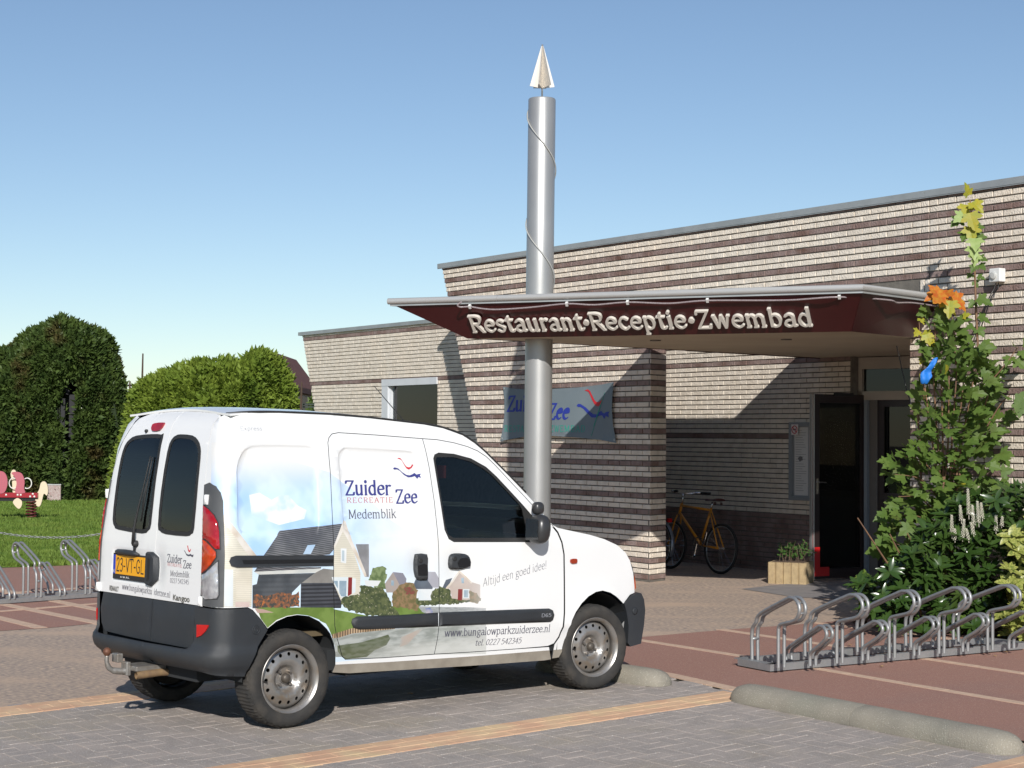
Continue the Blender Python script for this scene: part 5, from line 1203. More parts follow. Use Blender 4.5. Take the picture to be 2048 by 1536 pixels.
shoot([(1912, 730, 15.5), (1909, 680, 15.5), (1905, 640, 15.5), (1898, 600, 15.5), (1888, 590, 15.5)], .010, .005,
      [(1886, 582, 15.45, -.5, -.3, .20, 'o'), (1892, 578, 15.5, -.7, -.8, .20, 'o'), (1880, 590, 15.4, -.8, -.6, .19, 'o'), (1905, 590, 15.5, .8, -.7, .19, 'o'), (1900, 600, 15.4, .3, -1, .17, 'y'), (1895, 605, 15.5, -.4, -1, .14, 'g'), (1890, 615, 15.5, -.6, -.8, .15, 'g'), (1900, 618, 15.5, .4, -.8, .09, 'y'), (1915, 640, 15.5, .9, -.1, .13, 'g'), (1895, 638, 15.5, -.8, -.2, .14, 'g'), (1925, 632, 15.5, .9, .2, .08, 'y'), (1920, 660, 15.4, .9, -.1, .12, 'g'), (1900, 662, 15.5, -.9, 0, .11, 'g'), (1880, 640, 15.5, .3, -.9, .13, 'g'), (1882, 628, 15.5, 0, -1, .12, 'g'), (1905, 690, 15.4, -.8, -.2, .13, 'g')])
shoot([(1875, 720, 15.5), (1872, 690, 15.5), (1868, 630, 15.5)], .009, .004, [(1862, 620, 15.5, -.4, .3, .13, 'g'), (1855, 622, 15.5, -.8, -.2, .12, 'g'), (1868, 627, 15.5, .7, -.2, .10, 'g'), (1872, 650, 15.5, .6, -.2, .12, 'g'), (1860, 655, 15.5, -.8, 0, .10, 'g')])
shoot([(1848, 800, 15.5), (1845, 720, 15.5), (1840, 670, 15.5), (1838, 640, 15.5)], .008, .004, [(1840, 635, 15.5, -.2, -.8, .08, 'y'), (1838, 660, 15.4, -.4, -.9, .09, 'y'), (1845, 665, 15.5, .8, -.4, .12, 'y'), (1852, 668, 15.4, .7, -.8, .11, 'y'), (1842, 678, 15.5, 0, -1, .12, 'g'), (1858, 680, 15.5, .8, -.5, .10, 'y'), (1845, 695, 15.4, .2, -.6, .13, 'g'), (1852, 712, 15.5, -.5, -.6, .12, 'y')])
shoot([(1843, 1000, 15.6), (1840, 900, 15.6), (1836, 820, 15.55), (1842, 740, 15.5)], .012, .007, [])
shoot([(1975, 770, 15.4), (2010, 730, 15.3), (2035, 695, 15.3)], .007, .004, [(2022, 712, 15.3, -.6, -.3, .12, 'g'), (2032, 718, 15.3, .2, -.8, .14, 'g'), (2030, 690, 15.3, -.8, .3, .11, 'g'), (2044, 700, 15.3, .6, -.7, .12, 'g'), (2046, 685, 15.3, .8, 0, .12, 'g')])
shoot([(1970, 860, 15.3), (2000, 810, 15.2), (2020, 790, 15.2)], .007, .004, [(2012, 790, 15.2, .5, .3, .15, 'g'), (2028, 800, 15.2, .7, -.5, .18, 'g'), (2008, 775, 15.2, -.5, .4, .13, 'g'), (2035, 815, 15.2, .8, -.8, .14, 'g'), (1992, 770, 15.3, .3, -.9, .16, 'g')])
for k in range(9):
    u = 1850 + 16 * k; shoot([(1890 + rm.uniform(-10, 25), 1215, 15.7), (1885 + rm.uniform(-20, 20), 1080, 15.6), ((u + 1890) / 2, 920, 15.6), (u, 760 + rm.uniform(-30, 30), 15.5)], .016, .006, [])
for k in range(7):
    v = 900 + 38 * k; shoot([(1880, v + 60, 15.6), (1840, v + 20, 15.4), (1785 + rm.uniform(0, 25), v + rm.uniform(-8, 20), 15.3)], .008, .003, [])
leaves.sort(key=lambda l: l[4]); allv = extra + leaves
for i, (p, out, sz, c, Y) in enumerate(allv[:300]):
    o = obj('leaf', rm.choice(LV[c]), maple); o.matrix_local = leaf_matrix(p - ML, out, sz, rm)
mb = MB()
for (p, out, sz, c, Y) in allv[300:]:
    me = rm.choice(LV[c]); M_ = leaf_matrix(p - ML, out, sz, rm); mb.add([M_ @ v.co for v in me.vertices], [tuple(q.vertices) for q in me.polygons])
tag(mb.obj('leaf_mass', m_mpl, maple, fix=False), kind='stuff')
# blue cloth caught in the maple
bc = thing('blue_cloth', 'bright blue glove-like cloth caught in the maple leaves', 'cloth', AT(1853, 745, 15.1))
mb = MB(); r = random.Random(5)
pl_ = [(-.045, -.10), (-.02, -.095), (.01, -.10), (.03, -.06), (.05, -.03), (.045, .02), (.085, .09), (.10, .13), (.06, .12), (.02, .06), (-.01, .03), (-.045, .0), (-.055, -.05)]
v, f, i_ = shell(smooth_poly(pl_, 2), lambda u, w_, o: (u, -o + .014 * math.sin(u * 60) + .012 * math.cos(w_ * 55), w_), th=.006, grid=.018, back=True); obj('cloth_piece', mesh('cloth_piece', v, f, mat('blue_cloth_dye', (.010, .16, .55), .6), i_, smooth=True), bc)
# cherry laurel: long glossy leaves in whorls, white flower spikes
m_lau = leafmat('laurel_leaf', (.028, .060, .012), (.045, .085, .018), (.055, .085, .02), rough=.24, sc=5, trans=.10, spec=.6)
def lance_leaf(seed, w=.17, mt=m_lau):
    r = random.Random(seed); n = 5; v = []; cv = r.uniform(.1, .35); f = []
    for i in range(n + 1):
        t = i / n; h = w * math.sin(PI * min(1, t * .92 + .06)) ** .8; z = -cv * t * t; v += [(-h, t, z + .25 * h), (0, t, z), (h, t, z + .25 * h)]
    for i in range(n):
        a = i * 3; f += [(a, a + 1, a + 4, a + 3), (a + 1, a + 2, a + 5, a + 4)]
    return mesh('leaf', v, f, mt, smooth=True)
LL = [lance_leaf(i) for i in range(5)]
def whorl_bush(name, label, cat, outline, Y0, Yd, n, sizes, meshes, nobj, seed, mt, upward=.6, group=None):
    r = random.Random(seed); o0 = AT(sum(p[0] for p in outline) / len(outline), 1250, Y0 + .3); o0.z = 0; t = thing(name, label, cat, o0); L_ = []
    xs = [p[0] for p in outline]; ys = [p[1] for p in outline]
    while len(L_) < n * 7:
        u, v = r.uniform(min(xs), max(xs)), r.uniform(min(ys), max(ys))
        if not pip(np.array([u]), np.array([v]), outline)[0]: continue
        Y = Y0 + Yd * abs(r.gauss(0, .5)); p = AT(u, v, Y); 
        if p.z < .03: continue
        ax = Vector((r.uniform(-.6, .6), -.5 + r.uniform(-.4, .3), upward + r.uniform(-.3, .6))).normalized()
        for k in range(7):
            a = k * 2.4 + r.uniform(0, .5); e = ax.orthogonal().normalized(); e2 = ax.cross(e); d = (e * math.cos(a) + e2 * math.sin(a) + ax * r.uniform(.25, .8)).normalized()
            nn = (ax - d * ax.dot(d)).normalized(); M_ = Matrix((d.cross(nn), d, nn)).transposed().to_4x4(); s_ = r.uniform(*sizes)
            L_.append((Y + d.y * .05, Matrix.Translation(p - o0 + ax * r.uniform(0, .03)) @ M_ @ Matrix.Scale(s_, 4), r.choice(meshes)))
    L_.sort(key=lambda q: q[0])
    for y, M_, me in L_[:nobj]: o = obj('leaf', me, t); o.matrix_local = M_
    mb = MB()
    for y, M_, me in L_[nobj:]: mb.add([M_ @ v.co for v in me.vertices], [tuple(q.vertices) for q in me.polygons])
    tag(mb.obj('leaf_mass', mt, t, smooth=True, fix=False), kind='stuff')
    mb = MB()
    for k in range(14):
        a = Vector((r.uniform(-.15, .15), r.uniform(.1, .4), 0)); q = AT(r.uniform(min(xs), max(xs)), r.uniform(min(ys) + 20, max(ys)), Y0 + .35) - o0; mb.tube([a, (a + q) / 2 + Vector((0, 0, .1)), q], [.012, .008, .005], 5)
    mb.obj('stem', m_twg, t); return t, o0
LO = [(1725, 1215), (1712, 1180), (1722, 1150), (1760, 1165), (1800, 1120), (1830, 1080), (1870, 1040), (1905, 1010), (1935, 1000), (1965, 985), (1995, 985), (2020, 975), (2060, 985), (2080, 1290), (1990, 1290), (1900, 1262), (1860, 1268), (1800, 1262), (1760, 1250), (1730, 1240)]
lau, lo0 = whorl_bush('laurel_bush', 'dark glossy cherry laurel with white flower spikes below the maple', 'laurel', LO, 14.75, .75, 430, (.085, .14), LL, 300, 31, m_lau)
m_fl = mat('white_blossom', (.62, .58, .48), .8, col2=(.5, .48, .36), scale=60)
for (u, v, h) in ((1938, 1010, .26), (1923, 1030, .16), (1948, 1035, .20), (1958, 1030, .22), (1904, 1055, .20), (1925, 1062, .19), (1992, 1050, .16), (1948, 1060, .12), (1965, 1025, .16), (1910, 1072, .12), (1938, 1072, .12), (2003, 1045, .10)):
    p = AT(u, v + h * 110, 14.75) - lo0; mb = MB(); tip = Vector((rm.uniform(-.03, .01), -.02, h))
    mb.tube([p, p + tip], .003, 4)
    for k in range(int(h * 260)):
        t_ = k / (h * 260); a = k * 2.4; c = p + tip * (.15 + .85 * t_) + Vector((math.cos(a), math.sin(a), 0)) * .014 * (1.1 - .6 * t_); e = .0055
        mb.add([c + Vector((e, 0, 0)), c + Vector((0, e, e)), c + Vector((-e, 0, 0)), c + Vector((0, -e, -e * .3)), c + Vector((0, 0, e))], [(0, 1, 4), (1, 2, 4), (2, 3, 4), (3, 0, 4)])
    mb.obj('flower_spike', m_fl, lau, fix=False)
m_var = leafmat('variegated_leaf', (.16, .20, .035), (.42, .42, .12), (.09, .14, .03), rough=.4, sc=60, trans=.2)
VLm = [lance_leaf(50 + i, .24, m_var) for i in range(4)]
whorl_bush('spotted_laurel', 'yellow-speckled variegated shrub at the right edge behind the rack', 'laurel', [(2018, 1075), (2040, 1050), (2075, 1050), (2080, 1270), (2030, 1290), (2000, 1300), (2010, 1180)], 14.45, .35, 46, (.08, .13), VLm, 120, 41, m_var)
m_low = leafmat('low_shrub_leaf', (.07, .13, .018), (.14, .20, .04), None, rough=.4, sc=14, trans=.2)
LW = [lance_leaf(70 + i, .26, m_low) for i in range(4)]
whorl_bush('low_shrub', 'low bright green shrub at the left foot of the laurel by the entrance slab', 'shrub', [(1718, 1160), (1730, 1145), (1748, 1170), (1760, 1200), (1790, 1225), (1790, 1262), (1740, 1240), (1722, 1225), (1712, 1190)], 15.3, .4, 80, (.035, .065), LW, 60, 51, m_low)
whorl_bush('low_shrub', 'low green undergrowth behind the right end of the bicycle rack', 'shrub', [(1880, 1200), (2050, 1200), (2060, 1290), (1900, 1262)], 14.9, .5, 70, (.04, .07), LW, 60, 53, m_low)
# fallen leaves
fl = MB(); m_fal = mat('fallen_leaf', (.42, .28, .12), .8, col2=(.25, .14, .07), scale=30)
for (u, v) in ((2012, 1304), (1763, 1333), (1700, 1290), (2035, 1298), (1990, 1312), (820, 1388), (1625, 1335)):
    p = AT(u, v, 13.2); d = AT(u, v, 1) - Vector((0, 0, 1.7)); p = Vector((0, 0, 1.7)) + d * (-1.69 / d.z); s_ = rm.uniform(.015, .03); a = rm.uniform(0, 6)
    fl.add([(p.x + s_ * math.cos(a + k * PI / 3) * (1 if k % 2 else .6), p.y + s_ * math.sin(a + k * PI / 3) * (1 if k % 2 else .6), p.z + .004 * (k % 3)) for k in range(6)], [tuple(range(6))])
tag(fl.obj('fallen_leaves', m_fal, None), 'few dry leaves scattered on the red paving', 'leaves', kind='stuff')
MURAL = [
('film_sky',[(-0.506,1.641),(-0.45,1.642),(-0.331,1.62),(0.011,1.544),(0.295,1.469),(0.353,1.43),(0.615,1.272),(0.735,1.173),(0.825,1.122),(0.955,1.103),(1.084,1.062),(1.623,0.974),(1.708,0.703),(1.584,0.504),(1.43,0.371),(1.103,0.349),(0.284,0.354),(0.056,0.648),(-0.283,0.712),(-0.548,0.734)]),
('cloud',[(-0.261,1.344),(-0.193,1.357),(-0.112,1.313),(-0.052,1.341),(0.003,1.34),(0.068,1.275),(0.125,1.25),(0.104,1.199),(-0.071,1.169),(-0.253,1.231)]),
('wall_cream',[(-0.439,1.228),(-0.427,1.204),(-0.26,1.018),(-0.267,0.924),(-0.273,0.713),(-0.449,0.723)]),
('barge',[(-0.438,1.239),(-0.426,1.23),(-0.24,1.002),(-0.268,0.983),(-0.308,1.02),(-0.44,1.198)]),
('garage',[(-0.445,0.931),(-0.394,0.929),(-0.394,0.723),(-0.445,0.726)]),
('pink_base',[(-0.379,0.749),(-0.287,0.743),(-0.287,0.714),(-0.379,0.72)]),
('brick_lit',[(-0.379,0.924),(-0.281,0.919),(-0.284,0.746),(-0.379,0.752)]),
('roof_tile',[(-0.071,1.136),(0.319,1.162),(0.387,1.166),(0.383,1.171),(0.301,1.03),(0.286,1.007),(0.264,0.988),(0.195,0.984),(-0.198,0.995)]),
('roof_tile',[(-0.236,0.936),(0.204,0.917),(0.2,0.908),(-0.257,0.911)]),
('gutter_white',[(-0.257,0.911),(0.2,0.909),(0.197,0.886),(-0.226,0.893)]),
('dark_wall',[(-0.226,0.894),(0.16,0.885),(0.066,0.831),(0.001,0.78),(-0.013,0.692),(-0.267,0.706),(-0.267,0.836),(-0.239,0.841)]),
('wall_shade',[(0.16,0.885),(0.219,0.908),(0.291,0.898),(0.292,0.819),(0.066,0.831)]),
('roof_strip',[(0.453,1.041),(0.55,1.038),(0.548,0.843),(0.519,0.845)]),
('wall_cream',[(0.381,1.156),(0.409,1.069),(0.487,0.869),(0.485,0.8),(0.48,0.725),(0.441,0.745),(0.394,0.73),(0.349,0.701),(0.292,0.819),(0.292,1.021)]),
('barge',[(0.377,1.186),(0.398,1.176),(0.43,1.062),(0.526,0.868),(0.532,0.847),(0.515,0.846),(0.402,1.063),(0.367,1.121),(0.301,1.024),(0.292,1.024),(0.293,1.033)]),
('pane_frame',[(0.278,0.855),(0.396,0.85),(0.393,0.73),(0.345,0.733),(0.292,0.822)]),
('pane',[(0.289,0.833),(0.322,0.831),(0.323,0.786),(0.31,0.801)]),
('pane',[(0.333,0.831),(0.385,0.828),(0.382,0.737),(0.347,0.739),(0.333,0.762)]),
('red_door',[(0.398,0.848),(0.426,0.846),(0.423,0.749),(0.394,0.736)]),
('pane_frame',[(0.426,0.841),(0.453,0.838),(0.449,0.756),(0.426,0.748)]),
('pane_frame',[(0.344,1.021),(0.386,1.018),(0.382,0.931),(0.343,0.939)]),
('pane',[(0.352,1.008),(0.37,1.007),(0.368,0.944),(0.352,0.948)]),
('skylight',[(0.111,1.048),(0.166,1.049),(0.13,0.996),(0.077,0.997)]),
('fence_dark',[(0.062,0.832),(0.287,0.821),(0.296,0.81),(0.352,0.701),(0.345,0.67),(0.196,0.679),(0.059,0.69)]),
('lawn',[(-0.239,0.707),(-0.155,0.705),(0.293,0.676),(0.293,0.667),(0.548,0.611),(0.738,0.593),(0.993,0.594),(0.993,0.571),(0.996,0.511),(0.748,0.526),(0.429,0.541),(0.282,0.511),(0.26,0.556),(0.238,0.586),(0.196,0.605),(0.19,0.613),(0.11,0.642),(0.037,0.653),(-0.034,0.648),(-0.105,0.629),(-0.165,0.589),(-0.211,0.645)]),
('path_pink',[(-0.253,0.705),(-0.197,0.697),(-0.123,0.673),(-0.232,0.677)]),
('shore',[(0.282,0.52),(0.428,0.547),(0.623,0.539),(0.747,0.529),(0.748,0.521),(0.623,0.519),(0.429,0.515),(0.338,0.498),(0.286,0.497)]),
('water',[(0.286,0.497),(0.338,0.498),(0.429,0.515),(0.623,0.519),(0.748,0.521),(1.08,0.514),(1.467,0.501),(1.49,0.309),(1.082,0.338),(0.668,0.35),(0.394,0.363),(0.364,0.381),(0.32,0.384),(0.305,0.455)]),
('water_dark',[(0.326,0.451),(0.496,0.458),(0.625,0.478),(0.697,0.49),(0.713,0.466),(0.687,0.426),(0.603,0.403),(0.55,0.366),(0.393,0.366),(0.364,0.384),(0.33,0.418)]),
('reflect_pink',[(0.794,0.466),(0.928,0.504),(0.965,0.507),(0.892,0.459),(0.851,0.42),(0.79,0.407)]),
('water_far',[(0.917,0.647),(1.146,0.628),(1.331,0.616),(1.463,0.602),(1.464,0.578),(1.077,0.595),(0.993,0.592),(0.954,0.609)]),
('tree_g',[(0.544,0.826),(0.559,0.86),(0.577,0.891),(0.635,0.906),(0.68,0.887),(0.675,0.86),(0.686,0.837),(0.668,0.802),(0.693,0.789),(0.693,0.766),(0.62,0.77),(0.591,0.783)]),
('white_roof',[(0.515,0.825),(0.638,0.816),(0.613,0.785),(0.526,0.789)]),
('small_wall',[(0.668,0.797),(0.726,0.861),(0.767,0.821),(0.804,0.784),(0.782,0.738),(0.679,0.743)]),
('small_roof',[(0.726,0.864),(0.804,0.854),(0.83,0.818),(0.827,0.794),(0.797,0.778),(0.778,0.785)]),
('pane',[(0.715,0.815),(0.736,0.811),(0.734,0.781),(0.714,0.784)]),
('roof_pale',[(0.993,0.854),(1.054,0.849),(1.081,0.811),(1.081,0.751),(1.031,0.754),(0.985,0.81)]),
('roof_dark',[(0.905,0.811),(0.992,0.804),(1.034,0.754),(1.031,0.745),(0.883,0.753),(0.89,0.791)]),
('pane_frame',[(0.917,0.751),(1.031,0.745),(1.023,0.677),(0.924,0.682)]),
('roof_dark',[(1.139,0.796),(1.193,0.806),(1.146,0.742),(1.135,0.736),(1.111,0.75)]),
('house_pink',[(1.135,0.736),(1.256,0.846),(1.332,0.775),(1.415,0.752),(1.415,0.672),(1.303,0.661),(1.185,0.679),(1.17,0.741)]),
('barge',[(1.135,0.736),(1.138,0.748),(1.256,0.848),(1.351,0.767),(1.339,0.762),(1.256,0.833),(1.154,0.741)]),
('red_door',[(1.236,0.734),(1.271,0.732),(1.267,0.663),(1.232,0.665)]),
('pane_frame',[(1.275,0.732),(1.327,0.729),(1.323,0.672),(1.275,0.674)]),
('pane',[(1.283,0.725),(1.319,0.723),(1.315,0.678),(1.283,0.68)]),
('pane',[(1.264,0.802),(1.283,0.801),(1.283,0.768),(1.264,0.769)]),
('bush_autumn',[(0.723,0.741),(0.767,0.774),(0.804,0.792),(0.842,0.799),(0.879,0.792),(0.917,0.742),(0.902,0.672),(0.928,0.641),(0.917,0.618),(0.819,0.641),(0.723,0.659)]),
('bush',[(0.483,0.789),(0.505,0.799),(0.533,0.789),(0.649,0.774),(0.679,0.743),(0.723,0.659),(0.782,0.608),(0.738,0.596),(0.548,0.613),(0.405,0.652),(0.345,0.693),(0.352,0.727),(0.398,0.736),(0.441,0.748),(0.48,0.74)]),
('bush',[(1.031,0.736),(1.092,0.757),(1.17,0.729),(1.185,0.667),(1.131,0.646),(1.031,0.646),(1.015,0.689)]),
('bush_autumn',[(1.327,0.72),(1.383,0.699),(1.415,0.666),(1.399,0.631),(1.327,0.647)]),
('bush_flower',[(-0.253,0.788),(-0.197,0.774),(-0.148,0.777),(-0.056,0.784),(0.015,0.768),(0.051,0.784),(0.048,0.697),(-0.056,0.697),(-0.239,0.708),(-0.267,0.736)]),
('red_flower',[(0.812,0.766),(0.864,0.766),(0.902,0.731),(0.872,0.721),(0.827,0.729)]),
('boat',[(0.977,0.632),(1.015,0.632),(1.034,0.61),(1.031,0.594),(0.985,0.594)]),
]
# ---------------------------------------------------------------- the van
van = thing('delivery_van', 'white delivery van with a mural of lakeside houses on its side, parked in the foreground', 'van', VO, VROT)
m_wp = mat('white_car_paint', (.80, .80, .79), .30, coat=.6, col2=(.77, .77, .76), scale=1.2, coords='object')
m_blk = mat('black_plastic', (.030, .034, .039), .50, col2=(.024, .027, .031), scale=6, bump=.25, bscale=700, coords='object', col3=(.040, .042, .044), scale3=3)
m_rub = mat('black_rubber', (.022, .022, .022), .6)
m_inn = mat('van_inner', (.022, .024, .026), .9)
m_dirt = mat('dirty_sill', (.34, .305, .25), .6, col2=(.20, .17, .135), scale=9, coords='object', width=.6)
m_vg = glass_mat('van_glass', (.84, .90, .86))
def table(pts, s=.035):
    z = np.linspace(0, 2.0, 401); a = np.interp(z, [p[0] for p in pts], [p[1] for p in pts]); k = np.exp(-.5 * (np.arange(-40, 41) * .005 / s) ** 2); k /= k.sum()
    return np.convolve(np.pad(a, 40, mode='edge'), k, mode='valid')
TW = table([(0, .69), (.3, .705), (.45, .73), (.6, .735), (1.0, .73), (1.05, .725), (1.6, .655), (1.75, .615), (1.85, .56)], .02)
TX = table([(.3, -.47), (.45, -.488), (.7, -.486), (1.0, -.478), (1.2, -.464), (1.42, -.440), (1.62, -.41), (1.74, -.375), (1.80, -.335), (1.85, -.24)], .018)
def tz(T, z): 
    q = min(max(z, 0), 1.9999) / .005; i = int(q); return T[i] + (T[min(i + 1, 400)] - T[i]) * (q - i)
RC = .10
def Wd(z): return tz(TW, z)
def XR(z): return tz(TX, z)
def yside(x, z):
    w = Wd(z); d = x - 2.77
    if x > 1.2: w -= .04 * ((x - 1.2) / 1.8) ** 2
    if d > 0: w -= .35 - math.sqrt(max(.35 ** 2 - min(d, .35) ** 2, 0))
    return w
def W(s, z, off=0.0, sg=-1):
    xr = XR(z); w = Wd(z); S1 = xr + RC; S2 = S1 - RC * PI / 2
    if s >= S1: return Vector((s, sg * (yside(s, z) + off), z))
    if s >= S2:
        th = (S1 - s) / RC; return Vector((xr + RC - (RC + off) * math.sin(th), sg * (w - RC + (RC + off) * math.cos(th)), z))
    return Vector((xr - off, sg * ((w - RC) - (S2 - s)), z))
def s_of_y(y, z): return XR(z) + RC - RC * PI / 2 - (Wd(z) - RC) + abs(y)
def RM(y, z, off=0.0): return W(s_of_y(y, z), z, off, -1 if y <= 0 else 1)
def seg_dist(px, pz, poly):
    best = 9.
    for i in range(len(poly)):
        ax, az = poly[i]; bx, bz = poly[(i + 1) % len(poly)]; dx, dz = bx - ax, bz - az; t = ((px - ax) * dx + (pz - az) * dz) / (dx * dx + dz * dz + 1e-12); t = min(1, max(0, t))
        best = min(best, (px - ax - t * dx) ** 2 + (pz - az - t * dz) ** 2)
    return math.sqrt(best)
def inpoly(px, pz, poly):
    c = False
    for i in range(len(poly)):
        x0, y0 = poly[i]; x1, y1 = poly[(i + 1) % len(poly)]
        if (y0 > pz) != (y1 > pz) and px < (x1 - x0) * (pz - y0) / (y1 - y0) + x0: c = not c
    return c
def offset_poly(pl, d):
    n = len(pl); A_ = sum(pl[i][0] * pl[(i + 1) % n][1] - pl[(i + 1) % n][0] * pl[i][1] for i in range(n)); sg = 1 if A_ > 0 else -1; out = []
    for i in range(n):
        p, q, r = Vector(pl[i - 1]), Vector(pl[i]), Vector(pl[(i + 1) % n]); a = (q - p).normalized(); b = (r - q).normalized()
        na = Vector((-a.y, a.x)) * sg; nb = Vector((-b.y, b.x)) * sg; m = (na + nb); m = m / max(.4, m.length_squared / 2) if m.length > 1e-6 else na
        out.append((q.x + m.x * d, q.y + m.y * d))
    return out
press1 = smooth_poly([(-.345, 1.43), (-.338, 1.51), (-.300, 1.585), (-.25, 1.618), (-.17, 1.630), (.142, 1.627), (.201, 1.607), (.218, 1.55), (.216, 1.30), (.205, 1.15), (.186, 1.113), (.150, 1.101), (-.285, 1.117), (-.335, 1.137), (-.356, 1.18), (-.350, 1.30)], 2)
press2 = smooth_poly([(.372, 1.157), (.368, 1.396), (.366, 1.551), (.378, 1.588), (.413, 1.611), (.457, 1.616), (.88, 1.595), (.945, 1.578), (.975, 1.535), (.985, 1.35), (.975, 1.16), (.950, 1.096), (.887, 1.071), (.456, 1.086), (.412, 1.105), (.380, 1.125)], 2)
def disp(s, z):
    d = 0.0
    for pr in (press1, press2):
        if abs(z - 1.36) < .32:
            if inpoly(s, z, pr): q = seg_dist(s, z, pr); t = min(1, q / .014); d -= .0085 * t * t * (3 - 2 * t)
    for cx, cz, r, dp in ((.935, .885, .088, .016), (1.235, .875, .088, .014)):
        q = math.hypot(s - cx, (z - cz) * .9) / r
        if q < 1: d -= dp * (1 - q * q) ** 1.0 if q > .0 else dp
    q = math.hypot(s - 2.455, z - .33)
    if .28 < q < .44 and z > .42: t = (q - .28) / .16; d += .012 * (1 - t) ** 2
    return d
def WB(sg): return lambda s, z, o: W(s, z, o + disp(s, z), sg)

gutter = [(-.352, 1.804), (-.198, 1.815), (.008, 1.817), (.361, 1.809), (.65, 1.792), (.871, 1.773), (1.057, 1.757), (1.2, 1.735), (1.347, 1.692), (1.433, 1.644), (1.507, 1.590), (1.587, 1.525), (1.667, 1.460), (1.747, 1.393), (1.835, 1.318), (1.938, 1.225), (1.990, 1.165)]
topseam = [(1.02, 1.668), (1.134, 1.662), (1.266, 1.643), (1.372, 1.619), (1.451, 1.592), (1.519, 1.556), (1.585, 1.504), (1.66, 1.438), (1.74, 1.367), (1.82, 1.298), (1.90, 1.226), (1.965, 1.160)]
rearseam = [(.391, 1.702), (.342, 1.694), (.317, 1.672), (.304, 1.642), (.301, 1.564), (.304, 1.469), (.300, 1.30), (.296, 1.117), (.292, .923), (.293, .752), (.302, .569), (.321, .494), (.352, .418), (.367, .385), (.393, .364)]
split = [(1.067, .342), (1.074, .397), (1.086, .517), (1.083, .865), (1.079, 1.105), (1.071, 1.282), (1.050, 1.49), (1.02, 1.668)]
doorbot = [(.393, .364), (.668, .351), (1.067, .342)]; doorbot2 = [(1.067, .342), (1.354, .332), (1.75, .322), (2.02, .318)]
frontseam = [(2.02, .318), (2.075, .332), (2.11, .375), (2.134, .44), (2.142, .53), (2.141, .75), (2.139, .912), (2.12, .991), (2.087, 1.055), (2.038, 1.104), (1.965, 1.160)]
edge_y = [(-.535, .718), (-.530, .95), (-.525, 1.2), (-.505, 1.369), (-.485, 1.512), (-.475, 1.623), (-.467, 1.706), (-.463, 1.755), (-.480, 1.792)]
edge_s = [(s_of_y(y, z), z) for y, z in edge_y]
edge_yl = [(.660, .718), (.655, 1.2), (.615, 1.40), (.575, 1.55), (.530, 1.65), (.470, 1.74), (.45, 1.792)]
edge_sl = [(s_of_y(y, z), z) for y, z in edge_yl]
archR = [(-.165, .583), (-.105, .620), (-.034, .642), (.037, .648), (.117, .636), (.19, .601), (.243, .555), (.270, .524), (.297, .467), (.315, .402), (.323, .338), (.305, .292)]
archF = [(2.165, .283), (2.185, .39), (2.212, .478), (2.245, .529), (2.298, .582), (2.361, .623), (2.434, .649), (2.498, .654), (2.572, .636), (2.629, .607), (2.68, .570), (2.702, .554)]
def body_outline(es): return (es[::-1][:0] + [es[0]] + [(-.299, .712), (-.266, .695), (-.211, .639)] + archR + [(.43, .276), (1.362, .243), (2.0, .225), (2.06, .228)] + [(2.035, .314)] + doorbot2[::-1][1:] + doorbot[::-1][1:] + rearseam[::-1][1:] + [(.666, 1.689)] + topseam + [(1.985, 1.150)] + gutter[::-1] + es[::-1][:-1])
MURAL_COL = dict(
    cloud=((.80, .80, .74), (.72, .80, .86)), wall_cream=((.70, .66, .55), (.62, .58, .48)), barge=((.55, .46, .36), (.70, .66, .60)), garage=((.66, .70, .70), (.60, .64, .66)), pink_base=((.50, .36, .34), (.62, .5, .45)),
    brick_lit=((.74, .69, .58), (.66, .61, .50)), roof_tile=((.115, .115, .125), (.20, .20, .21)), gutter_white=((.60, .60, .56), (.5, .52, .5)), dark_wall=((.052, .062, .072), (.085, .095, .105)), wall_shade=((.20, .19, .175), (.26, .25, .23)),
    roof_strip=((.20, .20, .21), (.32, .32, .33)), pane_frame=((.62, .68, .70), (.70, .72, .72)), pane=((.24, .33, .40), (.42, .50, .55)), red_door=((.20, .02, .02), (.28, .03, .03)), skylight=((.36, .50, .66), (.44, .56, .70)),
    fence_dark=((.038, .044, .055), (.065, .072, .085)), lawn=((.115, .185, .035), (.16, .24, .055)), path_pink=((.42, .29, .24), (.5, .38, .3)), shore=((.34, .23, .13), (.52, .38, .24)), water=((.25, .27, .25), (.40, .42, .40)), water_dark=((.085, .105, .055), (.14, .16, .11)),
    reflect_pink=((.42, .35, .30), (.38, .38, .36)), water_far=((.26, .28, .28), (.36, .38, .38)), tree_g=((.10, .15, .06), (.20, .26, .12)), white_roof=((.66, .68, .68), (.6, .62, .62)), small_wall=((.36, .31, .28), (.30, .27, .25)), small_roof=((.22, .22, .26), (.28, .28, .31)),
    roof_pale=((.42, .42, .45), (.36, .36, .40)), roof_dark=((.075, .095, .125), (.11, .13, .16)), house_pink=((.50, .42, .37), (.44, .37, .33)), bush=((.045, .065, .028), (.11, .13, .055)), bush_autumn=((.14, .12, .05), (.26, .17, .09)), bush_flower=((.05, .055, .05), (.24, .10, .05)),
    red_flower=((.22, .05, .05), (.14, .10, .05)), boat=((.10, .16, .36), (.5, .45, .45)))
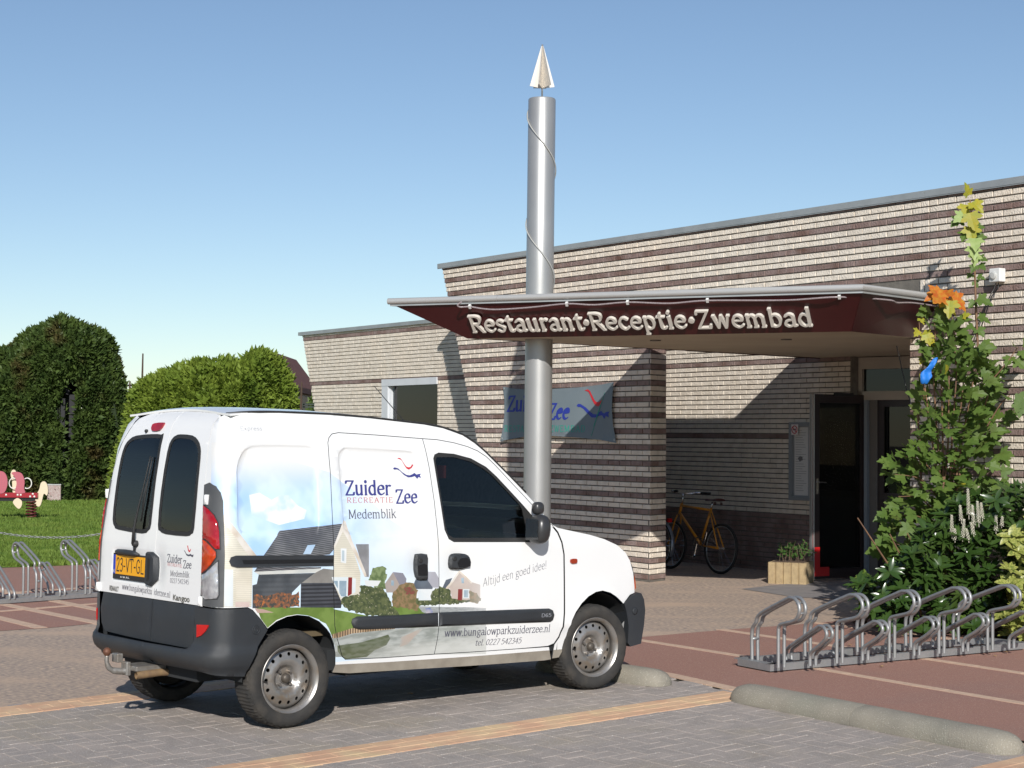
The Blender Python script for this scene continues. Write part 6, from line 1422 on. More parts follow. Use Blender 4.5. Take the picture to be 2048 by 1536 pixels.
def mural_mat(name):
    m = bpy.data.materials.new('print_' + name); m.use_nodes = True; n = m.node_tree.nodes; l = m.node_tree.links; b = n['Principled BSDF']
    b.inputs['Roughness'].default_value = .32; b.inputs['Coat Weight'].default_value = .6; b.inputs['Coat Roughness'].default_value = .05
    tc = n.new('ShaderNodeTexCoord'); sp = n.new('ShaderNodeSeparateXYZ'); l.new(tc.outputs['Object'], sp.inputs[0])
    def mrange(src, a, c, o0=0, o1=1):
        q = n.new('ShaderNodeMapRange'); q.interpolation_type = 'SMOOTHSTEP'; q.inputs[1].default_value = a; q.inputs[2].default_value = c; q.inputs[3].default_value = o0; q.inputs[4].default_value = o1; l.new(src, q.inputs[0]); return q.outputs[0]
    def mixc(f, a, c):
        q = n.new('ShaderNodeMix'); q.data_type = 'RGBA'
        for sl, v in ((6, a), (7, c)):
            if isinstance(v, tuple): q.inputs[sl].default_value = (*v, 1)
            else: l.new(v, q.inputs[sl])
        l.new(f, q.inputs[0]) if not isinstance(f, float) else setattr(q.inputs[0], 'default_value', f); return q.outputs[2]
    def noise(sc, det=4, stretch=None):
        v = tc.outputs['Object']
        if stretch: mp = n.new('ShaderNodeMapping'); mp.inputs['Scale'].default_value = stretch; l.new(v, mp.inputs[0]); v = mp.outputs[0]
        t = n.new('ShaderNodeTexNoise'); t.inputs['Scale'].default_value = sc; t.inputs['Detail'].default_value = det; l.new(v, t.inputs['Vector']); return t.outputs['Fac']
    def mul(a, c):
        q = n.new('ShaderNodeMath'); q.operation = 'MULTIPLY'; l.new(a, q.inputs[0]); l.new(c, q.inputs[1]); return q.outputs[0]
    WHT = (.80, .80, .79)
    if name == 'film_sky':
        ns = noise(3.2, 3); blue = mixc(mrange(ns, .42, .62), (.38, .58, .88), (.58, .74, .92))
        fz = mul(mrange(sp.outputs[2], 1.60, 1.30), mrange(sp.outputs[0], 1.05, .15)); 
        c = mixc(fz, (.79, .775, .745), blue)
        low = mrange(sp.outputs[2], 1.05, .85); c = mixc(mul(low, mrange(sp.outputs[0], 1.6, .3)), c, (.62, .74, .84))
        c = mixc(mrange(sp.outputs[0], 1.15, 1.75), c, WHT)
    else:
        a, c2 = MURAL_COL[name]
        sc = {'bush': 42, 'bush_autumn': 42, 'bush_flower': 55, 'tree_g': 40, 'lawn': 14, 'water': 9, 'water_dark': 14, 'water_far': 30, 'red_flower': 60}.get(name, 7)
        f = noise(sc, 5, (1, 1, 4) if name.startswith('water') else None); c = mixc(mrange(f, .38, .62), a, c2)
        if name == 'cloud': c = mixc(mrange(noise(7, 3), .40, .60), (.55, .70, .90), (.80, .80, .74))
        if name in ('roof_tile', 'roof_strip', 'fence_dark', 'wall_cream', 'brick_lit', 'dark_wall', 'shore'):
            wv = n.new('ShaderNodeTexWave'); wv.wave_type = 'BANDS'; mp = n.new('ShaderNodeMapping'); l.new(tc.outputs['Object'], mp.inputs[0])
            ang = {'roof_tile': 80, 'roof_strip': 12, 'shore': 0}.get(name, 88); mp.inputs['Rotation'].default_value = (0, R(ang), 0); l.new(mp.outputs[0], wv.inputs[0])
            wv.inputs['Scale'].default_value = {'roof_tile': 26, 'roof_strip': 40, 'fence_dark': 14, 'wall_cream': 26, 'brick_lit': 30, 'dark_wall': 11, 'shore': 17}[name]
            k = {'roof_tile': .85, 'fence_dark': .8, 'shore': 1.0}.get(name, .22); dk = tuple(x * .38 for x in a) if name != 'shore' else (.12, .08, .05)
            c = mixc(mul(mrange(wv.outputs['Color'], .25, .75), mrange(sp.outputs[2], -9, -8, k, k)), c, dk)
        if name == 'bush_flower': c = mixc(mrange(noise(70, 2), .60, .66), c, (.42, .14, .04))
        if name == 'bush': c = mixc(mrange(noise(80, 2), .66, .70), c, (.45, .42, .30))
        c = mixc(mrange(sp.outputs[0], 1.2, 1.75, 0, .9), c, WHT) if name not in ('roof_tile', 'cloud') else c
        if name.startswith('water'): c = mixc(mul(mrange(sp.outputs[2], .47, .36), mrange(sp.outputs[0], .45, 1.0, 0, .75)), c, (.62, .63, .60))
    l.new(c, b.inputs['Base Color']); return m
mnames = []
for nm, pl in MURAL:
    if nm not in mnames: mnames.append(nm)
mural_mats = [mural_mat(nm) for nm in mnames]
side_mats = [m_wp, m_dirt] + mural_mats + [m_inn]
dirt_reg = ([(.30, .20), (2.3, .15), (2.3, .285), (1.358, .304), (.716, .322), (.327, .338), (.28, .30)], 1)
def rough_edge(pl, a, seed):
    r = random.Random(seed); out = []
    for i in range(len(pl)):
        p, q = pl[i], pl[(i + 1) % len(pl)]; n = max(1, int(math.hypot(q[0] - p[0], q[1] - p[1]) / .012))
        for j in range(n): t = j / n; out.append((p[0] + (q[0] - p[0]) * t + r.uniform(-a, a), p[1] + (q[1] - p[1]) * t + r.uniform(-a, a)))
    return out
MURAL.insert([m[0] for m in MURAL].index('water'), ('lawn', [(.70, .66), (.80, .655), (.93, .648), (1.02, .60), (1.02, .585), (.72, .59)]))
MURAL.insert([m[0] for m in MURAL].index('water'), ('bush', [(.88, .70), (1.08, .69), (1.30, .69), (1.42, .67), (1.42, .648), (1.2, .645), (.90, .65)]))
MURAL = [(nm, rough_edge(pl, .0055, i) if nm in ('bush', 'bush_autumn', 'bush_flower', 'tree_g', 'red_flower') else pl) for i, (nm, pl) in enumerate(MURAL)]
regs = [dirt_reg] + [(pl, 2 + mnames.index(nm)) for nm, pl in MURAL]
def side_panel(name, outline, sg, par, holes=(), full=True, extra=(), grid=.05):
    f = WB(sg); o = offset_poly(outline, .0022)
    rg = regs if (full and sg < 0) else [dirt_reg]
    # keep only prints that touch this panel
    bx = (min(p[0] for p in o), max(p[0] for p in o), min(p[1] for p in o), max(p[1] for p in o))
    rg = [r for r in rg if not (max(p[0] for p in r[0]) < bx[0] or min(p[0] for p in r[0]) > bx[1] or max(p[1] for p in r[0]) < bx[2] or min(p[1] for p in r[0]) > bx[3])]
    v, fc, idx = shell(o, f, th=.012, holes=holes, regions=rg, grid=grid, seg=.04, extra=extra, flip=(sg > 0))
    nf = sum(1 for q in fc if len(q) == 4); idx = list(idx); idx[len(idx) - nf:] = [len(side_mats) - 1] * nf if nf else []
    return obj(name, mesh(name, v, fc, side_mats, idx, smooth=True, sharp=35), par)
w_open = [(1.087, 1.545), (1.099, 1.570), (1.133, 1.582), (1.255, 1.574), (1.391, 1.545), (1.513, 1.490), (1.593, 1.430), (1.699, 1.336), (1.80, 1.245), (1.893, 1.156), (1.915, 1.125), (1.915, .998), (1.84, 1.003), (1.203, 1.026), (1.164, 1.046), (1.136, 1.104), (1.118, 1.276)][::-1]
g_open = [(1.107, 1.530), (1.118, 1.553), (1.253, 1.553), (1.389, 1.525), (1.491, 1.480), (1.558, 1.437), (1.658, 1.350), (1.77, 1.252), (1.797, 1.215), (1.820, 1.10), (1.831, 1.031), (1.205, 1.052), (1.164, 1.075), (1.150, 1.125), (1.133, 1.290)][::-1]
ex1 = [offset_poly(press1, .007), offset_poly(press1, .014)]; ex2 = [offset_poly(press2, .007), offset_poly(press2, .014)]
slide_out = doorbot + split[1:] + [(.666, 1.689)] + rearseam[:-1]
front_out = doorbot2 + frontseam[1:] + topseam[::-1][1:] + split[::-1][1:-1]
fender_out = [(2.066, .232), (2.13, .235)] + archF + [(2.771, .610), (2.822, .621), (2.822, .66), (2.808, .757), (2.773, .845), (2.731, .899), (2.648, .954), (2.525, .998), (2.39, 1.031), (2.242, 1.058), (2.10, 1.085), (2.02, 1.125), (1.995, 1.155), (2.046, 1.108), (2.095, 1.060), (2.128, .992), (2.147, .912), (2.149, .75), (2.150, .53), (2.142, .436), (2.116, .368), (2.08, .326)]
for sg, es in ((-1, edge_s), (1, edge_sl)):
    side_panel('side_body_panel', body_outline(es), sg, van, extra=[press1] + ex1)
    sdr = side_panel('sliding_door', slide_out, sg, van, extra=[press2] + ex2)
    fdr = side_panel('front_door', front_out, sg, van, holes=[w_open])
    side_panel('front_wing', fender_out, sg, van)
    f = WB(sg)
    shell_obj('window_seal', m_rub, fdr, w_open, lambda s, z, o: f(s, z, o), th=.012, holes=[g_open], off=-.004, grid=.06, flip=sg > 0)
    shell_obj('window_glass', m_vg, fdr, g_open, lambda s, z, o: f(s, z, o), th=0, off=-.010, grid=.06, flip=sg > 0)
    # inner skin that closes the gaps between panels
    ins = offset_poly([es[0], (-.28, .60), (-.2, .66), (.3, .66), (.36, .3), (2.1, .27), (2.15, .66), (2.75, .68), (2.75, .86), (2.6, .96), (2.1, 1.06), (1.97, 1.14)] + gutter[::-1][1:] + es[::-1][:-1], .012)
    shell_obj('inner_skin', m_inn, van, ins, lambda s, z, o: W(s, z, o, sg), th=.002, back=True, holes=[w_open], off=-.022, grid=.12, flip=sg > 0)
    # mouldings
    M1_ = [(.435, .549), (.479, .536), (.77, .524), (1.078, .514), (1.074, .599), (.767, .603), (.462, .614), (.427, .602), (.420, .579)]
    M2_ = [(1.088, .514), (1.5, .499), (2.02, .478), (2.043, .490), (2.054, .522), (2.040, .552), (2.005, .567), (1.752, .577), (1.086, .599)]
    def mf_(s, z, o, M=None):
        return W(s, z, o, sg)
    for par, P_ in ((sdr, M1_), (fdr, M2_)):
        outer = smooth_poly(P_, 1); inn = offset_poly(outer, .012)
        v, fc, ix = shell(outer, lambda s, z, o: W(s, z, (.016 if inpoly(s, z, inn) or seg_dist(s, z, inn) < .002 else .004) + o, sg), th=.006, grid=.03, extra=[inn], flip=sg > 0)
        obj('rubbing_strip', mesh('rubbing_strip', v, fc, m_blk, ix, smooth=True, sharp=70), par)
    # handles
    hs1 = smooth_poly([(.893, .850), (.890, .90), (.893, .955), (.905, .965), (.985, .960), (.990, .90), (.991, .812), (.962, .803), (.909, .812)], 2)
    hs2 = smooth_poly([(1.160, .870), (1.158, .922), (1.170, .948), (1.209, .957), (1.288, .950), (1.325, .925), (1.330, .875), (1.264, .858), (1.19, .860)], 2)
    for par, P_ in ((sdr, hs1), (fdr, hs2)):
        inn = offset_poly(P_, .010)
        v, fc, ix = shell(P_, lambda s, z, o: W(s, z, (.020 if inpoly(s, z, inn) or seg_dist(s, z, inn) < .002 else .006) + o, sg), th=.024, grid=.02, extra=[inn], flip=sg > 0)
        h = obj('door_handle', mesh('door_handle', v, fc, m_blk, ix, smooth=True, sharp=60), par)
        cx = sum(p[0] for p in P_) / len(P_); kx, kz = (cx - .012, .925) if par is sdr else (1.192, .925)
        mb = MB(); c = W(kx, kz, .020, sg); mb.lathe([(.014, .0), (.014, .004), (.009, .003), (0, .003)], 16, Matrix.Translation(c) @ Matrix.Rotation(PI / 2 * (1 if sg < 0 else -1), 4, 'X')); mb.obj('lock', m_rub, h, smooth=True)
        g2 = ([(.905, .835), (.975, .832), (.978, .895), (.95, .905), (.90, .895)] if par is sdr else [(1.225, .872), (1.318, .872), (1.318, .905), (1.29, .928), (1.24, .925), (1.215, .90)])
        shell_obj('grip', mat('deep_black', (.010, .010, .011), .4), h, g2[::-1], lambda s, z, o: W(s, z, o, sg), th=.002, off=.0225, flip=(sg < 0))
    # sliding rail on the quarter panel
    rl_ = [(-.418, .976), (-.408, .953), (-.377, .943), (.289, .920), (.289, .983), (-.377, 1.008), (-.408, 1.000)]
    o_ = shell_obj('door_rail', m_blk, van, rl_, lambda s, z, o: W(s, z, o + (.010 if s < -.36 else .004), sg), th=.008, off=.0, grid=.05, flip=sg > 0)
    shell_obj('rail_slot', mat('deep_black', (.010, .010, .011), .4), o_, [(-.355, .958), (.286, .940), (.286, .960), (-.355, .982)], lambda s, z, o: W(s, z, o, sg), th=0, off=.0055, grid=.1, flip=sg > 0)
    # indicator
    i_ = smooth_poly([(2.205, .850), (2.250, .850), (2.258, .864), (2.250, .879), (2.205, .879), (2.197, .864)], 2)
    shell_obj('side_indicator', mat('amber_lens', (.30, .035, .012), .2, coat=.5), van, i_, lambda s, z, o: W(s, z, o + disp(s, z), sg), th=.012, off=.010, flip=sg > 0)
    # roof gutter strip
    mb = MB(); P_ = [W(a, b, -.001, sg) + Vector((0, 0, .004)) for a, b in gutter[:15]]; mb.tube(smooth_path(P_, 3), .0065, 6); mb.obj('gutter_trim', m_rub, van, smooth=True)
    # front wheel arch and rear wheel arch liners
    for cx, r in ((.035, .345), (2.447, .345)):
        mb = MB(); n = 20; v = []; f_ = []
        for i in range(n + 1):
            a = R(-2 + 184 * i / n)
            for y in (.712, .40): v.append((cx + r * math.cos(a), sg * y * (.985 if y > .5 else 1), .30 + r * math.sin(a)))
        f_ = [(2 * i, 2 * i + 1, 2 * i + 3, 2 * i + 2) for i in range(n)]; f_.append(tuple(2 * i + 1 for i in range(n + 1)))
        mb.add(v, f_); mb.obj('wheel_arch_liner', m_inn, van, smooth=True, sharp=50)
# side lettering (right side)
m_tb = mat('letter_navy', (.045, .048, .22), .35, coat=.4); m_td = mat('letter_dark', (.075, .075, .11), .35, coat=.4); m_tr = mat('letter_red', (.50, .12, .13), .35, coat=.4); m_br = mat('bird_red', (.60, .02, .03), .35, coat=.4); m_gy = mat('letter_grey', (.30, .31, .34), .4)
def stext(txt, x0, z0, x1, z1, cap, m, par=van, off=.0012, **k):
    Ln = math.hypot(x1 - x0, z1 - z0); ca, sa = (x1 - x0) / Ln, (z1 - z0) / Ln
    fn = lambda a, b, o: WB(-1)(x0 + a * ca - b * sa, z0 + a * sa + b * ca, off)
    return obj('lettering', text_mesh('lettering', txt, m, fn, width=Ln, cap=cap, **k), par)
sd1 = [o for o in van.children if o.name.startswith('sliding_door')][0]; fd1 = [o for o in van.children if o.name.startswith('front_door')][0]; bd1 = [o for o in van.children if o.name.startswith('side_body_panel')][0]
stext('Zuider', .405, 1.333, .747, 1.327, .082, m_tb, sd1, pen=1.45, thin=.6, ang=18, serif=.5); stext('Zee', .778, 1.276, .947, 1.273, .080, m_tb, sd1, pen=1.45, thin=.6, ang=18, serif=.5)
stext('RECREATIE', .415, 1.286, .756, 1.281, .030, m_tr, sd1, pen=.9, thin=.4, serif=.4, track=1.4); stext('Medemblik', .417, 1.192, .775, 1.187, .052, m_td, sd1, pen=.95, thin=.4, ang=15, serif=.4)
stext('www.bungalowparkzuiderzee.nl', 1.130, .446, 2.025, .413, .046, m_td, fd1, pen=1.0, thin=.45, ang=15, serif=.4); stext('tel. 0227 542345', 1.386, .371, 1.78, .357, .036, m_td, fd1, pen=.9, thin=.4, ang=15, serif=.35, slant=.14)
stext('Altijd een goed idee!', 1.434, .738, 1.985, .828, .050, m_td, fd1, pen=.55, thin=.3, ang=30, serif=0, slant=.22); stext('Express', -.292, 1.712, -.142, 1.712, .022, m_gy, bd1, pen=.6, thin=.4, serif=0)
stext('D65', 1.925, .517, 2.015, .514, .022, m_gy, fd1, off=.0172, pen=.9, thin=.7, serif=0)
bR = [(.812, 1.544), (.825, 1.551), (.840, 1.546), (.852, 1.530), (.868, 1.507), (.881, 1.495), (.897, 1.492), (.912, 1.496), (.925, 1.510), (.934, 1.507), (.918, 1.488), (.897, 1.478), (.880, 1.484), (.863, 1.506), (.848, 1.532), (.836, 1.541), (.822, 1.544)]
bB = [(.775, 1.486), (.787, 1.493), (.813, 1.487), (.843, 1.463), (.874, 1.446), (.9, 1.443), (.92, 1.449), (.937, 1.458), (.953, 1.447), (.968, 1.451), (.983, 1.454), (.976, 1.442), (.981, 1.426), (.966, 1.432), (.956, 1.420), (.938, 1.438), (.912, 1.432), (.886, 1.431), (.855, 1.446), (.825, 1.472), (.806, 1.480), (.783, 1.479)]
for pl, m in ((bR, m_br), (bB, m_tb)): shell_obj('bird_mark', m, sd1, pl[::-1], lambda s, z, o: WB(-1)(s, z, .0012), th=0)
mb = MB()
for a, b in (((.872, 1.40), (.93, 1.535)), ((.886, 1.455), (.905, 1.488)), ((.905, 1.45), (.915, 1.478))): mb.tube([WB(-1)(*a, .001), WB(-1)(*b, .001)], .0006, 3)
mb.obj('thin_line_mark', m_gy, sd1)

# ---- roof, windscreen, bonnet, nose
GX = [g[0] for g in gutter]; GZ = [g[1] for g in gutter]
def zg(x): return float(np.interp(x, GX, GZ))
def yg(x): return float(Wd(zg(x)) - (.04 * ((x - 1.2) / 1.8) ** 2 if x > 1.2 else 0))
def roofmap(x, y, o):
    g = yg(x); t = min(1, abs(y) / g); cr = .036 * (1 - t ** 2.4); e = .0
    if x < -.20: e = -.020 * ((-.20 - x) / .15) ** 2 * (1 - t ** 4)
    return Vector((x, y, zg(x) + cr + o + e))
xs_ = [-.332, -.25, -.1, .1, .4, .7, .95, 1.15, 1.3, 1.4, 1.5, 1.6, 1.7, 1.8, 1.9, 1.985]
ro = [(x, -yg(x) + .004) for x in xs_] + [(x, yg(x) - .004) for x in xs_[::-1]] + [(-.322, .45), (-.300, .25), (-.288, 0), (-.300, -.25), (-.322, -.45)]
ws = [(1.40, -.53), (1.55, -.57), (1.75, -.60), (1.93, -.62), (1.955, -.4), (1.96, 0), (1.955, .4), (1.93, .62), (1.75, .60), (1.55, .57), (1.40, .53), (1.36, .3), (1.345, 0), (1.36, -.3)]
shell_obj('roof', m_wp, van, ro, roofmap, th=.012, holes=[ws], grid=.08, seg=.08)
shell_obj('windscreen', m_vg, van, ws, roofmap, th=0, off=-.004, grid=.1)
inr = [(x, y * .96) for x, y in ro]; shell_obj('roof_lining', m_inn, van, inr, roofmap, th=.002, back=True, holes=[ws], off=-.035, grid=.2)
HX = [1.985, 2.02, 2.10, 2.242, 2.39, 2.525, 2.648, 2.731, 2.773, 2.808, 2.822]; HZ = [1.150, 1.120, 1.085, 1.058, 1.031, .998, .954, .899, .845, .757, .66]
def hoodmap(x, y, o):
    g = yside(min(x, 2.8), .95) - .005; t = min(1, abs(y) / g); return Vector((x + .06 * (1 - t ** 2), y, float(np.interp(x, HX, HZ)) + .018 * (1 - t ** 3) + o))
ho = [(x, -(yside(min(x, 2.8), float(np.interp(x, HX, HZ))) - .006)) for x in HX[:-1]]; ho = ho + [(x, -y) for x, y in ho[::-1]]
shell_obj('bonnet', m_wp, van, ho, hoodmap, th=.012, grid=.07, seg=.06)
nose = MB(); n = 25; rows = [(.76, .0), (.70, .015), (.62, .03), (.5, .0), (.35, -.02)]; v = []
for z, dx in rows:
    for i in range(n):
        y = -.68 + 1.36 * i / (n - 1); v.append((2.80 + dx + .085 * (1 - (abs(y) / .68) ** 3) - (.05 if abs(y) > .6 else 0), y, z))
nose.add(v, [(j * n + i, j * n + i + 1, (j + 1) * n + i + 1, (j + 1) * n + i) for j in range(len(rows) - 1) for i in range(n - 1)]); nose.obj('front_panel', m_wp, van, smooth=True)
bf = MB(); prof = [(2.700, .556), (2.771, .607), (2.830, .622), (2.862, .618), (2.890, .575), (2.902, .50), (2.890, .40), (2.862, .275), (2.76, .262), (2.735, .289), (2.742, .40), (2.722, .50)]
n = 31; v = []
for i in range(n):
    y = -.722 + 1.444 * i / (n - 1); t = abs(y) / .722; dx = .10 * (1 - t ** 3.5); inn_ = 1 - .02 * (t > .98)
    for x, z in prof: v.append((x + dx if x > 2.76 else x + dx * .3, y, z))
k = len(prof); bf.add(v, [(i * k + j, (i + 1) * k + j, (i + 1) * k + (j + 1) % k, i * k + (j + 1) % k) for i in range(n - 1) for j in range(k)] + [tuple(range(k)), tuple((n - 1) * k + j for j in range(k - 1, -1, -1))]); bf.obj('front_bumper', m_blk, van, smooth=True, sharp=45)
mb = MB(); mb.lathe([(.020, 0), (.024, .003), (.016, .004), (0, .004)], 18, Matrix.Translation((2.80, -.7225, .50)) @ Matrix.Rotation(PI / 2, 4, 'X')); mb.obj('towing_cap', m_blk, van, smooth=True)
for sg in (-1, 1):
    for nm, pl, m in (('headlight', [(2.775, .655), (2.850, .655), (2.852, .72), (2.832, .80), (2.800, .842), (2.770, .862), (2.79, .78)], glass_mat('lamp_clear', (.55, .57, .58), .05)), ('front_indicator', [(2.79, .618), (2.845, .622), (2.868, .650), (2.862, .700), (2.851, .735), (2.79, .735)], mat('orange_lens', (.42, .07, .015), .2, coat=.5))):
        mb = MB(); mb.prism(pl, .40, .655, lambda u, w_, h: (u + .05 * (1 - (h - .40) / .255) + .01, sg * h, w_)); mb.obj(nm, m, van, smooth=True, sharp=40)

# ---- rear doors
plate_rec = [(.035, .80), (.50, .80), (.505, .99), (.035, 1.0)]
def rearmap(y, z, o):
    d = 0
    if inpoly(y, z, plate_rec): d = -.012 * min(1, seg_dist(y, z, plate_rec) / .02)
    q = math.hypot(y + .05, (z - .90) * .62)
    if y < 0 and q < .075: d -= .014 * (1 - (q / .075) ** 2)
    return RM(y, z, o + d)
winL = [(.058, 1.660), (.085, 1.684), (.203, 1.687), (.381, 1.677), (.45, 1.655), (.494, 1.615), (.519, 1.535), (.528, 1.415), (.533, 1.30), (.530, 1.161), (.50, 1.121), (.451, 1.104), (.159, 1.094), (.091, 1.113), (.062, 1.155), (.060, 1.35)]
winR = [(-.022, 1.150), (-.048, 1.12), (-.119, 1.103), (-.349, 1.102), (-.403, 1.117), (-.429, 1.152), (-.425, 1.36), (-.412, 1.548), (-.392, 1.615), (-.345, 1.655), (-.27, 1.681), (-.14, 1.687), (-.09, 1.68), (-.05, 1.655), (-.03, 1.58), (-.018, 1.35)]
doL = [(.004, .718)] + edge_yl[:-1] + [(.455, 1.775), (.40, 1.800), (.2, 1.824), (.004, 1.831), (.004, 1.0), (-.043, .961), (-.046, .832), (.004, .795)]
doL = [(.003, .718)] + [(a - .002, b) for a, b in edge_yl[:-1]] + [(.440, 1.780), (.36, 1.808), (.2, 1.826), (-.004, 1.832), (-.010, 1.3), (-.002, 1.0), (-.042, .962), (-.045, .832), (.001, .795)]
doR = [(-.002, .718), (-.003, .795), (-.050, .830), (-.047, .964), (-.007, 1.0), (-.015, 1.3), (-.009, 1.832), (-.2, 1.826), (-.36, 1.812), (-.455, 1.800), (-.474, 1.785)] + [(a + .003, b) for a, b in edge_y[:-1][::-1]]
def ccw(p): 
    A_ = sum(p[i][0] * p[(i + 1) % len(p)][1] - p[(i + 1) % len(p)][0] * p[i][1] for i in range(len(p))); return p if A_ > 0 else p[::-1]
for nm, ol, wn in (('rear_door', ccw(doL), ccw(winL)), ('rear_door', ccw(doR), ccw(winR))):
    dr = shell_obj(nm, m_wp, van, ol, rearmap, th=.012, holes=[wn], grid=.045, seg=.04, flip=True, extra=[plate_rec] if wn[0][0] > 0 or True and ol[0][0] > -.1 and max(p[0] for p in ol) > .3 else [])
    gl = offset_poly(wn, .024)
    v, f_, ix = shell(smooth_poly(wn, 2), lambda y, z, o: RM(y, z, o + .004), th=.012, holes=[smooth_poly(gl, 2)], grid=.06, flip=True); obj('window_seal', mesh('window_seal', v, f_, m_rub, ix, smooth=True, sharp=60), dr)
    shell_obj('window_glass', m_vg, dr, smooth_poly(gl, 2), lambda y, z, o: RM(y, z, o), th=0, off=.001, grid=.06, flip=True)
rdoors = [o for o in van.children if o.name.startswith('rear_door')]; rdL, rdR = rdoors
# heater wires in the left pane
mb = MB()
for i in range(12):
    z = 1.20 + i * .033; mb.tube([RM(.10, z, -.003), RM(.30, z, -.003), RM(.50, z, -.003)], .0009, 3, caps=False)
mb.obj('heater_wires', m_rub, rdL)
# inner skin of the rear
shell_obj('inner_skin', m_inn, van, ccw([(.57, .50), (.58, 1.2), (.54, 1.5), (.44, 1.74), (.3, 1.785), (-.3, 1.785), (-.44, 1.76), (-.455, 1.5), (-.50, 1.2), (-.51, .50)]), lambda y, z, o: RM(y, z, o), th=.002, back=True, holes=[ccw(winL), ccw(winR)], off=-.024, grid=.15, flip=True)
# black lower door panels
for pl, par in (([(.604, .716), (.615, .62), (.60, .53), (.555, .482), (.30, .474), (.006, .470), (.004, .714)], rdL), ([(-.004, .714), (-.002, .470), (-.40, .470), (-.455, .476), (-.478, .50), (-.50, .62), (-.510, .714)], rdR)):
    inn = offset_poly(ccw(pl), .02)
    shell_obj('lower_panel', m_blk, par, ccw(pl), lambda y, z, o: RM(y, z, o + .012 * min(1, max(0, (.70 - z) / .05))), th=.02, grid=.04, flip=True, sharp=50)
# number plate
pl_ = node('number_plate', van)
def rbox(name, y0, y1, z0, z1, o0, o1, m, par):
    mb = MB(); y0, y1 = max(y0, y1), min(y0, y1); q = [(y0, z0), (y1, z0), (y1, z1), (y0, z1)]
    mb.add([RM(a, b, o0) for a, b in q] + [RM(a, b, o1) for a, b in q], [(0, 3, 2, 1), (4, 5, 6, 7), (0, 1, 5, 4), (1, 2, 6, 5), (2, 3, 7, 6), (3, 0, 4, 7)]); return mb.obj(name, m, par)
rbox('plate_holder', .478, .080, .808, .962, -.010, .010, m_rub, pl_); rbox('yellow_plate', .443, .088, .838, .953, .008, .0125, mat('plate_yellow', (.78, .36, .01), .45), pl_); rbox('blue_band', .4735, .444, .838, .953, .008, .0124, mat('plate_blue', (.02, .05, .42), .45), pl_)
def rtext(txt, y0, z0, y1, z1, cap, m, par, off=.0015, **k):
    Ln = math.hypot(y0 - y1, z1 - z0); fn = lambda a, b, o: RM(y0 - a, z0 + (z1 - z0) * a / Ln + b, off)
    return obj('lettering', text_mesh('lettering', txt, m, fn, width=Ln, cap=cap, **k), par)
rtext('23-VT-GL', .432, .857, .098, .857, .078, m_rub, pl_, off=.0135, pen=.9, thin=.8, serif=0, track=.2); rtext('NL', .470, .846, .448, .846, .018, m_white, pl_, off=.0135, pen=1.2, thin=1, serif=0)
rtext('A W AS.', .385, .817, .270, .817, .010, m_white, pl_, off=.011, pen=1.3, thin=1, serif=0)
# handle and lamp bar
hp = ccw([(.070, .990), (.013, .992), (-.040, .962), (-.043, .832), (.009, .790), (.074, .797)])
hin = offset_poly(hp, .010); v, f_, ix = shell(hp, lambda y, z, o: RM(y, z, o + (.026 if inpoly(y, z, hin) or seg_dist(y, z, hin) < .002 else .010)), th=.03, grid=.03, extra=[hin], flip=True)
hh = obj('door_handle', mesh('door_handle', v, f_, m_blk, ix, smooth=True, sharp=50), rdL); shell_obj('grip', mat('deep_black', (.010, .010, .011), .4), hh, ccw([(.035, .82), (.012, .83), (.010, .95), (.033, .96)]), lambda y, z, o: RM(y, z, o), th=.001, off=.0275, flip=True)
mb = MB(); mb.tube([RM(.438, .972, .014), RM(.40, .975, .022), RM(.30, .976, .028), RM(.20, .974, .026), RM(.160, .966, .014)], [.010, .015, .017, .016, .008], 10); mb.obj('plate_lamp_bar', m_blk, rdL, smooth=True)
# wiper
wp = node('rear_wiper', van)
mb = MB(); mb.lathe([(.020, 0), (.020, .02), (.012, .03), (0, .032)], 16, Matrix.Translation(RM(.212, 1.030, .002)) @ Matrix.Rotation(-PI / 2, 4, 'Y')); mb.tube([RM(.212, 1.030, .012), RM(.222, .985, .014)], [.010, .006], 8); mb.obj('pivot', m_rub, wp, smooth=True)
mb = MB(); mb.tube([RM(.212, 1.03, .028), RM(.205, 1.12, .034), RM(.180, 1.25, .030), RM(.155, 1.36, .026), RM(.142, 1.46, .022), RM(.134, 1.555, .018)], [.012, .009, .006, .0045, .004, .0035], 8); mb.obj('arm', m_rub, wp, smooth=True)
mb = MB(); mb.tube([RM(.165, 1.165, .012), RM(.148, 1.30, .012), RM(.132, 1.44, .011), RM(.122, 1.55, .010)], .0045, 6); mb.tube([RM(.160, 1.22, .012), RM(.152, 1.31, .022), RM(.136, 1.42, .012)], .003, 5); mb.obj('blade', m_rub, wp, smooth=True)
# high brake light, washer nozzle
bl = ccw([(.212, 1.716), (.221, 1.737), (.206, 1.752), (.103, 1.757), (.091, 1.738), (.108, 1.711), (.183, 1.705)])
m_redlens = mat('red_lens', (.42, .008, .012), .15, coat=.8, col2=(.30, .004, .008), scale=22, coords='object'); shell_obj('high_brake_light', m_redlens, van, smooth_poly(bl, 2), lambda y, z, o: RM(y, z, o + .010), th=.012, grid=.02, flip=True)
mb = MB(); mb.lathe([(.010, 0), (.011, .012), (.005, .018), (0, .019)], 12, Matrix.Translation(RM(.268, 1.705, .0)) @ Matrix.Rotation(-PI / 2, 4, 'Y')); mb.obj('washer_nozzle', m_rub, van, smooth=True)
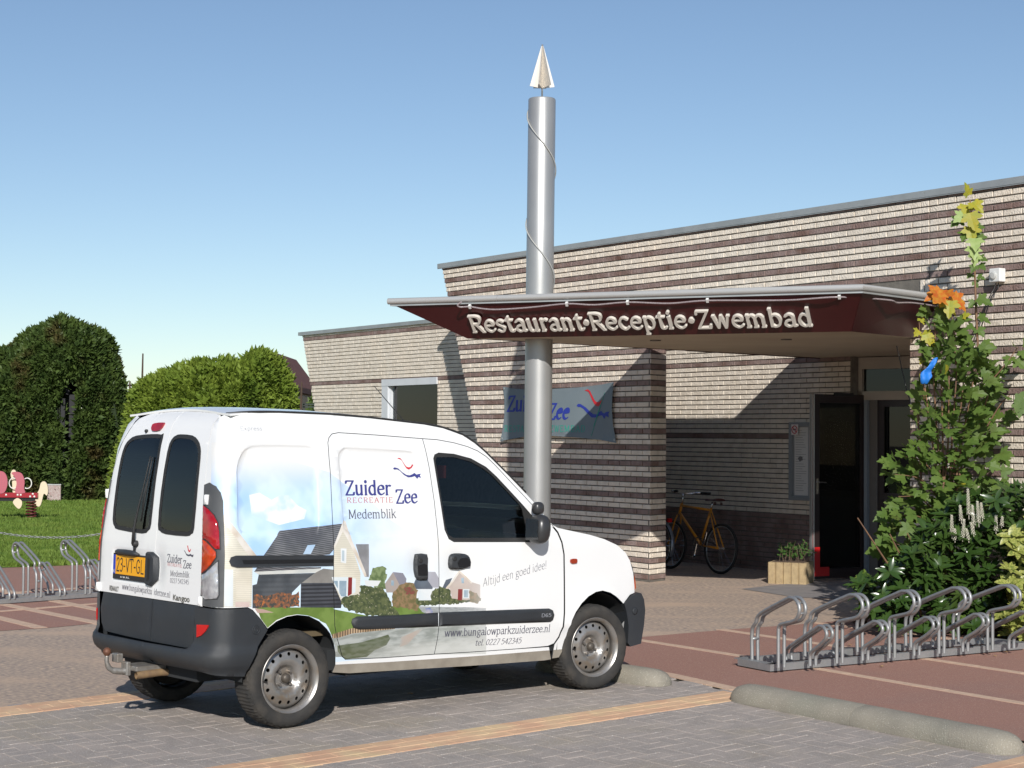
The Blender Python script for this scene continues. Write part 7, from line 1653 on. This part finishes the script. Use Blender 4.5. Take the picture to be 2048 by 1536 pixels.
# rear lettering
rtext('Zuider', -.150, .943, -.318, .942, .045, m_td, rdR, pen=1.2, thin=.5, ang=18, serif=.45); rtext('Zee', -.331, .919, -.425, .920, .043, m_td, rdR, pen=1.2, thin=.5, ang=18, serif=.45)
rtext('RECREATIE', -.156, .922, -.318, .920, .016, m_tr, rdR, pen=.9, thin=.5, serif=.3, track=1.2); rtext('Medemblik', -.190, .864, -.405, .868, .032, m_td, rdR, pen=.9, thin=.4, serif=.4); rtext('0227 542345', -.190, .826, -.403, .829, .026, m_td, rdR, pen=.8, thin=.4, serif=.3)
rtext('www.bungalowparkzuiderzee.nl', .373, .748, .003, .742, .034, m_td, rdL, pen=.9, thin=.45, serif=.35) if False else rtext('www.bungalowparkzu', .373, .748, .012, .743, .034, m_td, rdL, pen=.9, thin=.45, serif=.35)
rtext('iderzee.nl', -.008, .743, -.200, .738, .034, m_td, rdR, pen=.9, thin=.45, serif=.35)
m_badge = mat('badge_chrome', (.22, .22, .20), .3, metal=.6); rtext('RENAULT', .526, .733, .412, .732, .026, m_badge, rdL, off=.004, pen=1.5, thin=1.2, serif=0); rtext('Kangoo', -.232, .731, -.420, .731, .028, m_badge, rdR, off=.004, pen=1.5, thin=1.2, serif=0)
for pl, m in ((ccw([(-.366, 1.047), (-.375, 1.050), (-.384, 1.030), (-.393, 1.022), (-.402, 1.026), (-.408, 1.034), (-.410, 1.028), (-.400, 1.014), (-.389, 1.013), (-.378, 1.024), (-.371, 1.040)]), m_br), (ccw([(-.332, 1.020), (-.345, 1.018), (-.365, 1.002), (-.39, .998), (-.41, 1.004), (-.425, .998), (-.443, 1.002), (-.438, .990), (-.428, .986), (-.412, .993), (-.39, .989), (-.365, .993), (-.348, 1.010)]), m_td)): shell_obj('bird_mark', m, rdR, pl, lambda y, z, o: RM(y, z, o), th=0, off=.0015, flip=True)
# hinges
for y, z in ((-.545, 1.318), (-.545, .745), (.645, 1.318), (.665, .745)):
    hg = node('hinge', van); rbox('hinge_leaf', y + .018, y - .018, z - .028, z + .028, .001, .012, m_wp, hg); mb = MB(); c = RM(y + (.0 if y < 0 else 0), z, .014); mb.tube([c - Vector((0, 0, .026)), c + Vector((0, 0, .026))], .009, 8); mb.obj('hinge_pin', m_wp, hg, smooth=True)
# tail lamps
for sg in (-1, 1):
    f = lambda s, z, o: W(s, z, o, sg); fl_ = sg > 0
    edge = [(-.637, .722), (-.622, .95), (-.603, 1.2), (-.590, 1.33), (-.582, 1.40)] if sg < 0 else [(-.505, .722), (-.500, .95), (-.492, 1.2), (-.480, 1.33), (-.475, 1.40)]
    tl = node('tail_lamp', van)
    hk = 0 if sg < 0 else .12; hsg = ccw([(a + hk, b) for a, b in [(-.448, .722), (-.443, .95), (-.436, 1.128), (-.433, 1.239), (-.430, 1.314), (-.441, 1.36), (-.47, 1.395), (-.527, 1.414)]] + edge[::-1])
    shell_obj('lamp_housing', mat('grey_plastic', (.085, .088, .09), .5, col2=(.07, .072, .075), scale=5, coords='object'), tl, hsg, f, th=.012, off=.006, grid=.03, seg=.03, flip=fl_)
    kx = 0 if sg < 0 else .128
    red = [(-.588, 1.283), (-.533, 1.262), (-.488, 1.232), (-.468, 1.192), (-.462, 1.14), (-.465, 1.047), (-.488, 1.046), (-.520, 1.073), (-.562, 1.092), (-.604, 1.102)]
    amb = [(-.606, 1.092), (-.566, 1.080), (-.518, 1.055), (-.489, 1.029), (-.490, 1.000), (-.523, .956), (-.575, .922), (-.618, .904)]
    clr = [(-.618, .892), (-.566, .910), (-.516, .942), (-.478, .975), (-.474, .792), (-.485, .769), (-.575, .760), (-.617, .785)]
    for nm, pl, m in (('red_lens', red, m_redlens), ('amber_lens', amb, mat('amber_tail', (.58, .06, .008), .15, coat=.8, col2=(.35, .025, .004), scale=18, coords='object')), ('clear_lens', clr, mat('clear_tail', (.52, .52, .53), .18, coat=.8, col2=(.34, .34, .36), scale=26, coords='object', metal=.3))):
        pl = [(a + kx, b) for a, b in pl]; pl = ccw(pl); rim_ = offset_poly(pl, -.006)
        shell_obj('lens_rim', m_blk, tl, rim_, f, th=.006, off=.008, grid=.03, flip=fl_)
        inn = offset_poly(pl, .01); shell_obj(nm, m, tl, pl, lambda s, z, o: f(s, z, o + (.005 if inpoly(s, z, inn) else 0)), th=.006, off=.013, grid=.02, seg=.02, extra=[inn], flip=fl_, sharp=70)
# rear bumper in one piece
v_all, f_all = [], []
def ob(s, z):
    base = .012; e = math.exp(-((z - .425) / .055) ** 4) * .052; k = min(1, max(.25, (-.30 - s) / .35)); return base + e * k - (.010 if z < .36 else 0)
for sg, cut_ in ((-1, -.683), (1, -.508)):
    def bfn_(s, z, o, sg=sg): return W(max(s, s_of_y(0, z)), z, o + ob(s, z), sg)
    pl = [(-1.19, .340), (-.60, .345), (-.45, .335), (-.30, .322), (-.278, .40), (-.235, .49), (-.172, .578), (-.216, .638), (-.272, .694), (-.299, .709), (cut_, .711), (cut_ - .004, .53), (cut_ - .02, .480), (cut_ - .05, .468), (-1.19, .464)]
    v, f_, ix = shell(pl, bfn_, th=.015, grid=.022, seg=.03, flip=sg > 0); o_ = len(v_all); v_all += v; f_all += [tuple(i + o_ for i in q) for q in f_]
rbp = obj('rear_bumper', mesh('rear_bumper', v_all, f_all, m_blk, None, smooth=True, sharp=60), van)
for sg in (-1, 1):
    rf = ccw([(-.652, .612), (-.531, .620), (-.535, .608), (-.558, .582), (-.601, .555), (-.650, .540)]); shell_obj('reflector', mat('reflector_red', (.55, .01, .01), .25), rbp, rf, lambda s, z, o: W(s + (.13 if sg > 0 else 0), z, o, sg), th=.006, off=.018, grid=.03, flip=sg > 0)
    mb = MB(); c = W(-.250, .585, ob(-.25, .585), sg)
    for r0, r1 in ((.026, .023), (.014, .011)): mb.lathe([(r0, 0), (r0, .003), (r1, .003), (r1, 0)], 20, Matrix.Translation(c) @ Matrix.Rotation(PI / 2 * (1 if sg < 0 else -1), 4, 'X'))
    mb.obj('fixing_cap', m_blk, rbp, smooth=True)
# tow bar and exhaust
tb = node('tow_bar', van); m_steel = mat('weathered_steel', (.34, .33, .31), .45, metal=.6, col2=(.25, .22, .19), scale=30, coords='object'); m_rust = mat('rusty_steel', (.18, .075, .04), .6, metal=.3, col2=(.10, .045, .03), scale=40, coords='object')
mb = MB(); mb.lathe([(0, .025), (.010, .023), (.018, .017), (.0235, .007), (.025, 0), (.0235, -.009), (.017, -.018), (.013, -.024)], 20, Matrix.Translation((-.735, .085, .418))); mb.obj('ball', m_rust, tb, smooth=True)
mb = MB(); mb.tube(smooth_path([(-.735, .085, .398), (-.736, .085, .36), (-.722, .085, .325), (-.69, .085, .305), (-.65, .08, .298), (-.60, .07, .300)], 4), [.0135] * 6 + [.016] * 6 + [.020] * 9, 12); mb.obj('neck', m_steel, tb, smooth=True)
mb = MB(); mb.box((-.628, .045, .272), (-.598, .115, .352)); mb.box((-.66, .10, .345), (-.62, .17, .398)); mb.box((-.60, -.02, .30), (-.40, .16, .33)); o_ = mb.obj('bracket', m_steel, tb); bv = o_.modifiers.new('b', 'BEVEL'); bv.width = .006; bv.segments = 2
mb = MB(); mb.tube([(-.60, -.02, .278), (-.45, -.02, .285), (-.1, -.05, .27)], .022, 14, caps=False); mb.tube([(-.601, -.02, .278), (-.45, -.02, .285)], .018, 14, caps=False); ex = mb.obj('exhaust_pipe', mat('rusty_brown_pipe', (.30, .20, .10), .6, metal=.3, col2=(.2, .13, .08), scale=30, coords='object'), van, smooth=True)
# underbody
mb = MB(); mb.box((-.40, -.36, .26), (2.75, .36, .50)); mb.box((.42, -.68, .26), (2.05, .68, .34)); mb.box((-.44, -.60, .34), (-.28, .60, .50)); mb.box((.30, -.66, .30), (.40, .66, .42)); mb.obj('floor_pan', m_inn, van)
mb = MB(); mb.tube([(.305, -.60, .36), (.335, -.62, .30)], [.05, .03], 10); mb.tube([(.0, -.5, .24), (.34, -.55, .36)], .03, 8); mb.obj('trailing_arm', m_inn, van, smooth=True)
# ---- interior
m_seat = mat('seat_fabric', (.05, .055, .062), .9, coords='object', col2=(.075, .08, .09), scale=40)
for y in (-.36, .36):
    st_ = node('front_seat', van, (1.22, y, 0)); mb = MB(); mb.box((-.22, -.22, .42), (.28, .22, .62)); mb.obj('cushion', m_seat, st_)
    mb = MB(); mb.prism([(-.24, .6), (-.10, .6), (-.26, 1.2), (-.36, 1.2)], -.22, .22, lambda u, w_, h: (u, h, w_)); o_ = mb.obj('backrest', m_seat, st_); bv = o_.modifiers.new('b', 'BEVEL'); bv.width = .04; bv.segments = 3
    mb = MB(); mb.box((-.40, -.11, 1.24), (-.30, .11, 1.40)); o_ = mb.obj('headrest', m_seat, st_); bv = o_.modifiers.new('b', 'BEVEL'); bv.width = .03; bv.segments = 3
mb = MB(); mb.prism([(1.72, .55), (1.72, .92), (1.82, 1.02), (2.0, 1.04), (2.0, .55)], -.66, .66, lambda u, w_, h: (u, h, w_)); mb.obj('dashboard', m_seat, van)
mb = MB(); Mw = Matrix.Translation((1.62, .34, .98)) @ Matrix.Rotation(R(62), 4, 'Y'); mb.tube([Mw @ Vector((.175 * math.cos(a), .175 * math.sin(a), 0)) for a in np.linspace(0, 2 * PI, 29)[:-1]], .014, 8, closed=True)
for a in (0, 2.1, 4.2): mb.tube([Mw @ Vector((0, 0, -.03)), Mw @ Vector((.17 * math.cos(a), .17 * math.sin(a), 0))], .012, 6)
mb.obj('steering_wheel', m_rub, van, smooth=True)
mb = MB(); mb.box((-.38, -.60, .50), (1.0, .60, .53)); mb.box((.92, -.62, .5), (.95, .62, 1.0)); mb.obj('cargo_floor', mat('cargo_board', (.12, .09, .05), .8), van)
mb = MB(); mb.box((.55, -.30, .53), (.9, .15, 1.25)); mb.obj('cargo_box', mat('cardboard', (.24, .17, .09), .8), van)
mr_ = node('interior_mirror', van); mb = MB(); mb.box((1.43, -.10, 1.50), (1.45, .10, 1.56)); mb.obj('mirror_shell', m_rub, mr_)
mb = MB(); mb.box((1.22, -.60, 1.42), (1.24, -.52, 1.50)); mb.obj('belt_anchor', mat('belt_red', (.30, .03, .02), .6), van)
# ---- door mirrors
for sg in (-1, 1):
    dm = node('door_mirror', van)
    mb = MB(); 
    def blob(c, rx, ry, rz, n=14, m_=10, sq=.75, sh=0):
        v = []; f_ = []
        for i in range(m_ + 1):
            ph = -PI / 2 + PI * i / m_; cz = math.copysign(abs(math.sin(ph)) ** sq, math.sin(ph)); cr = abs(math.cos(ph)) ** sq
            for j in range(n):
                a = 2 * PI * j / n; v.append((c[0] + rx * cr * math.copysign(abs(math.cos(a)) ** sq, math.cos(a)) + sh * cz, c[1] * sg + sg * ry * cr * math.copysign(abs(math.sin(a)) ** sq, math.sin(a)), c[2] + rz * cz))
        for i in range(m_):
            for j in range(n): f_.append((i * n + j, i * n + (j + 1) % n, (i + 1) * n + (j + 1) % n, (i + 1) * n + j))
        return v, f_
    mb.add(*blob((1.835, .815, 1.090), .060, .080, .095, sh=.006)); mb.obj('mirror_housing', mat('mirror_black', (.035, .035, .036), .32), dm, smooth=True)
    mb = MB(); mb.add(*blob((1.870, .765, 1.222), .040, .036, .042)); mb.obj('mirror_cap', mat('mirror_black', (.03, .03, .03), .3), dm, smooth=True)
    mb = MB(); mb.tube([(1.86, sg * .69, 1.08), (1.85, sg * .76, 1.08)], [.03, .024], 8); mb.tube([(1.87, sg * .755, 1.15), (1.872, sg * .76, 1.20)], .012, 8); mb.obj('mirror_arm', m_rub, dm, smooth=True)
    mb = MB(); mb.add([(1.772, sg * .755, 1.02), (1.772, sg * .875, 1.03), (1.776, sg * .875, 1.155), (1.776, sg * .755, 1.160)], [(0, 1, 2, 3)]); mb.obj('mirror_glass', m_chrome, dm)
# antenna
an_ = node('roof_antenna', van); mb = MB(); mb.tube([(1.50, 0, 1.66), (1.117, 0, 2.007)], [.004, .0022], 6); mb.obj('whip', m_rub, an_); mb = MB(); mb.lathe([(.02, 0), (.018, .02), (.008, .04)], 12, Matrix.Translation((1.50, 0, 1.62))); mb.obj('antenna_foot', m_rub, an_)
# ---- wheels
m_tyre = mat('tyre_rubber', (.024, .023, .022), .85, coords='object', col2=(.038, .035, .031), scale=14, bump=.4, bscale=140, col3=(.055, .048, .040), scale3=9)
m_rimm = mat('silver_wheel_paint', (.34, .325, .31), .35, metal=.6, coords='object', col2=(.27, .255, .235), scale=9, col3=(.26, .21, .16), scale3=16)
def wheel_meshes():
    Rr = .2835; out = {}
    prof = [(.196, -.02), (.198, .004), (.205, .010), (.222, .016), (.240, .017), (.256, .013), (.268, .004), (.275, -.006), (.2805, -.018), (.2835, -.035), (.2845, -.080), (.2835, -.125), (.2805, -.142), (.268, -.165), (.24, -.178), (.205, -.172), (.196, -.15)]
    n = 144; v = []; f = []; K_ = len(prof)
    for k in range(n):
        a = 2 * PI * k / n
        for i, (r, h) in enumerate(prof):
            rr_ = r
            if 7 <= i <= 13:
                ph = (k + (2 if i % 2 else 0)) % 4
                if ph == 0: rr_ -= .0075
            if i in (10,): rr_ -= .003
            if i in (5, 6): rr_ += .0016 * ((k // 2) % 2)
            v.append((rr_ * math.cos(a), -h, rr_ * math.sin(a)))
    for k in range(n):
        q = (k + 1) % n
        for i in range(K_): f.append((k * K_ + i, k * K_ + (i + 1) % K_, q * K_ + (i + 1) % K_, q * K_ + i))
    out['tyre'] = mesh('tyre', v, f, m_tyre, smooth=True, sharp=28)
    # rim: flange and barrel
    rp = [(.182, -.075), (.180, -.050), (.176, -.040), (.174, -.018), (.180, -.004), (.188, .003), (.195, .008), (.198, .006), (.1985, -.004), (.192, -.010), (.19, -.14)]
    v = []; f = []; n = 64
    for r, h in rp:
        for k in range(n): a = 2 * PI * k / n; v.append((r * math.cos(a), -h, r * math.sin(a)))
    f = [(i * n + k, i * n + (k + 1) % n, (i + 1) * n + (k + 1) % n, (i + 1) * n + k) for i in range(len(rp) - 1) for k in range(n)]
    out['rim_flange'] = mesh('rim_flange', v, f, m_rimm, smooth=True, sharp=50)
    RR = [0, .030, .034, .060, .066, .078, .095, .112, .128, .150, .160, .170, .181]; RH = [-.050, -.050, -.064, -.064, -.060, -.038, -.026, -.024, -.030, -.036, -.040, -.048, -.075]
    def dish(u, w_, o): r = math.hypot(u, w_); return (u, -(float(np.interp(r, RR, RH)) + o), w_)
    holes = [circle(.140 * math.cos(2 * PI * (i + .5) / 15), .140 * math.sin(2 * PI * (i + .5) / 15), .0115, 10) for i in range(15)]
    v, f, ix = shell(circle(0, 0, .181, 64), dish, th=.005, holes=holes, grid=.016, extra=[circle(0, 0, r, 40) for r in (.030, .034, .060, .066, .078, .095, .112, .128, .160, .170)])
    out['rim_disc'] = mesh('rim_disc', v, f, m_rimm, ix, smooth=True, sharp=50)
    mb = MB(); mb.lathe([(.0, .030), (.018, .028), (.026, .020), (.029, .0)], 24, Matrix.Translation((0, .05, 0)) @ Matrix.Rotation(PI / 2, 4, 'X')); out['hub_cap'] = mb.mesh('hub_cap', mat('grimy_hub', (.10, .085, .07), .5, metal=.4), smooth=True)
    mb = MB(); mb.lathe([(0, .020), (.008, .020), (.0095, .016), (.0095, 0)], 6, Matrix.Rotation(PI / 2, 4, 'X')); out['wheel_bolt'] = mb.mesh('wheel_bolt', mat('bolt_steel', (.24, .22, .20), .4, metal=.7))
    mb = MB(); mb.lathe([(0, .0), (.178, .0)], 32, Matrix.Translation((0, .10, 0)) @ Matrix.Rotation(PI / 2, 4, 'X')); mb.lathe([(.11, 0), (.11, .01), (.04, .01), (.04, 0)], 32, Matrix.Translation((0, .095, 0)) @ Matrix.Rotation(PI / 2, 4, 'X')); out['brake_drum'] = mb.mesh('brake_drum', mat('brake_dark', (.02, .018, .016), .8))
    return out
WM = wheel_meshes()
for cx, cy, rz in ((0, -.72, 0), (2.423, -.72, -.10), (0, .72, PI), (2.423, .72, PI - .10)):
    w = node('wheel', van, (cx, cy, .2835), (0, 0, rz))
    for k in ('tyre', 'rim_flange', 'rim_disc', 'brake_drum', 'hub_cap'): obj(k, WM[k], w)
    for i in range(4):
        a = PI / 4 + i * PI / 2 + (.35 if cx > 1 else 0); obj('wheel_bolt', WM['wheel_bolt'], w, loc=(.050 * math.cos(a), .062, .050 * math.sin(a)))
    mb = MB(); a = PI + .05; mb.tube([(.155 * math.cos(a), .05, .155 * math.sin(a)), (.147 * math.cos(a), .012, .147 * math.sin(a))], .0045, 8); mb.obj('valve', m_rub, w)
